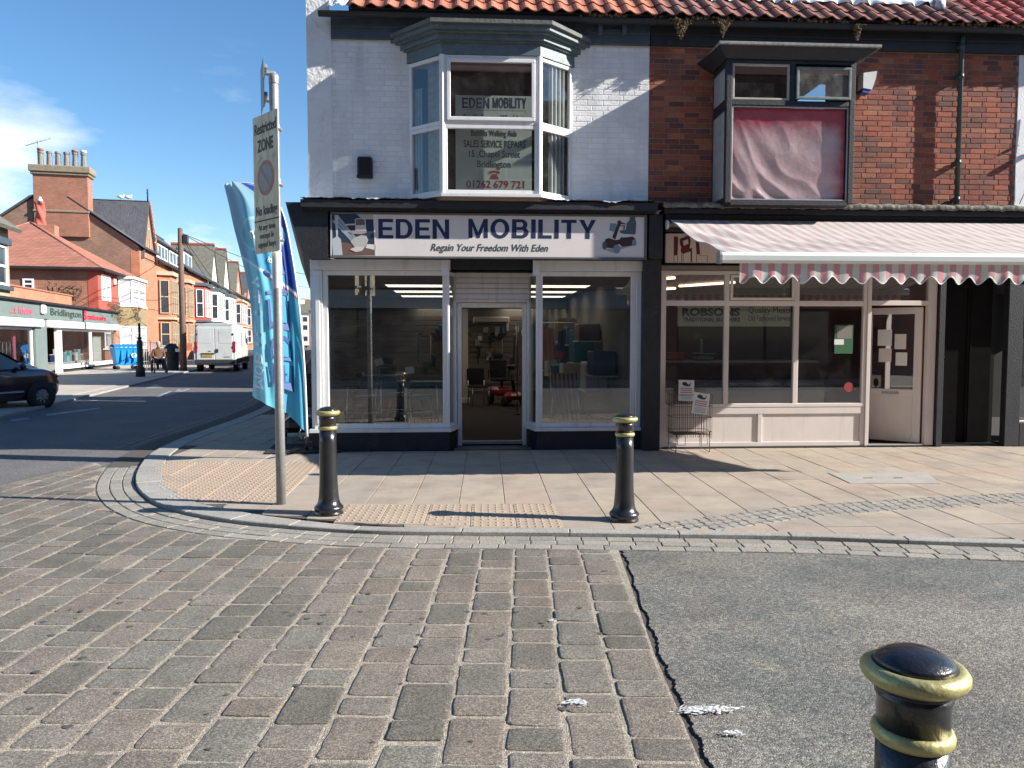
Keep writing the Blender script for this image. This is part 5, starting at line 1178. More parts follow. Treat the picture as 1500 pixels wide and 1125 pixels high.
def flyer(x,y,z,rot,label):
    t=thing('flyer',label,'flyer',(x,y,z)); M=Matrix.Translation((x,y,z))@Matrix.Rotation(R(rot),4,'Y')@Matrix.Rotation(R(-6),4,'X')
    with frame(M=M):
        MB().box(-.115,.115,0,.002,-.15,.15).build('sheet',M_paper,t)
        m=MB(); outl([(-.07,.10),(-.04,.125),(0,.12),(.02,.09),(.05,.09),(.06,.12),(.07,.12),(.055,.065),(0,.06),(-.05,.075)],-.001,m,.001); m.build('printed_picture',M_ink,t)
        for k in range(3): MB().box(-.085,.085,-.0025,-.001,.025-k*.03,.038-k*.03).build('printed_line',flat('faded_red_print',(.45,.18,.18)),t)
        for k in range(4): MB().box(-.08,.08,-.0025,-.001,-.065-k*.02,-.058-k*.02).build('printed_line',flat('grey_print',(.35,.35,.38)),t)
flyer(3.20,10.97,.86,2,'white flyer pinned upright at the back of the wire basket')
flyer(3.30,10.60,.70,9,'white flyer tilted on the front of the wire basket')
# ---- the opposite side of the street (seen only in the glass)
OP=thing('opposite_shops','row of brick shops facing from across the street, mirrored in the shop glass','building',(0,-8,0))
YO=-8.0
M_ob=brickmat('opposite_brick',(.22,.08,.05),(.28,.11,.07),(.3,.25,.2))
m=MB(); m.box(-30,50,YO-8,YO-.2,3.6,11.6); m.build('upper_wall',M_ob,OP)
for i,(x0_,x1_,col) in enumerate(((-16,-8.3,(.10,.13,.2)),(-8,-.3,(.5,.5,.48)),(0,7.7,(.05,.16,.22)),(8,16,(.3,.1,.08)))):
    MB().box(x0_,x1_,YO-.15,YO+.15,2.8,3.5,.01).build('fascia',flat('opposite_fascia_%s'%('navy','white','teal','red')[i] ,col),OP)
    MB().box(x0_,x0_+.4,YO-.2,YO+.05,0,2.8).build('pier',M_ob,OP); MB().box(x0_+.4,x1_,YO-.25,YO-.02,0,.5).build('stall_riser',M_dark,OP)
    window(OP,x0_+.4,x1_-1.3,.5,2.8,YO-.1,.08,.08,mat=M_blackm,glass=M_farpane,vs=((x0_+x1_)/2,)); MB().box(x1_-1.3,x1_,YO-.2,YO-.1,0,2.8).build('door',M_dk,OP)
    for q in(.28,.72): xw=x0_+(x1_-x0_)*q; window(OP,xw-.6,xw+.6,4.4,6.0,YO-.19,.07,.08,mat=M_white,glass=M_farpane,hs=(5.2,)); window(OP,xw-.6,xw+.6,7.6,9.2,YO-.19,.07,.08,mat=M_white,glass=M_farpane,hs=(8.4,))
m=MB(); m.add([(-30.3,YO,11.55),(50.3,YO,11.55),(50.3,YO-4.2,14.2),(-30.3,YO-4.2,14.2),(-30.3,YO-8.4,11.55),(50.3,YO-8.4,11.55)],[(0,1,2,3)[::-1],(3,2,5,4)[::-1]]); m.build('roof',M_tileb,OP)
MB().box(16.05,50,YO-.3,YO-.05,0,3.6).build('lower_wall',M_ob,OP); MB().box(-30,-16.05,YO-.3,YO-.05,0,3.6).build('lower_wall',M_ob,OP)
op=sheet('opposite_pavement',[(-30,-8.2),(50,-8.2),(50,-4.6),(-30,-4.6)],-.03,M_slab)
# ================================================================ STREET FURNITURE
def bollard(x,y,z,label,segs=36):
    t=thing('bollard',label,'bollard',(x,y,z),0,'black bollards with gold rings')
    with frame((x,y,z)):
        MB().lathe([(.0,-.02),(.128,-.02),(.130,.012),(.122,.022),(.122,.035),(.133,.048),(.133,.062),(.120,.078),(.106,.092),(.096,.125),(.090,.17),(.082,.30),(.079,.45),(.077,.66),(.0765,.775)],n=segs).build('post',M_iron,t)
        MB().lathe([(.0768,.774),(.082,.777),(.0865,.785),(.0875,.795),(.083,.806),(.0768,.810)],n=segs).build('ring',M_gold,t)
        MB().lathe([(.0766,.810),(.0766,.872),(.081,.878),(.082,.886),(.078,.890),(.077,.896),(.086,.902),(.092,.908)],n=segs).build('neck',M_iron,t)
        MB().lathe([(.091,.906),(.105,.914),(.113,.926),(.113,.938),(.105,.949),(.095,.953),(.088,.951)],n=segs).build('ring',M_gold,t)
        MB().lathe([(.090,.951),(.080,.964),(.057,.978),(.030,.986),(0,.988)],n=segs).build('cap',M_iron,t)
    return t
b0=bollard(-1.253,7.111,0,'black and gold bollard in front of the left shop window')
c=dup(b0,(1.408,6.70,0),.8,'black and gold bollard between the two shops'); c.matrix_basis=Matrix.Translation((1.408,6.70,0))@Matrix.Diagonal((1,1,.965,1))
bollard(1.012,1.645,-.082,'near black and gold bollard cut off at the bottom right corner',64)
# ---- sign post
PX,PY=-1.79,7.558
SPo=thing('sign_post','tall grey steel post carrying two parking signs','post',(PX,PY,0))
MB().lathe([(.0,-.02),(.045,-.02),(.045,1.0),(.044,4.08),(.041,4.09),(.035,4.10),(0,4.105)],(PX,PY,0),20).build('pole',M_galv,SPo)
MB().lathe([(.0455,4.0),(.048,4.01),(.048,4.07),(.045,4.09)],(PX,PY,0),20).build('cap',M_galv,SPo)
MB().lathe([(.0455,2.08),(.0457,2.09),(.0457,2.42),(.0455,2.43)],(PX,PY,0),20).build('pale_band',pm('pale_sticker_residue',(.6,.62,.62),rough=.6),SPo)
M_plate=pm('dirty_cream_plate',(.70,.61,.43),rough=.55,var=.12,scale=5,dirt=[((.20,.17,.10),9,.55,.55),((.3,.27,.2),3,.5,.4)],streak=((.2,.17,.11),14,.5,.5))
M_gback=pm('green_grey_plate_back',(.20,.25,.23),rough=.5,var=.2)
M_let=pm('faded_black_lettering',(.05,.045,.035),rough=.6,var=.4,scale=30)
# restricted zone plate: turned well away from the camera
pa=Vector((*[ -2.50*math.cos(YAW)+7.57*math.sin(YAW), 2.50*math.sin(YAW)+7.57*math.cos(YAW)],0)); pb=Vector((-2.155*math.cos(YAW)+7.22*math.sin(YAW), 2.155*math.sin(YAW)+7.22*math.cos(YAW),0))
dpl=(pb-pa); Lp=dpl.length
zl1=at(377,174,pa.y)[1]; zl0=at(381,373,pa.y)[1]; ZP1=zl1;ZP0=zl0
ang=math.atan2(dpl.y,dpl.x)
RZ=thing('parking_sign','tall dirty cream sign reading Restricted ZONE No loading on the grey post','sign',tuple((pa+pb)/2+Vector((0,0,ZP0))))
with frame((pa.x,pa.y,0),ang):
    h=ZP1-ZP0
    MB().box(0,Lp,0,.004,ZP0,ZP1,.0012).build('plate',M_plate,RZ)
    for q in(.12,.5,.88): MB().box(0.02,Lp-.02,.006,.03,ZP0+h*q-.02,ZP0+h*q+.02,.003).build('channel_rail',M_galv,RZ)
    zz=lambda f: ZP1-h*f
    text('Restricted',.035,Lp-.03,zz(.135),zz(.055),-.001,M_let,RZ,bold=.02); text('ZONE',.09,Lp-.09,zz(.265),zz(.175),-.001,M_let,RZ,bold=.03)
    text('No loading',.04,Lp-.03,zz(.745),zz(.655),-.001,M_let,RZ,bold=.02)
    MB().box(.0,Lp,-.0025,-.0005,zz(.768),zz(.758)).build('rule',M_let,RZ)
    for s,f0,f1,mx_ in(('At any time',.79,.845,.08),('except in',.855,.905,.11),('signed bays',.915,.97,.07)): text(s,mx_,Lp-mx_,zz(f1),zz(f0),-.001,M_let,RZ,bold=.01)
    cx_=Lp/2; cz_=zz(.46); rr_=.165
    M_ring=pm('faded_red_ring',(.42,.19,.13),rough=.6,var=.25,scale=20); M_fb=pm('faded_blue_disc',(.30,.31,.33),rough=.6,var=.2,scale=15)
    m=MB(); m.prism([(cx_+rr_*math.cos(a*.19635),cz_+rr_*math.sin(a*.19635)) for a in range(32)],-.0005,-.0015,'y'); rd=m.build('roundel',M_ring,RZ)
    m=MB(); m.prism([(cx_+rr_*.76*math.cos(a*.19635),cz_+rr_*.76*math.sin(a*.19635)) for a in range(32)],-.0016,-.0025,'y'); m.build('disc',M_fb,rd)
    w5=.017; c5=math.cos(R(45)); L5=rr_*.86
    m=MB(); m.prism([(cx_-L5*c5-w5*c5,cz_+L5*c5-w5*c5),(cx_-L5*c5+w5*c5,cz_+L5*c5+w5*c5),(cx_+L5*c5+w5*c5,cz_-L5*c5+w5*c5),(cx_+L5*c5-w5*c5,cz_-L5*c5-w5*c5)],-.0026,-.0034,'y'); m.build('slash',M_ring,rd)
for q in(.1,.5,.9):
    z=ZP0+h*q; 
    if z<4.1: MB().box(PX-.06,PX+.06,PY-.06,PY+.06,z-.018,z+.018,.01).build('clamp',M_galv,SPo)
# second plate on top, edge-on, facing the far side
P2=thing('parking_sign','small sign plate near the top of the grey post, seen almost edge on from behind','sign',(PX-.1,PY+.1,3.75))
e0=Vector((-2.50*1+0,7.9,0)); 
a0=at(379,90,7.95); a1=at(395,163,7.35)
with frame((PX-.155,PY+.20,0),R(-72)):
    z0_=at(385,157,7.7)[1]; z1_=at(380,92,7.7)[1]
    MB().box(-.22,.22,-.004,0,z0_,z1_+.02,.001).build('plate',M_gback,P2)
    for z in(z0_+.09,z1_-.07): MB().box(-.2,.2,.001,.03,z-.018,z+.018,.004).build('channel_rail',M_galv,P2); MB().box(-.03,.03,.03,.12,z-.02,z+.02,.01).build('clamp',M_galv,P2)
# ---- feather flag by the corner of the shop
FL=thing('feather_flag','tall blue MOBILITY feather flag by the corner of the shop','flag',(-2.27,10.6,0))
YFg=10.35
def fat(px,py,dy=0): x,z=at(px,py,YFg+dy); return Vector((x,YFg+dy,z))
pole_px=[(447,640),(444,560),(440,500),(433,430),(424,370),(414,320),(400,290),(380,273),(355,267),(330,271)]
lf=[(330,271),(337,300),(345,335),(356,380),(365,430),(369,490),(370,540),(369,580)]
def ipol(pts,t):
    t=max(0,min(1,t))*(len(pts)-1); i=min(len(pts)-2,int(t)); k=t-i
    p0=pts[max(i-1,0)];p1=pts[i];p2=pts[i+1];p3=pts[min(i+2,len(pts)-1)]
    f=lambda a,b,c,d:.5*((2*b)+(-a+c)*k+(2*a-5*b+4*c-d)*k*k+(-a+3*b-3*c+d)*k**3)
    return (f(p0[0],p1[0],p2[0],p3[0]),f(p0[1],p1[1],p2[1],p3[1]))
rgt_=[(365,268),(398,287),(416,325),(426,375),(434,430),(440,500),(444,560),(446,632)]
def flag(u,v,lift=0):              # u left to right, v top to bottom
    a=ipol(lf,v);b=ipol(rgt_,v)
    if v>.8: a=(a[0],a[1]+0)
    bx_=a[0]+(b[0]-a[0])*u; by_=a[1]+(b[1]-a[1])*u
    if v>.85: by_=a[1]+(b[1]-a[1])*(u**1.6*.95+.05*u)
    fold=.16*math.sin(3.3*u+.5)-.10*math.sin(8.2*u+2.2*v)*(.35+.65*v)+.03*math.sin(17*u+6*v)+.02*math.sin(31*u-9*v)*v
    crease=.018*math.sin(12*v+7*u)*(1-v)
    p=fat(bx_,by_,0); p.y+=-fold*.9+crease-lift; return p
M_flag=bpy.data.materials.new('printed_blue_flag_cloth'); M_flag.use_nodes=True
n=M_flag.node_tree; N=n.nodes.new; L2=n.links.new; b=n.nodes['Principled BSDF']
at_=N('ShaderNodeAttribute'); at_.attribute_name='print'; L2(at_.outputs['Color'],b.inputs['Base Color']); b.inputs['Roughness'].default_value=.6
tr=N('ShaderNodeBsdfTranslucent'); L2(at_.outputs['Color'],tr.inputs[0]); ms=N('ShaderNodeMixShader'); ms.inputs[0].default_value=.5
o_=n.nodes['Material Output']; L2(b.outputs[0],ms.inputs[1]); L2(tr.outputs[0],ms.inputs[2]); L2(ms.outputs[0],o_.inputs[0])
m=MB(); NU,NV=90,150; m.grid(flag,NU,NV); me=m.mesh('banner'); ca=me.color_attributes.new('print','FLOAT_COLOR','POINT')
NAVY=(.02,.06,.32);MID=(.05,.34,.56);CYAN=(.16,.60,.76);TOPC=(.26,.42,.52);WH=(.75,.8,.85);PALE=(.35,.62,.75)
def mixc(a,b,t): t=max(0,min(1,t)); return tuple(a[i]*(1-t)+b[i]*t for i in range(3))
for j in range(NV+1):
    for i in range(NU+1):
        u=i/NU;v=j/NV
        line=.42+.16*u                  # white line running down to the right
        if v<line: c=mixc(TOPC,MID,(v-.05)/.3); 
        else: c=mixc(CYAN,MID,.15+.7*(1 if u>.5 else 0)*.8)
        if v<line and u>.78-.35*max(0,.25-v): c=NAVY
        if u<.42: k_=min(1,(.42-u)/.2)*.55; c=mixc(c,(.50,.74,.84),k_)  # left part paler: its own print plus sunlight through the cloth, put into colour
        e=((u-.50)/.40)**2+((v-.33)/.075)**2
        if .86<e<1.12: c=PALE
        elif e<.86: c=mixc(TOPC,CYAN,.3)
        if abs(v-line)<.007: c=WH
        elif 0<v-line<.016 and u>.45: c=(.35,.06,.12)
        ca.data[j*(NU+1)+i].color=(*c,1)
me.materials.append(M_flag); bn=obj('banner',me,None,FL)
m=MB(); m.tube([fat(*ipol(pole_px,i/40))+Vector((.02,.03,0)) for i in range(41)],[.016-.010*i/40 for i in range(41)],8); m.build('pole',M_white,FL)
M_fw=flat('white_flag_print',(.7,.78,.82)); M_fn=flat('navy_flag_print',(.015,.06,.20)); M_fl=flat('pale_flag_print',(.35,.62,.78))
def fwarp(u0,u1,v0,v1): return lambda u,t,k: flag(u0+(u1-u0)*u,v0+(v1-v0)*(1-t),.012+.002*k)
def flagtext(s,u0,u1,v0,v1,mat):
    n_=len(s)
    for i,c in enumerate(s):          # first letter at the bottom, reading upwards
        b_=v1-(v1-v0)*i/n_; a_=v1-(v1-v0)*(i+.86)/n_
        if c=='I': u_a,u_b=u0,u1; mid=(a_+b_)/2; a_,b_=mid-.007,mid+.007
        text(c,0,0,0,0,0,mat,bn,name='letter',warp=lambda u,t,k,a_=a_,b_=b_: flag(u0+(u1-u0)*u,a_+(b_-a_)*(1-t),.024+.002*k),rot=1)
flagtext('MOBILITY',.10,.30,.50,.93,M_fw)
flagtext('EDEN',.46,.80,.47,.90,M_fn)
text('Eden',0,0,0,0,0,M_fw,bn,warp=fwarp(.34,.68,.30,.355),mirror=True)
text('your',0,0,0,0,0,M_fw,bn,warp=fwarp(.52,.74,.395,.42),mirror=True); text('with',0,0,0,0,0,M_fw,bn,warp=fwarp(.56,.74,.43,.455),mirror=True)
m=MB(); bxx,byy=gr(449,662); m.box(bxx-.2,bxx+.2,byy-.16,byy+.16,0,.05,.015); m.tube([(bxx,byy,.04),tuple(fat(447,640)+Vector((.02,.03,0)))],.02,8); m.tube([(bxx-.06,byy-.02,.36),(bxx-.1,byy-.04,.26),(bxx-.05,byy-.03,.16),(bxx-.01,byy-.02,.22)],.012,6); m.build('base',M_black,FL)
# dark mobility scooter parked at the side of the shop
scooter(-2.62,12.35,R(12),'black mobility scooter parked on the pavement behind the blue flag',M_black,.0)
t=thing('dark_mat','dark grey mat under the flag at the corner of the shop','mat',(-2.35,11.0,0)); MB().box(-2.75,-1.75,10.95,11.02,.002,.03,.01).build('rib',M_rub,t)
with frame((-2.42,11.35,0),.1): MB().box(-.42,.30,-.45,.45,.002,.022,.008).build('mat_top',M_cloth,t)
# ---- gull feathers lying on the setts
M_fe=pm('white_feather',(.72,.72,.70),rough=.9,var=.1); M_fg=pm('grey_feather',(.35,.35,.37),rough=.9)
def feathers(px,py,n_,sx_,sy_,label):
    X,Y=gr(px,py,ZR); t=thing('feather_scatter',label,'feathers',(X,Y,ZR),0)
    rr=random.Random(px)
    for mt_,nm in((M_fe,'down'),(M_fg,'vane')):
        m=MB()
        for i in range(n_ if mt_ is M_fe else n_//4):
            a=rr.uniform(-.5,.6); x=X+rr.gauss(0,sx_); y=Y+rr.gauss(0,sy_); L5=rr.uniform(.004,.014); w5=L5*rr.uniform(.25,.5); z=ZR+rr.uniform(.004,.016)
            d=Vector((math.cos(a),math.sin(a),rr.uniform(-.1,.35))); s=Vector((-math.sin(a),math.cos(a),0))*w5; p=Vector((x,y,z))
            vs=[p-d*L5,p-d*L5*.3+s,p+d*L5*.5+s*.8,p+d*L5,p+d*L5*.5-s*.8,p-d*L5*.3-s]; vs+= [q-Vector((0,0,.0012)) for q in vs]
            m.add(vs,[(0,1,2,3,4,5)[::-1],(6,7,8,9,10,11)]+[(k,(k+1)%6,6+(k+1)%6,6+k) for k in range(6)])
        m.build(nm,mt_,t)
feathers(845,1031,90,.024,.010,'small clump of white feathers stuck in a joint of the setts')
feathers(1035,1042,260,.062,.014,'long scatter of white feathers at the edge of the tarmac')
feathers(1070,1077,30,.022,.006,'few white feathers lying on the tarmac below the long scatter')
feathers(808,910,8,.012,.006,'tiny white feather on the setts near the tarmac edge')
# ================================================================ SIDE STREET, in its own frame: x away along it, y into the left hand buildings
OL=Vector((-18.887,36.014,0)); SF_=Matrix.Translation(OL)@Matrix.Rotation(R(100.4),4,'Z')
SI=SF_.inverted()
def sg_(px,py,z=0):
    X,Y=gr(px,py,z); v=SI@Vector((X,Y,0)); return (v.x,v.y)
def sat(px,py,yl=0.):            # sight line to the upright plane y=yl of the street frame -> (x,z)
    d=ray(px,py); o=SI@Vector((0,0,H)); e=(SI.to_3x3()@d); t=(yl-o.y)/e.y; p=o+e*t; return (p.x,p.z)
def satx(px,py,xl):              # ... and to the plane x=xl -> (y,z)
    d=ray(px,py); o=SI@Vector((0,0,H)); e=(SI.to_3x3()@d); t=(xl-o.x)/e.x; p=o+e*t; return (p.y,p.z)
MBK=brickmat('orange_red_brick',(.42,.14,.07),(.50,.18,.09),(.34,.24,.18)); MBD=brickmat('weathered_brown_brick',(.20,.115,.08),(.30,.16,.10),(.22,.19,.16)); MBM=brickmat('red_brown_brick',(.28,.105,.06),(.36,.14,.08),(.3,.24,.2)); MBS=brickmat('buff_stone_brick',(.42,.33,.22),(.36,.27,.18),(.3,.26,.2))
M_slate=pm('grey_slate_roof',(.075,.075,.085),rough=.7,var=.25,scale=2,bump=.6,bscale=8,bdist=.05,streak=((.3,.3,.3),1.2,.66,.7)); M_slate2=pm('brown_green_tile_roof',(.13,.125,.10),rough=.85,var=.3,scale=3,bump=.6,bscale=8,bdist=.05)
M_rtile=brickmat('red_plain_tiles',(.33,.13,.085),(.40,.165,.11),(.17,.07,.05),1.4); M_stone=pm('buff_stone',(.40,.33,.23),rough=.85,var=.15,scale=4); M_redwall=pm('bright_red_painted_brick',(.42,.085,.06),rough=.8,var=.1)
M_wr=pm('far_white_render',(.72,.71,.68),rough=.8,var=.08); M_grey=pm('grey_green_fascia',(.15,.19,.18),rough=.55,var=.08); M_pebble=pm('ochre_pebbledash',(.26,.20,.11),rough=1,var=.35,scale=9,bump=.8,bscale=30)  # M_wr is one even off-white, the render's own colour
M_ridge=pm('red_ridge_tile',(.40,.10,.07),rough=.8)
def rows(roof_fn,nrow,ncol,name,mat,par):  # courses of roof tiles joined
    m=MB()
    for r in range(nrow):
        for c in range(ncol):
            a=roof_fn(c/ncol,r/nrow);b=roof_fn((c+.97)/ncol,r/nrow);d=roof_fn(c/ncol,(r+1.1)/nrow);e=roof_fn((c+.97)/ncol,(r+1.1)/nrow)
            nn=(b-a).cross(d-a).normalized(); nn=nn if nn.z>0 else -nn
            m.add([a+nn*.05,b+nn*.05,e+nn*.015,d+nn*.015,a,b],[(0,1,2,3),(4,5,1,0)])
    o=m.build(name,mat,par); o['kind']='stuff'; return o
def poly(mb,*p): mb.add(p,[list(range(len(p)))]); return mb
def slab3(mb,p,th):
    a,b,c=Vector(p[0]),Vector(p[1]),Vector(p[2]); nn=(b-a).cross(c-a).normalized()*th; n=len(p)
    mb.add([Vector(q) for q in p]+[Vector(q)-nn for q in p],[list(range(n)),list(range(n,2*n))[::-1]]+[[i,n+i,n+(i+1)%n,(i+1)%n] for i in range(n)]); return mb
FR[0]=SF_
# pavement and kerb of the far side
fp_=sheet('far_pavement',[(-60,-5.45),(160,-5.45),(160,2),(-60,2)],-.002,pm('cream_far_paving',(.36,.33,.28),rough=.9,var=.12,scale=1.5))
for i in range(28):
    for j in range(5):
        if not(4<(-17+i*.9+60)): continue
pv=MB()
for i in range(70):
    for j in range(6): stone(pv,[(-22+i*.62+.004,-5.15+j*.86+.004),(-22+(i+1)*.62-.004,-5.15+j*.86+.004),(-22+(i+1)*.62-.004,-5.15+(j+1)*.86-.004),(-22+i*.62+.004,-5.15+(j+1)*.86-.004)],-.01,.006+random.uniform(-.001,.001),.004)
q=pv.build('far_slabs',pm('cream_far_slab',None,rough=.9,var=.1,scale=2,ramp=[(.36,.33,.28),(.40,.365,.31),(.33,.30,.26)]),fp_); q['kind']='stuff'
fk=MB()
for i in range(200):
    x=-60+i*1.1; fk.box(x+.004,x+1.096,-5.6,-5.452,-.12,.008,.006)
q=fk.build('far_kerb',M_kerb); q['kind']='structure'
# ---------- stationers: single storey shop row
ST=thing('stationers_shop','single storey grey fascia shop lettered Bridlington Stationers across the side street','shop',(4,0,0))
m=MB(); m.box(-10,12.4,.25,7,2.45,3.2); m.box(-10,-9.8,.1,7,0,2.45); m.box(12.2,12.4,.02,7,0,2.45); m.box(-10,12.4,6.8,7,0,2.45); m.box(-.1,0,.6,6.8,0,2.45); m.build('wall',MBD,ST)
m=MB(); m.box(-10,12.4,.2,6.8,-.01,.03); m.build('shop_floor',M_carpet,ST); m=MB(); m.box(-10,12.4,.2,6.8,2.40,2.44); m.build('shop_ceiling',M_incl,ST)
MB().box(-10.1,12.6,-.28,.3,3.17,3.27,.01).build('roof_edge',M_blackm,ST)
fx0,fz1=-10,3.16
MB().box(-10,0.30,-.12,.24,2.50,3.16,.01).build('fascia',M_grey,ST); MB().box(.34,12.45,-.12,.24,2.50,3.16,.01).build('fascia',M_grey,ST)
MB().box(-1.25,.15,-.06,.2,0,2.49,.01).build('pier',M_grey,ST)
MB().box(-10,-.62,-.22,.1,2.13,2.48,.04).build('shutter_box',M_white,ST); MB().box(.2,12.55,-.22,.1,2.13,2.48,.04).build('shutter_box',M_white,ST)
M_st1=flat('dark_green_sign_lettering',(.035,.05,.045)); M_st2=flat('red_sign_lettering',(.60,.02,.05)); M_st3=flat('pink_sign_lettering',(.50,.10,.16))
def ttx(s,pa_,pb_,yl,mat,par,bold=.0,warp=None,name='lettering'):
    a=sat(pa_[0],pa_[1],yl);b=sat(pb_[0],pb_[1],yl); return text(s,a[0],b[0],b[1],a[1],yl,mat,par,bold=bold,name=name,th=.01)
a=sat(74,452,-.13);b=sat(119,468,-.13); 
text('Bridlington',sat(74,460,-.13)[0],sat(119,460,-.13)[0],2.60,3.02,-.13,M_st1,ST,bold=.01,th=.01)
text('S',sat(121,460,-.13)[0],sat(127,460,-.13)[0],2.60,3.10,-.13,M_st2,ST,bold=.04,th=.01); text('tationers',sat(127.6,460,-.13)[0],sat(155,460,-.13)[0],2.64,2.93,-.13,M_st2,ST,bold=.03,th=.01)
text('Cards',sat(158,465,-.13)[0],sat(166,465,-.13)[0],2.68,2.76,-.13,M_st2,ST,th=.01) if False else None
text('West Cakes',sat(14,460,-.13)[0],sat(47,460,-.13)[0],2.62,3.0,-.13,M_st3,ST,bold=.02,th=.01) if False else text('...t Ideas',sat(14,460,-.13)[0],sat(47,460,-.13)[0],2.64,2.98,-.13,M_st3,ST,bold=.02,th=.01)
MB().box(sat(57,450,-.1)[0],sat(63,450,-.1)[0],-.26,-.125,2.72,3.12,.05).build('alarm_box',M_white,ST)
xw=lambda px: sat(px,500,0)[0]
window(ST,-9.7,-1.3,.45,2.1,.05,.10,.1,mat=M_white,glass=M_glass,vs=(-5.5,)); MB().box(-9.8,-1.25,-.02,.12,0,.445,.01).build('stall_riser',M_grey,ST)
window(ST,xw(91.5),xw(135),.26,2.1,.05,.10,.1,mat=M_white,glass=M_glass); window(ST,xw(135.5),xw(169),.26,2.1,.05,.10,.1,mat=M_white,glass=M_glass); MB().box(xw(91.5),12.3,-.16,.15,.17,.255,.01).build('sill',M_white,ST); MB().box(xw(91),12.3,0,.15,0,.168).build('stall_riser',M_dark,ST)
m=MB(); m.box(.16,.28,.0,.15,0,2.12,.005); m.box(xw(84.5),xw(87),.0,.15,0,2.12,.005); m.box(xw(87.5),xw(91),.0,.15,0,2.12,.005); m.build('door_frame',M_white,ST)
def sstock(name,label,cat,x0,x1,y0,y1,z0,z1,mat,topm=None):
    t=thing(name,label,cat,((x0+x1)/2,(y0+y1)/2,z0)); MB().box(x0,x1,y0,y1,z0,z1,.02).build('body',mat,t); MB().box(x0-.02,x1+.02,y0-.02,y1+.02,z1+.001,z1+.05,.01).build('top',topm or M_paper,t); return t
sstock('shop_counter','white shop counter just inside the open stationers doorway','counter',.35,1.9,1.0,1.6,.03,.95,M_wr)
sstock('red_box','red box on the counter inside the stationers doorway','box',.7,1.5,1.1,1.4,1.0,1.14,M_redp,M_redp)
sstock('display_shelf','low white display shelf behind the left stationers window','shelf',3.0,8.0,.35,1.0,.03,.42,M_paper)
sstock('poster_board','tall white board of stationery sheets in the right stationers window','board',9.0,10.6,.35,.5,.3,1.7,M_paper)
cols=[(.03,.05,.25),(.65,.65,.62),(.5,.12,.2),(.12,.4,.45),(.6,.6,.58),(.15,.5,.55),(.5,.08,.06),(.7,.7,.7),(.2,.45,.5),(.1,.1,.12)]
for i in range(10):
    x=3.2+i*.47; mt_=flat('stationery_%s'%('navy','white','pink','teal','grey','aqua','red','silver','blue','black')[i],cols[i]); t=thing('gift_box','%s box of stationery on the display shelf in the shop window'%('navy','white','pink','teal','pale grey','aqua','red','silver','light blue','black')[i],'box',(x,.6,.47)); hh=(.35,.6,.3,.45,.25,.5,.3,.4,.55,.3)[i]; MB().box(x-.17,x+.17,.5,.75,.472,.472+hh,.02).build('body',mt_,t); MB().box(x-.18,x+.18,.49,.76,.472+hh,.51+hh,.01).build('lid',M_paper,t)
t=thing('mannequin_display','pink and white hanging display in the left hand window of the shop row','display',(-2.2,.8,.5)); MB().box(-2.1,-1.9,.5,.6,.5,2.0,.03).build('pink_drape',flat('pink_drape_cloth',(.5,.1,.2)),t); MB().box(-5.4,-3.0,.9,1.0,.6,1.8,.03).build('pale_screen',M_netc,t)
# brick parapet and cream brick corner house at the far left
t=thing('parapet_wall','low brick parapet standing on the roof behind the grey fascia','wall',(2,1.5,3.27)); MB().box(-10,8.4,1.2,1.45,3.25,3.95,.01).build('wall',MBK,t); MB().box(-10.1,8.45,1.15,1.5,3.952,4.03,.01).build('coping',pm('clay_coping',(.32,.14,.09),rough=.85),t)
CH=thing('corner_house','buff brick house with a white sash window at the left edge','house',(-5,3,0))
xc=-2.9
m=MB(); m.box(-14,xc,.3,9,3.28,6.1); yy0=.3; m.add([(xc,.3,6.1),(xc,9,6.1),(xc,4.65,9.2),(-14,.3,6.1),(-14,9,6.1),(-14,4.65,9.2)],[(0,1,2),(3,5,4)]); m.build('wall',MBS,CH)
m=MB(); slab3(m,[(-14.2,-.1,5.95),(xc+.15,-.1,5.95),(xc+.15,4.65,9.35),(-14.2,4.65,9.35)],-.15); slab3(m,[(-14.2,4.65,9.35),(xc+.15,4.65,9.35),(xc+.15,9.4,5.95),(-14.2,9.4,5.95)],-.15); m.build('roof',M_slate2,CH)
xq=sat(8.5,400,.3)[0]
window(CH,xq-1.4,xq,sat(4,418,.3)[1],sat(4,360,.3)[1],.22,.10,.1,mat=M_white,glass=M_farpane,hs=(sat(4,390,.3)[1],)); MB().box(xq-1.6,xq+.3,.12,.3,sat(4,425,.3)[1],sat(4,419,.3)[1],.01).build('sill',M_slateblue,CH); MB().box(xq-1.6,xq+.2,.1,.32,sat(4,359,.3)[1],sat(4,349,.3)[1],.02).build('lintel',M_slateblue,CH)
# ---------- hip roofed house with the two storey white bay
HH=thing('hip_roof_house','brick house with a red hipped roof and a two storey white bay behind the stationers','house',(14,3,0))
hx0,hx1,hy1=8.9,19.3,9.6; ez=5.55
m=MB(); m.box(hx0,hx1,.02,hy1,2.6,ez); m.box(12.45,hx1,.021,hy1,0,2.599); m.build('wall',MBM,HH)
MB().box(hx0-.012,13.2,-.012,.02,3.3,ez-.002).build('red_front',M_redwall,HH)
MB().box(hx0-.014,hx0-.001,-.012,.5,3.3,ez-.002).build('red_return',M_redwall,HH)
ax=(14.9,5.2,8.75); ap2=(16.5,5.2,8.75)
m=MB(); e=[(hx0-.35,-.35,ez),(hx1+.2,-.35,ez),(hx1+.2,hy1,ez),(hx0-.35,hy1,ez)]
for p in((e[0],e[1],ap2,ax),(e[3],e[0],ax),(e[2],e[3],ax,ap2),(e[1],e[2],ap2)): slab3(m,p,-.048)
rf=m.build('roof',M_rtile,HH)
V=Vector
def tri_fn(u,v): a=V(e[0]).lerp(V(e[3]),u);return a.lerp(V(ax),v)
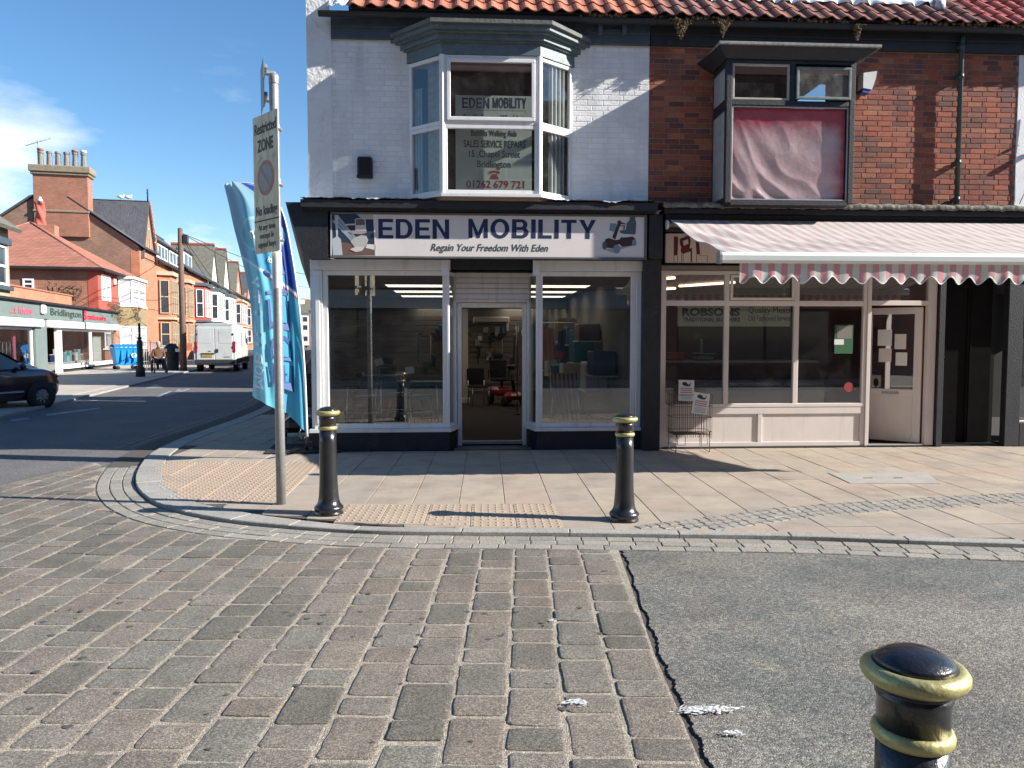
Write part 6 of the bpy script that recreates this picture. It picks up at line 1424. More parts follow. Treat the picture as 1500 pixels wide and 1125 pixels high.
rows(tri_fn,26,30,'roof_tiles',M_rtile,rf); rows(lambda u,v:V(e[0]).lerp(V(e[1]),u).lerp(V(ax).lerp(V(ap2),u),v),26,36,'roof_tiles',M_rtile,rf)
for p,q in((e[0],ax),(ax,ap2),(e[3],ax)): MB().tube([p,q],.10,6).build('ridge_tiles',M_rtile,rf)
MB().box(hx0-.42,hx1+.2,-.45,-.33,ez-.12,ez+.02,.02).build('gutter',M_blackm,HH); MB().box(hx0-.42,hx0-.33,-.45,hy1,ez-.12,ez+.02,.02).build('gutter',M_blackm,HH)
y1_,z1_=satx(50,415,hx0);y0_,z0_=satx(33,425,hx0); y0b,z0b=satx(50,424,hx0)
with frame((hx0-.05,0,0),R(90)):
    ya,za=satx(50,423.5,hx0) if False else (0,0)
FR[0]=SF_
yA,zA=satx(50,424,hx0); yB,zB=satx(33,408,hx0)
with frame((hx0-.06,yB,0),R(-90)): window(HH,0,yB-yA,zA,zB,0,.1,.08,mat=M_white,glass=M_farpane,hs=((zA+zB)/2,))
a=sat(149,440,-.02);b=sat(161,405,-.02); window(HH,a[0],b[0],a[1],b[1],-.06,.12,.08,mat=M_white,glass=M_net,vs=((a[0]+b[0])/2,),hs=(a[1]+(b[1]-a[1])*.62,)); MB().box(sat(165,410,-.02)[0],sat(168.5,410,-.02)[0],-.12,-.015,4.85,5.25,.03).build('alarm_box',M_cream,HH)
# bay: canted, two storeys
bp=[(13.35,0),(13.8,-.75),(17.4,-.75),(18.0,0)]
def bayp(z0_,z1_,o,mat,name): 
    m=MB(); m.prism([(bp[0][0]-o,0.02),(bp[1][0]-o,bp[1][1]-o),(bp[2][0]+o,bp[2][1]-o),(bp[3][0]+o,0.02)],z0_,z1_); return m.build(name,mat,HH)
bayp(0,.95,0,MBM,'bay_base'); bayp(2.45,3.62,.02,M_pebble,'bay_apron'); bayp(5.35,5.5,.12,M_white,'bay_head'); bayp(3.62,3.72,.08,M_white,'bay_sill'); bayp(.95,1.03,.08,M_white,'bay_sill')
def fw(a,b,z0_,z1_,n_):
    a=V((*a,0));b=V((*b,0));d=b-a
    with frame((a.x,a.y,0),math.atan2(d.y,d.x)): window(HH,0.02,d.length-.02,z0_,z1_,0,.10,.1,mat=M_white,glass=M_net,vs=[d.length*k/n_ for k in range(1,n_)],hs=(z0_+(z1_-z0_)*.66,),bw=.11)
for z0_,z1_ in((1.04,2.44),(3.73,5.34)): fw(bp[1],bp[2],z0_,z1_,2); fw(bp[0],bp[1],z0_,z1_,1); fw(bp[2],bp[3],z0_,z1_,1)
m=MB(); m.box(13.5,17.9,0.1,.3,1.0,5.3); m.build('bay_back',M_net,HH)
# bare creeper over the corner
m=MB(); rr=random.Random(9)
for i in range(170):
    p=V((rr.uniform(10.6,15.5),-.15 if rr.random()<.4 else -.85,rr.uniform(2.7,3.75))); pts=[p]
    if p.x<13.3: p.y=-.1
    for k in range(5): p=p+V((rr.uniform(-.35,.35),rr.uniform(-.06,.06),rr.uniform(-.12,.16))); pts.append(p.copy())
    m.tube(pts,[.018,.016,.013,.01,.008,.004],4)
tag(m.build('creeper',pm('bare_creeper_stem',(.19,.14,.09),rough=1,var=.3,scale=10)),'bare brown creeper sprawling over the bay apron beside the stationers','climbing plant')
m=MB(); 
for i in range(24):
    p=V((hx0-.1,rr.uniform(.9,2.2),rr.uniform(3.7,4.6))); pts=[p]
    for k in range(4): p=p+V((0,rr.uniform(-.3,.2),rr.uniform(-.1,.25))); pts.append(p.copy())
    m.tube(pts,[.02,.016,.012,.008,.004],4)
tag(m.build('creeper',pm('bare_creeper_stem',None)),'thin creeper climbing the brick side wall below the red hipped roof','climbing plant')
# small twisted chimney pot behind the hip
t=thing('chimney_pot','twisted red clay chimney pot with a white gull on it behind the hipped roof','chimney',(16,7.2,8.2))
cx_,cz_=satx(60,330,16.0); 
def twist(u,v): a=u*6.2832; r=.28+.05*math.sin(3*a+v*9)-.06*v+(.05 if v>.9 else 0); return (16.0+r*math.cos(a),cx_+r*math.sin(a),cz_+v*1.45)
m=MB(); m.grid(twist,30,24); m.build('pot',M_ridge,t); MB().box(15.6,16.4,cx_-.9,cx_+.5,cz_-.9,cz_,.02).build('stack',MBM,t)
MB().lathe([(0,0),(.14,.02),(.16,.12),(.08,.24),(.07,.3),(0,.34)],(16.0,cx_,cz_+1.45),10).build('gull',M_paper,t)
# ---------- tall end house with the big chimney
TH=thing('tall_gable_house','tall brick end of terrace house with a huge six pot chimney and a slate roof','house',(22,4,0))
tx=19.45; te=8.0; rz_=satx(137,298,tx)[1]; yr,zr=satx(132,310,tx)
yr=4.3; zr=11.0
m=MB(); m.box(tx,24.4,0,yr*2+2,0,te); m.add([(tx,0,te),(tx,yr*2+2,te),(tx,yr+2.2,zr),(tx,yr,zr)],[(0,1,2,3)]); m.add([(tx+.4,0,te),(tx+.4,yr*2+2,te),(tx+.4,yr+2.2,zr),(tx+.4,yr,zr)],[(0,3,2,1)]); m.build('wall',MBD,TH)
MB().box(tx-.01,tx+.5,-.012,.012,0,te-.3).build('front_corner',MBK,TH); MB().box(tx-.012,tx-.002,-.01,.55,3,te-.3).build('quoin',MBK,TH)
m=MB(); slab3(m,[(tx-.15,-.3,te-.1),(24.6,-.3,te-.1),(24.6,yr,zr+.1),(tx-.15,yr,zr+.1)],-.12); slab3(m,[(tx-.15,yr,zr+.1),(24.6,yr,zr+.1),(24.6,yr+2.2,zr+.1),(tx-.15,yr+2.2,zr+.1)],-.12); slab3(m,[(tx-.15,yr+2.2,zr+.1),(24.6,yr+2.2,zr+.1),(24.6,yr*2+2.2,te-.1),(tx-.15,yr*2+2.2,te-.1)],-.12); rf=m.build('roof',M_slate,TH)
MB().tube([(tx-.17,-.32,te-.05),(tx-.17,yr,zr+.16)],.06,6).build('verge',M_slateblue,rf)
# front gable
gx0,gx1=19.95,24.3; gm=(gx0+gx1)/2; gz=11.45
m=MB(); m.add([(gx0,-.06,te-.6),(gx1,-.06,te-.6),(gm,-.06,gz),(gx0,.3,te-.6),(gx1,.3,te-.6),(gm,.3,gz)],[(0,1,2),(3,5,4),(0,2,5,3),(1,4,5,2)]); m.build('front_gable',MBK,TH)
m=MB(); slab3(m,[(gx0-.15,-.22,te-.75),(gm,-.22,gz+.12),(gm,yr+1.2,gz+.12),(gx0-.15,yr+1.2,te-.75)],.1); slab3(m,[(gm,-.22,gz+.12),(gx1+.15,-.22,te-.75),(gx1+.15,yr+1.2,te-.75),(gm,yr+1.2,gz+.12)],.1); m.build('gable_roof',M_slate,rf)
for i in range(13):
    k=i/13; MB().box(gm+.1+(gx1-gm)*k,gm+.32+(gx1-gm)*k,-.30,-.2,gz-.25-(gz-te)*k,gz-(gz-te)*k,.03).build('bargeboard_block',MBK,TH)
m=MB(); m.tube([(gm,-.1,gz+.1),(gm,-.1,gz+.95)],.05,6); m.box(gm-.2,gm+.2,-.13,-.07,gz+.6,gz+.68); m.build('finial',M_blackm,rf)
window(TH,gm-.35,gm+.35,8.0,9.6,-.14,.12,.08,mat=M_stone,glass=M_farpane)
# chimney
ya_,za_=satx(131,308,tx);yb_,zb_=satx(51,308,tx); _,ct=satx(90,250,tx)
m=MB(); m.box(tx-.2,tx+.9,ya_,yb_,zr-2.5,ct,.02); ck=m.build('chimney',MBM,TH)
Msb=pm('sooty_buff_stone',(.24,.20,.14),rough=.9,var=.3,scale=5); MB().box(tx-.32,tx+1.02,ya_-.12,yb_+.12,ct-.35,ct-.181,.04).build('chimney_band',Msb,ck); MB().box(tx-.40,tx+1.1,ya_-.22,yb_+.2,ct-.18,ct+.28,.05).build('chimney_cap',Msb,ck); MB().box(tx-.26,tx+.96,ya_-.06,yb_+.06,zr-.9,zr-.75,.03).build('chimney_band',Msb,ck)
for i in range(6):
    y=yb_-.35-i*(yb_-ya_-.7)/5; MB().lathe([(.20,0),(.19,.1),(.15,.85),(.19,.9),(.19,1.02),(.13,1.02),(.12,.6)],(tx+.35,y,ct+.28),10,sm=False).build('chimney_pot',pm('grey_chimney_pot',(.21,.19,.165),rough=.9,var=.3,scale=8),ck)
    if i in(0,4,5): MB().lathe([(.16,1.03),(.22,1.1),(.2,1.2),(.0,1.22)],(tx+.35,y,ct+.28),8).build('cowl',MBM if i<5 else M_paper,ck)
t=thing('television_aerial','thin television aerial above the left end of the big chimney','aerial',(tx+.3,yb_-.2,ct+.3)); 
MB().tube([(tx+.3,yb_-.2,ct+.2),(tx+.3,yb_-.2,ct+2.0)],.025,5).build('mast',M_galv,t); m=MB(); m.tube([(tx+.3,yb_+.5,ct+1.6),(tx+.3,yb_-1.1,ct+2.2)],.02,5)
for k in range(6): m.tube([(tx+.05,yb_+.4-k*.28,ct+1.65+k*.105),(tx+.55,yb_+.4-k*.28,ct+1.65+k*.105)],.012,4)
m.build('elements',M_galv,t)
# rear outrigger seen at far left behind the hip roof
t=thing('rear_wing','brown brick rear wing with a long pale skylight left of the big chimney','building',(20,13,0)); ya2,za2=satx(0,325,tx+1);
MB().box(tx+.6,24,10.6,22,0,satx(20,324,tx+1)[1],.02).build('wall',MBD,t); MB().box(tx+.5,24,10.5,22,satx(20,324,tx+1)[1]+.01,satx(20,318,tx+1)[1],.02).build('roof',M_slate,t)
a=satx(42,329,tx+.5); b=satx(1,324,tx+.5); MB().box(tx+.3,tx+.58,a[0],b[0]+2,a[1]+.0,a[1]+.35,.02).build('skylight',M_wr,t)
gulls=[(177,295),(188,296)]
for i,(px,py) in enumerate(gulls):
    y_,z_=satx(px,py+3,gm); t=thing('gull',['left of two white gulls on the slate ridge','right of two white gulls on the slate ridge'][i],'gull',(gm,y_,z_),0,None)
    z_=gz+.12; MB().grid(lambda u,v:(gm+.13*math.sin(3.14*v)*math.cos(6.283*u),y_-.28+.56*v,z_+.17+.13*math.sin(3.14*v)*math.sin(6.283*u)+.06*v),10,10).build('body',M_paper,t); MB().lathe([(0,0),(.07,.04),(.075,.1),(0,.15)],(gm,y_-.2,z_+.24),8).build('head',M_paper,t)
    for s in(-.04,.04): MB().tube([(gm+s,y_,z_),(gm+s,y_,z_+.1)],.01,4).build('leg',M_yel2,t)
# ---------- terraces further along
def bay2s(par,x0,x1,zt,mat,trim,dep=.9,z0=0,nwin=3,head=None,stonef=None,flat_=True):
    k=.35
    P_=[(x0,0),(x0+k,-dep),(x1-k,-dep),(x1,0)]
    m=MB(); m.prism([(P_[0][0],0.02),P_[1],P_[2],(P_[3][0],.02)],z0,zt); m.build('bay',mat,par)
    for z,hh_ in((zt,.3),(z0+(zt-z0)*.48,.18),(z0+.9,.12)):
        m=MB(); m.prism([(x0-.2,.02),(x0+k-.15,-dep-.22),(x1-k+.15,-dep-.22),(x1+.2,.02)],z-hh_*.0,z+hh_); m.build('cornice',trim,par)
    W=(x1-x0-2*k)
    for (a,b) in((z0+1.05,z0+(zt-z0)*.45),(z0+(zt-z0)*.55,zt-.35)):
        for j in range(nwin):
            w_=W/nwin; x=x0+k+w_*j; window(par,x+w_*.14,x+w_*.86,a,b,-dep-.11,.07,.1,mat=stonef or M_white,glass=M_farpane,hs=((a+b)/2,))
        for (p,q) in((P_[0],P_[1]),(P_[2],P_[3])):
            pv_=V((*p,0));qv=V((*q,0));d=qv-pv_
            with frame((pv_.x,pv_.y,0),math.atan2(d.y,d.x)): window(par,.15,d.length-.12,a,b,-.11,.08,.1,mat=stonef or M_white,glass=M_farpane,hs=((a+b)/2,))
def terrace(x0,x1,te_,zr_,wall,roofm,label,bays,gable=None,dormer=None,gmat=None,bmat=None,btrim=None,depth=9,chim=True,stonef=None,baytop=None,door=None,ridge=None):
    t=thing('terraced_house',label,'house',((x0+x1)/2,0,0)); 
    m=MB(); m.box(x0,x1-.02,0,depth,0,te_); m.add([(x1-.02,0,te_),(x1-.02,depth,te_),(x1-.02,depth/2,zr_),(x0,0,te_),(x0,depth,te_),(x0,depth/2,zr_)],[(0,1,2),(3,5,4)]); m.build('wall',wall,t)
    m=MB(); slab3(m,[(x0,-.3,te_-.15),(x1-.02,-.3,te_-.15),(x1-.02,depth/2,zr_+.08),(x0,depth/2,zr_+.08)],-.12); slab3(m,[(x0,depth/2,zr_+.08),(x1-.02,depth/2,zr_+.08),(x1-.02,depth+.2,te_-.15),(x0,depth+.2,te_-.15)],-.12); rf=m.build('roof',roofm,t)
    MB().box(x0,x1-.02,-.42,-.31,te_-.28,te_-.12,.02).build('gutter',M_blackm,t)
    if ridge: MB().box(x0,x1-.02,depth/2-.12,depth/2+.12,zr_+.05,zr_+.32,.05).build('ridge_tiles',ridge,rf)
    for (a,b) in bays: bay2s(t,a,b,baytop or te_-1.2,bmat or wall,btrim or M_stone,stonef=stonef)
    if gable:
        a,b,gz_=gable; c_=(a+b)/2; m=MB(); m.add([(a,-.05,te_-.3),(b,-.05,te_-.3),(c_,-.05,gz_),(a,.3,te_-.3),(b,.3,te_-.3),(c_,.3,gz_)],[(0,1,2),(3,5,4),(0,2,5,3),(1,4,5,2)]); m.build('front_gable',gmat or wall,t)
        m=MB(); slab3(m,[(a-.2,-.25,te_-.5),(c_,-.25,gz_+.12),(c_,depth/2,gz_+.12),(a-.2,depth/2,te_-.5)],.12); slab3(m,[(c_,-.25,gz_+.12),(b+.2,-.25,te_-.5),(b+.2,depth/2,te_-.5),(c_,depth/2,gz_+.12)],.12); m.build('gable_roof',roofm,rf)
        if ridge: MB().box(c_-.12,c_+.12,-.25,depth/2,gz_+.1,gz_+.35,.04).build('ridge_tiles',ridge,rf)
        window(t,c_-.4,c_+.4,te_+.3,te_+1.6,-.12,.1,.08,mat=stonef or M_white,glass=M_farpane)
    if dormer:
        for (a,b,dz,mt_,n_) in dormer:
            MB().box(a,b,.25,3.0,te_-.05,te_+dz,.02).build('dormer',mt_,rf); window(rf,a+.15,b-.15,te_+.3,te_+dz-.15,.20,.12,.06,mat=M_white,glass=M_farpane,vs=[a+.15+(b-a-.3)*k/n_ for k in range(1,n_)],name='dormer_window')
            MB().box(a-.2,b+.2,.0,3.2,te_+dz,te_+dz+.15,.02).build('dormer_roof',M_slate,rf)
    if door: window(t,door,door+1.0,.1,2.5,-.11,.12,.1,mat=M_white,glass=flat('dark_green_door',(.03,.08,.06)),name='door')
    # upstairs windows between the bays
    xs_=x0+.5
    for (a,b) in bays:
        if a-xs_>1.2: window(t,(a+xs_)/2-.4,(a+xs_)/2+.4,te_*.55,te_*.8,-.11,.09,.1,mat=stonef or M_white,glass=M_farpane,hs=(te_*.68,))
        xs_=b
    if chim:
        c=MB().box(x1-1.2,x1-.2,depth/2-.9,depth/2+.9,zr_-.6,zr_+1.3,.03).build('chimney',MBM,t)
        for k in range(4): MB().lathe([(.16,0),(.13,.6),(.15,.65)],(x1-.7,depth/2-.6+k*.4,zr_+1.3),8,sm=False).build('chimney_pot',M_ridge,c)
    return t
M_pk=flat('purple_brown_cladding',(.12,.085,.09))
m=MB(); m.box(19.98,24.38,-.02,-.001,0,te-.8); m.build('front_facing',MBK,TH); bay2s(TH,20.9,24.2,6.4,MBK,M_stone,dep=.6,nwin=2,stonef=M_stone) if False else None
terrace(24.45,31.5,7.7,9.9,MBK,M_slate,'orange brick terraced house with a long flat dormer nearest the tall gable',[(25.2,28.4)],dormer=[(25.6,31.2,1.55,M_pk,4)],bmat=MBK,stonef=M_stone,baytop=6.5,chim=False,door=29.6)
terrace(31.55,37.2,7.7,9.9,MBK,M_slate,'orange brick terraced house with stone windows behind the telegraph pole',[(33.0,36.2)],dormer=[(31.7,36.6,1.55,M_pk,3)],bmat=MBK,stonef=M_stone,baytop=6.5,chim=False)
terrace(37.3,53.0,8.2,12.2,MBK,M_slate,'brick terraced house with white dormers and a steep dark slate roof',[(43.0,48.5)],dormer=[(39.0,43.6,1.7,M_wr,2)],bmat=pm('maroon_painted_brick',(.30,.06,.05),rough=.7),btrim=M_slateblue,baytop=6.9,chim=False,gable=None,ridge=M_blackm)
terrace(53.1,63.5,8.2,12.0,M_wr,M_slate2,'white rendered gabled house beyond the slate roofed terrace',[(54.2,60.5)],gable=(54.0,60.8,12.4),bmat=M_wr,btrim=M_slateblue,baytop=7.1,chim=False,ridge=M_ridge)
terrace(63.6,77.5,8.2,12.0,M_wr,M_slate2,'second white gabled house along the street with a red ridge',[(65.5,73.0)],gable=(65.2,73.3,13.2),bmat=M_wr,btrim=M_slateblue,baytop=7.1,chim=False,ridge=M_ridge)
terrace(77.6,94,8.4,12.2,MBK,M_slate2,'red brick gabled house beyond the two white ones',[(80,90)],gable=(79.5,90,13.0),baytop=7.1,chim=True,ridge=M_ridge)
terrace(94.1,120,8.4,12.2,MBK,M_slate,'last red brick gabled house beside the blue flag',[(97,110)],gable=(97,110,13.0),baytop=7.1,chim=True,ridge=M_ridge)
terrace(120.1,150,8.0,11.5,M_wr,M_slate2,'distant white terraced house hidden mostly by the flag',[(124,134)],baytop=7)
terrace(150.1,190,8.0,11.5,MBM,M_slate2,'farthest brick terraced house on the left side of the street',[(155,165)],baytop=7)
# end of the street, right of the flag
for i,(x,y0_,y1_,h_,mt_,lb) in enumerate(((176,-9.6,-4,8.4,M_wr,'distant white building at the end of the side street'),(150,-11.9,-9.4,8.2,MBM,'distant red brick building at the end of the side street beside the shop'))):
    t=thing('distant_building',lb,'building',(x,(y0_+y1_)/2,0)); MB().box(x,x+9,y0_,y1_,0,h_).build('wall',mt_,t); m=MB(); slab3(m,[(x-.3,y1_+.2,h_),(x-.3,y0_-.2,h_),(x+4.5,y0_-.2,h_+2.6),(x+4.5,y1_+.2,h_+2.6)],-.2); m.build('roof',M_slate2,t)
    for z in(1,4,6.2):
        for k in range(2):
            w_=(y1_-y0_); 
            with frame((x-.05,y1_-w_*(.15+.45*k),0),R(-90)): window(t,0,w_*.25,z,z+1.5,0,.12,.06,mat=M_white,glass=M_farpane)
    MB().box(x+4,x+5,y0_+.4,y0_+1.6,h_+2,h_+4,.03).build('chimney',MBM,t)
t=thing('street_lamp','distant street lamp at the end of the side street above the roofs','street lamp',(110,-10.6,0)); MB().tube([(110,-10.7,0),(110,-10.7,8.3),(110,-10.3,8.9),(110,-9.3,9.1)],[.1,.07,.05,.05],6).build('column',M_galv,t); MB().box(109.8,110.2,-9.4,-8.6,9.0,9.15,.04).build('lamp_head',M_galv,t)
# right hand side of the side street, hidden behind the corner shop: it throws the shade on the road
for i,(a,b,yb_,h_,rz2,gb) in enumerate(((-12.5,-2.5,-12.2,5.2,8.2,1),(-1.5,8,-12.2,3.0,4.0,0),(9,20,-12.2,5.8,8.8,1),(21,34,-12.2,6,9,0),(35,52,-12.2,6,9,1),(53,80,-12.2,6,9,0))):
    t=thing('side_street_house','brick house hidden behind the corner shop, %s along its side of the street'%('first','second','third','fourth','fifth','sixth')[i],'house',((a+b)/2,yb_-3,0))
    MB().box(a,b,yb_-8,yb_,0,h_).build('wall',MBM,t); m=MB()
    if gb:
        c_=(a+b)/2; m.prism([(a-.1,h_),(b+.1,h_),(c_,rz2)],yb_-8.1,yb_+.05,'y')
    else: m.prism([(yb_-8.2,h_),(yb_+.2,h_),(yb_-4,rz2)],a,b,'x')
    m.build('roof',M_slate,t)
# ---------- telegraph pole and wires
px_,py_=sg_(269,543); t=thing('telegraph_pole','brown wooden telegraph pole standing on the far pavement','pole',(px_,py_,0)); zt_=sat(268,338,py_)[1]
M_wood=pm('weathered_brown_pole',(.13,.085,.07),rough=.9,var=.25,scale=6)
MB().lathe([(.0,0),(.17,0),(.15,3),(.12,zt_),(0,zt_+.05)],(px_,py_,0),12).build('pole',M_wood,t); MB().box(px_-.12,px_+.12,py_-.38,py_-.10,zt_-.75,zt_-.3,.04).build('junction_box',M_blackm,t)
for z in(3,3.4,3.8,4.2): MB().tube([(px_,py_-.13,z),(px_,py_-.28,z),(px_,py_-.28,z+.06)],.012,4).build('step',M_galv,t)
for i,(ex,ey,ez,lb) in enumerate(((60,-.3,8.6,'wire from the telegraph pole to the white gabled house'),(95,-.3,8.4,'wire from the telegraph pole to the red gabled house'),(30,-.2,8.6,'wire from the telegraph pole to the nearest orange brick house'),(40,-11.8,6.6,'wire crossing the side street to the hidden right side'),(20,-12,6.2,'lower wire crossing the side street towards the corner shop'))):
    A_=V((px_,py_,zt_-.2)); B_=V((ex,ey,ez)); pts=[A_.lerp(B_,k/12)-V((0,0,1.1*math.sin(3.14159*k/12)*(B_-A_).length/60)) for k in range(13)]
    o=MB().tube(pts,.018,4).build('overhead_wire',M_rub); tag(o,lb,'wire')
# ---------- small post, litter bin, wheelie bin, garden walls
px_,py_=sg_(206,556-4); t=thing('sign_post','slim black post with a thick base on the far pavement beside the blue bin','post',(px_,py_,0)); zt_=sat(206,474,py_)[1]
MB().lathe([(.0,0),(.19,0),(.19,.35),(.12,.45),(.12,1.5),(.05,1.6),(.05,zt_),(0,zt_+.01)],(px_,py_,0),12).build('post',M_blackm,t); MB().lathe([(.07,1.6),(.09,1.65),(.07,1.7)],(px_,py_,0),10).build('collar',M_blackm,t)
def bin4(px,py,label):
    x,y=sg_(px,py); t=thing('wheelie_bin',label,'bin',(x,y,0)); MBl=pm('blue_bin_plastic',(.01,.24,.62),rough=.45,var=.06); MBd=pm('dark_blue_bin_lid',(.01,.18,.5),rough=.4,var=.06)
    with frame((x,y,0),R(-62)):
        m=MB(); b_=[(-.50,-.36,.22),(.50,-.36,.22),(.50,.36,.22),(-.50,.36,.22)]; tp=[(-.63,-.50,1.12),(.63,-.50,1.12),(.63,.50,1.12),(-.63,.50,1.12)]; m.add(b_+tp,[(3,2,1,0),(4,5,6,7),(0,1,5,4),(1,2,6,5),(2,3,7,6),(3,0,4,7)]); bd_=m.build('body',MBl,t)
        MB().box(-.66,.66,-.54,.54,1.10,1.16,.02).build('rim',MBl,t)
        m=MB(); m.grid(lambda u,v:(-.65+1.3*u,-.53+1.06*v,1.17+.16*math.sin(3.14*min(1,v*1.05))**.6+(.02 if int(u*12)%2 else 0)),24,8); m.build('lid',MBd,t)
        for q in(-.3,0,.3): MB().box(q-.03,q+.03,-.53,-.40,.4,1.05,.01).build('rib',MBl,bd_)
        m=MB(); m.prism([(.30+.14*math.cos(k*.5236),.75+.14*math.sin(k*.5236)) for k in range(12)],-.50,-.51,'y'); m.build('white_emblem',M_paper,t)
        for a_ in(-.45,.45):
            for b_2 in(-.32,.32): MB().lathe([(.0,-.03),(.1,-.03),(.1,.03),(0,.03)],(0,0,0),12,M=Matrix.Translation((a_,b_2,.1))@Matrix.Rotation(R(90),4,'X')).build('wheel',M_rub,t)
bin4(184,541,'bright blue four wheeled bin against the white bay')
t=thing('litter_bin','black litter bin with a rounded hood on the far pavement','litter bin',(*sg_(252,542),0)); x,y=sg_(252,542)
MB().lathe([(.0,0),(.36,0),(.36,.08),(.34,.1),(.34,1.0),(.38,1.05),(.38,1.15),(.25,1.3),(.08,1.38),(0,1.4)],(x,y,0),16).build('body',M_blackm,t)
for a_ in(-.35,.25): MB().box(x-.4,x-.37,y+a_-.1,y+a_+.1,.95,1.12,.005).build('notice',M_paper,t)
MB().box(13.2,18.9,-2.0,-1.75,0,.75,.01).build('wall',MBM,thing('garden_wall','low red brick garden wall in front of the white bay','wall',(16,-2,0)))
t=thing('garden_wall','low brick garden wall with pillars beyond the litter bin','wall',(27,-2,0)); MB().box(19.6,36,-2.0,-1.75,0,.7,.01).build('wall',MBK,t)
for x in(19.7,23.5,27.2,31,35): MB().box(x,x+.45,-2.1,-1.65,0,1.3,.01).build('pillar',MBK,t)
t=thing('railing','thin grey metal railing on the far pavement behind the seated person','railing',(5,-3.9,0)); m=MB()
for k in range(12): m.tube([(1.5+k*.5,-3.6,0),(1.5+k*.5,-3.6,1.45)],.018,5)
for z in(.5,1.0,1.45): m.tube([(1.5,-3.6,z),(7,-3.6,z)],.02,5)
m.build('rails',M_galv,t)
# ---------- seated person
x,y=sg_(233,546); 
def skin(name,J,E,mat,par,lv=2):
    me=bpy.data.meshes.new(name); me.from_pydata([j[:3] for j in J],E,[]); o=bpy.data.objects.new(name,me); COL.objects.link(o)
    md=o.modifiers.new('s','SKIN'); me.skin_vertices
    for i,j in enumerate(J): me.skin_vertices[0].data[i].radius=(j[3],j[3] if len(j)<5 else j[4])
    me.skin_vertices[0].data[0].use_root=True
    sb=o.modifiers.new('u','SUBSURF'); sb.levels=lv; sb.render_levels=lv
    dg=bpy.context.evaluated_depsgraph_get(); nm=bpy.data.meshes.new_from_object(o.evaluated_get(dg)); COL.objects.unlink(o); bpy.data.objects.remove(o)
    for p in nm.polygons: p.use_smooth=True
    nm.materials.clear(); return obj(name,nm,mat,par)
wc=thing('wheelchair','black wheelchair with thin chrome frame under the seated person','wheelchair',(x,y,0))
cd_=SI@Vector((0,0,0)); fa_=math.atan2(cd_.y-y,cd_.x-x)+math.pi/2+.15
with frame((x,y,0),fa_):
    for s in(-.30,.30):
        M=Matrix.Translation((s,.08,.30))@Matrix.Rotation(R(90),4,'Y'); MB().lathe([(.27,-.015),(.30,-.015),(.30,.015),(.27,.015),(.27,-.015)],n=20,M=M).build('wheel',M_rub,wc); MB().lathe([(0,-.03),(.08,-.03),(.08,.03),(0,.03)],(0,0,0),10,M=Matrix.Translation((s*.9,-.5,.08))@Matrix.Rotation(R(90),4,'Y')).build('caster',M_rub,wc)
        MB().tube([(s*.93,-.5,.12),(s*.93,-.42,.68),(s*.93,.2,.70),(s*.93,.22,1.0),(s*.93,.32,1.0)],.014,6).build('side_tube',M_chr,wc)
    MB().box(-.26,.26,-.3,.2,.46,.52,.02).build('seat',M_cloth,wc); MB().box(-.26,.26,.18,.22,.52,.98,.01).build('backrest',M_cloth,wc); MB().box(-.24,.24,-.62,-.45,.12,.14,.01).build('footplate',M_galv,wc)
    pt=thing('person','person in a brown coat and dark trousers sitting in a wheelchair facing the road','person',(0,0,0))
    M_coat=pm('brown_coat',(.11,.055,.035),rough=.9,var=.2,scale=8); M_trs=pm('dark_blue_trousers',(.02,.025,.05),rough=.9,var=.3,scale=12); M_skin=pm('skin',(.45,.27,.2),rough=.6)
    J=[(0,.05,.62,.17,.13),(0,.07,.85,.18,.14),(0,.06,1.05,.17,.12),(0,.04,1.17,.09),(0,.0,1.24,.065),(0,-.02,1.36,.095,.11),(0,-.02,1.44,.085,.10),
       (-.2,.06,1.08,.075),(-.27,.0,.83,.06),(-.2,-.24,.72,.048),(-.12,-.3,.72,.04),(.2,.06,1.08,.075),(.27,.0,.83,.06),(.2,-.24,.72,.048),(.12,-.3,.72,.04),
       (-.11,-.05,.62,.11),(-.13,-.42,.62,.085),(-.12,-.46,.25,.06),(-.12,-.58,.19,.045),(.11,-.05,.62,.11),(.13,-.42,.62,.085),(.12,-.46,.25,.06),(.12,-.58,.19,.045)]
    E_=[(0,1),(1,2),(2,3),(3,4),(4,5),(5,6),(2,7),(7,8),(8,9),(9,10),(2,11),(11,12),(12,13),(13,14),(0,15),(15,16),(16,17),(17,18),(0,19),(19,20),(20,21),(21,22)]
    bdy=skin('body',J,E_,None,pt); me=bdy.data
    for q in(M_coat,M_trs,M_skin): me.materials.append(q)
    for p in me.polygons:
        c_=p.center; p.material_index=2 if (c_.z>1.22 or (c_.y<-.24 and c_.z>.66 and abs(c_.x)<.22 and c_.z<.78 and abs(c_.x)>.0 and c_.z>.7)) else (0 if c_.z>.66 else 1)
    MB().grid(lambda u,v:(.105*math.cos(6.283*u)*math.sin(1.75*v),.02+.125*math.sin(6.283*u)*math.sin(1.75*v),1.38+.14*math.cos(1.75*v)),16,8).build('hair',pm('grey_hair',(.32,.31,.3),rough=.9),pt)
FR[0]=SF_
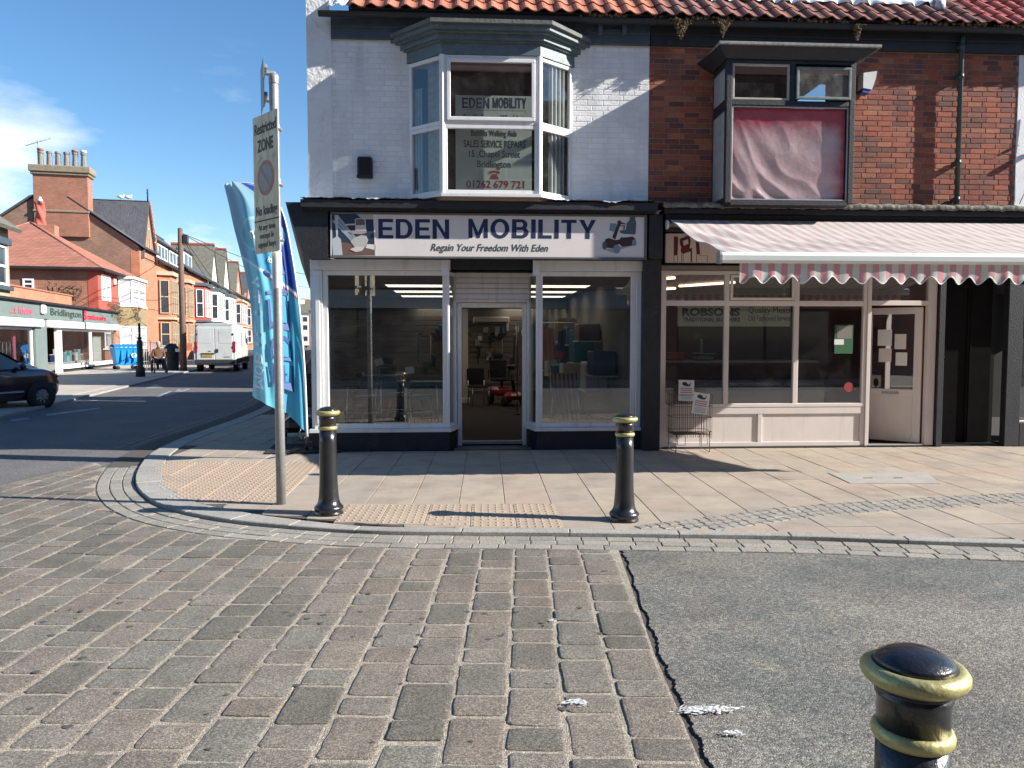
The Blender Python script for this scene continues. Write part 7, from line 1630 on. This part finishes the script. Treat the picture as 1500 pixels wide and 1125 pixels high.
# ---------- road markings
def mark(pts,name,mat=M_mark):
    m=MB(); P_=[gr(px,py,-.045) for px,py in pts]
    v=[Vector((a,b,0)) for a,b in P_]; old=FR[0]; FR[0]=ID; m.add([(q.x,q.y,-.0435) for q in v],[list(range(len(v)))]); o=m.build(name,mat,road); FR[0]=old; return o
mark([(212,569),(228,563),(240,568)],'give_way_triangle')
for pl in([(226,582),(248,573),(252,573.5),(234,582.5)],[(238,580),(276,569),(279,570),(244,580.5)],[(104,587.5),(142,586),(144,587),(106,589)],[(173,585),(208,583),(209,584.5),(175,586)],[(255,574),(262,570),(266,570),(262,574)],[(66,607),(145,597),(146,598.5),(70,609)],[(15,615),(42,612),(43,614),(16,617)]): mark(pl,'white_dash')
# double lines following the kerb
FR[0]=ID
for k,(a_,b_) in enumerate(((-.52,-.58),(-.68,-.74))):
    A_=[];B_=[]; t=2.0
    while t<KP.L:
        p=KP.at(t)
        if p.y<11.9: break
        nn=KP.nrm(t); q=p+nn*a_;r=p+nn*b_; A_.append(tuple(q));B_.append(tuple(r)); t+=.3
    m=MB(); n_=len(A_); m.add([(x,y,-.0435) for x,y in A_]+[(x,y,-.0435) for x,y in B_],[(i,i+1,n_+i+1,n_+i) for i in range(n_-1)]); m.build('yellow_line',M_yel,road)
# ---------- white van
def wheel(mbx,par,x,y,r,w_,rim=M_galv,n=24):
    M=Matrix.Translation((x,y,r))@Matrix.Rotation(R(90),4,'Y'); s=-1 if x<0 else 1
    tv=MB().lathe([(r*.6,-w_/2),(r*.93,-w_/2),(r,-w_/2+.03),(r,w_/2-.03),(r*.93,w_/2),(r*.6,w_/2),(r*.6,-w_/2)],n=n,M=M).build('wheel',M_rub,par)
    MB().lathe([(0,s*w_*.30),(r*.25,s*w_*.34),(r*.6,s*w_*.46)],n=n,M=M).build('rim',rim,tv)
    for k in range(9):
        a=k*math.pi*2/9; M2=Matrix.Translation((x+s*w_*.42,y,r))@Matrix.Rotation(a,4,'X'); MB().box(-.012,.012,-.022,.022,r*.12,r*.58,.006,M=M2).build('spoke',rim,tv)
    return tv
def loft(secs,closed=True):
    m=MB(); n=len(secs[0]); vs=[p for s in secs for p in s]; fs=[]
    for k in range(len(secs)-1):
        for i in range(n if closed else n-1): fs.append([k*n+i,k*n+(i+1)%n,(k+1)*n+(i+1)%n,(k+1)*n+i])
    if closed: fs.append(list(range(n))[::-1]); fs.append([(len(secs)-1)*n+i for i in range(n)])
    m.add(vs,fs,False); return m
vx,vy=gr(317,545,-.048); VM=Matrix.Translation((vx-.05,vy+.0,-.048))@Matrix.Rotation(R(8.5),4,'Z')
M_van=pm('dirty_white_van_paint',(.55,.58,.57),rough=.35,var=.06,dirt=((.33,.33,.31),2,.55,.4),coat=.3); M_bump=flat('dark_grey_bumper',(.03,.032,.035)); M_tail=flat('red_tail_light',(.4,.01,.015),rough=.2,coat=.5)
with frame(M=VM):        # +y is forward, rear face at y=0
    vn=thing('parked_van','tall white panel van parked at the far kerb seen from behind','van',(0,2.7,0))
    def sec(y,hw,top,r=.18,bot=.38): 
        t_=hw*.90
        return [(-hw,y,bot),(-hw-.02,y,1.1),(-t_-.03,y,top-.25),(-t_+.06,y,top-.048),(-t_+.25,y,top),(t_-.25,y,top),(t_-.06,y,top-.048),(t_+.03,y,top-.25),(hw+.02,y,1.1),(hw,y,bot)]
    m=loft([sec(.0,.97,2.38),sec(.05,1.0,2.42),sec(1.5,1.02,2.47),sec(3.7,1.02,2.45),sec(4.2,1.0,2.36),sec(4.75,.97,1.75),sec(5.3,.93,1.2),sec(5.55,.88,1.0)]); bd_=m.build('body',M_van,vn)
    for s,lb in((-1,'left'),(1,'right')): 
        dm=MB().box(.012 if s>0 else -.86,.86 if s>0 else -.012,-.035,.0,.62,2.22,.03).build('rear_door',M_van,vn)
        MB().box(s*.5-.3,s*.5+.3,-.042,-.036,1.45,2.1,.05).build('door_panel',M_van,dm)
        for z in(1.2,1.85): MB().box(s*.86-.03,s*.86+.05,-.06,-.02,z,z+.1,.01).build('hinge',M_bump,dm)
        MB().box(s*.90-.06,s*.90+.09,-.05,.10,.98,1.55,.03).build('tail_light',M_tail,vn)
        MB().box(s*1.03-.01,s*1.03+.01,2.1,2.13,.7,2.0).build('side_seam',M_bump,vn)
        MB().box(s*.9-.1,s*.9+.14,4.35,4.45,1.35,1.7,.02).build('mirror',M_bump,vn)
        MB().quad((s*1.012,3.95,1.45),(s*1.0,4.65,1.45),(s*.94,4.35,1.98),(s*.96,3.95,2.02)).build('side_window',M_farpane,vn)
    MB().box(-.96,.96,-.09,.05,.40,.62,.03).build('bumper',M_bump,vn); MB().box(-1.03,-.99,.1,5.2,.42,.68,.01).build('side_trim',M_bump,vn); MB().box(.99,1.03,.1,5.2,.42,.68,.01).build('side_trim',M_bump,vn)
    MB().box(-.62,-.12,-.06,-.045,.76,.88,.004).build('number_plate',pm('yellow_number_plate',(.40,.25,.04),rough=.5),vn); MB().box(-.66,-.0,-.065,-.044,.90,.96,.01).build('plate_light_bar',M_bump,vn)
    MB().box(.03,.17,-.06,-.04,.98,1.16,.02).build('door_handle',M_bump,vn); MB().box(-.3,-.18,-.05,-.04,1.03,1.08,.01).build('badge',M_galv,vn); MB().box(.42,.72,-.045,-.04,.74,.78).build('model_badge',M_galv,vn)
    MB().box(-.9,.9,-.02,.06,2.36,2.43,.02).build('roof_lip',M_van,vn)
    for sx_ in(-.88,.88):
        for yy in(1.0,4.4): wheel(None,vn,sx_,yy,.34,.24)
t=thing('parked_car','dark blue car parked beyond the white van beside the flag','car',(*gr(368,530,-.048),-.048)); fx,fy=gr(372,531,-.048)
# ---------- near-left dark car and the far blue one
M_carp=pm('dark_plum_car_paint',(.035,.009,.018),rough=.25,coat=1,var=.1); M_carb=pm('dark_blue_car_paint',(.01,.018,.07),rough=.22,coat=1,var=.1)
def carbuild(t,paint):
    # +y forward, front wheel centre at y=0; small hatchback, smooth body from lofted sections
    prof=[(-3.05,.55,.62,.30),(-3.0,.70,1.0,.26),(-2.85,.78,1.25,.24),(-2.4,.82,1.42,.22),(-1.7,.83,1.49,.2),(-1.15,.83,1.46,.2),(-.55,.83,1.20,.2),(-.25,.82,1.02,.2),(.15,.80,.96,.22),(.45,.74,.88,.24),(.62,.62,.74,.28),(.68,.45,.60,.34)]
    secs=[]
    for y,hw,top,bot in prof:
        bel=min(.92,top-.04); tw=hw if top<1.0 else hw-.20*min(1,(top-.92)/.5)
        pts=[]
        for s in(-1,1):
            q=[(s*hw*.86,bot),(s*hw*.98,bot+.12),(s*(hw+.01),.62 if top>.7 else (bot+top)/2),(s*hw*.985,bel-.04),(s*(hw-.04),bel),(s*(tw+.0) if top>1 else s*hw*.8,max(bel+.01,top-.10)),(s*(tw-.10) if top>1 else s*hw*.55,top-.02),(s*tw*.35,top)]
            pts+= q if s<0 else q[::-1]
        secs.append([(x,y,z) for x,z in pts])
    # cut the wheel openings by raising the sill there
    me=loft(secs).mesh('body'); 
    for p in me.polygons: p.use_smooth=True
    b=obj('body',me,paint,t)
    for s in(-1,1):
        for yy in(0,-2.35):
            M=Matrix.Translation((s*.80,yy,.30))@Matrix.Rotation(R(90),4,'Y'); MB().lathe([(0,-.045),(.35,-.045),(.355,.045),(0,.045)],n=28,M=M).build('wheel_arch',M_rub,b)
            wheel(None,t,s*.765,yy,.29,.18)
        g1=[(-.30,.96),(-.95,1.36),(-1.22,1.40),(-1.28,.95)]; g2=[(-1.36,.95),(-1.31,1.40),(-2.1,1.40),(-2.45,1.25),(-2.5,.97)]
        for g in(g1,g2):
            xz=lambda z: s*(.815-.19*min(1,max(0,(z-.92)/.5)))
            m=MB(); m.add([(xz(z)+s*.006,y,z) for y,z in g]+[(xz(z)-s*.02,y,z) for y,z in g],[list(range(len(g))),list(range(len(g),2*len(g)))]); m.build('side_window',M_farpane,b)
        m=MB(); m.tube([(s*.83,y,.95) for y in(-.32,-1.3,-2.5)],.012,5); m.build('window_trim',M_rub,b)
        MB().box(s*.845-.01,s*.845+.01,-1.9,-.45,.40,.44,.004).build('side_strip',M_chr,b)
        m=MB(); m.grid(lambda u,v:(s*(.93+.09*math.sin(3.14*v)*math.cos(6.28*u)),-.52+.06*math.sin(6.28*u)*math.sin(3.14*v),.93+.18*v),12,8); m.build('door_mirror',paint,t)
        m=MB(); m.tube([(s*.82,-1.28,.92),(s*.835,-1.30,.35)],.004,4); m.build('door_seam',M_rub,b)
        MB().box(s*.62-.12,s*.62+.12,.36,.56,.66,.80,.05).build('headlight',M_farpane,t)
    m=MB(); m.add([(-.66,-.50,1.0+.16),(.66,-.50,1.16),(.52,-1.10,1.44),(-.52,-1.10,1.44)],[(0,1,2,3)]); 
    m2=MB(); m2.grid(lambda u,v:((-1+2*u)*(.70-.14*v),-.42-.66*v,1.105+.345*v+.045*math.sin(3.14*v)+.0*u),8,6); m2.build('windscreen',M_farpane,t)
    return t
hd=25; wx_,wy_=gr(60.5,597.5,-.048)
a=R(-hd); M=Matrix.Translation((wx_,wy_,-.048))@Matrix.Rotation(a,4,'Z')@Matrix.Translation((-.8,0,0))
with frame(M=M): carbuild(thing('dark_car','dark plum hatchback entering the picture at the left edge','car',(0,0,0)),M_carp)
bpy.data.objects.remove(t) if t.name.startswith('parked_car') else None
M=Matrix.Translation((fx+.9,fy+9,-.048))@Matrix.Rotation(R(190),4,'Z')
with frame(M=M): carbuild(thing('parked_car','dark blue car parked beyond the white van beside the flag','car',(0,0,0)),M_carb)
FR[0]=ID
# scrap of shrubbery beyond the van
t=thing('garden_shrub','yellow green shrub in a front garden beyond the white van','shrub',tuple(SF_@Vector((47,-1.6,0)))); rr=random.Random(4)
m=MB(); c0=SF_@Vector((47,-2.0,1.3))
for i in range(700):
    v=Vector((rr.gauss(0,1),rr.gauss(0,1),rr.gauss(0,1))).normalized()*rr.random()**.4; s=.09; p=c0+Vector((v.x*1.3,v.y*1.3,v.z*1.2)); M=Matrix.Translation(p)@Matrix.Rotation(rr.random()*6,4,Vector((rr.random(),rr.random(),1)).normalized()); m.add([M@Vector(q) for q in((-s,0,0),(0,-s*.5,0),(s,0,.02),(0,s*.5,0))],[(0,1,2,3)])
m.build('crown',pm('yellow_green_leaves',None,rough=.8,ramp=[(.10,.13,.02),(.16,.17,.03),(.06,.09,.02)]),t); MB().tube([(c0.x,c0.y,0),(c0.x,c0.y,1.2)],.05,6).build('trunk',M_wood,t)
# anything built but never used is dropped
for me in list(bpy.data.meshes):
    if me.users==0: bpy.data.meshes.remove(me)
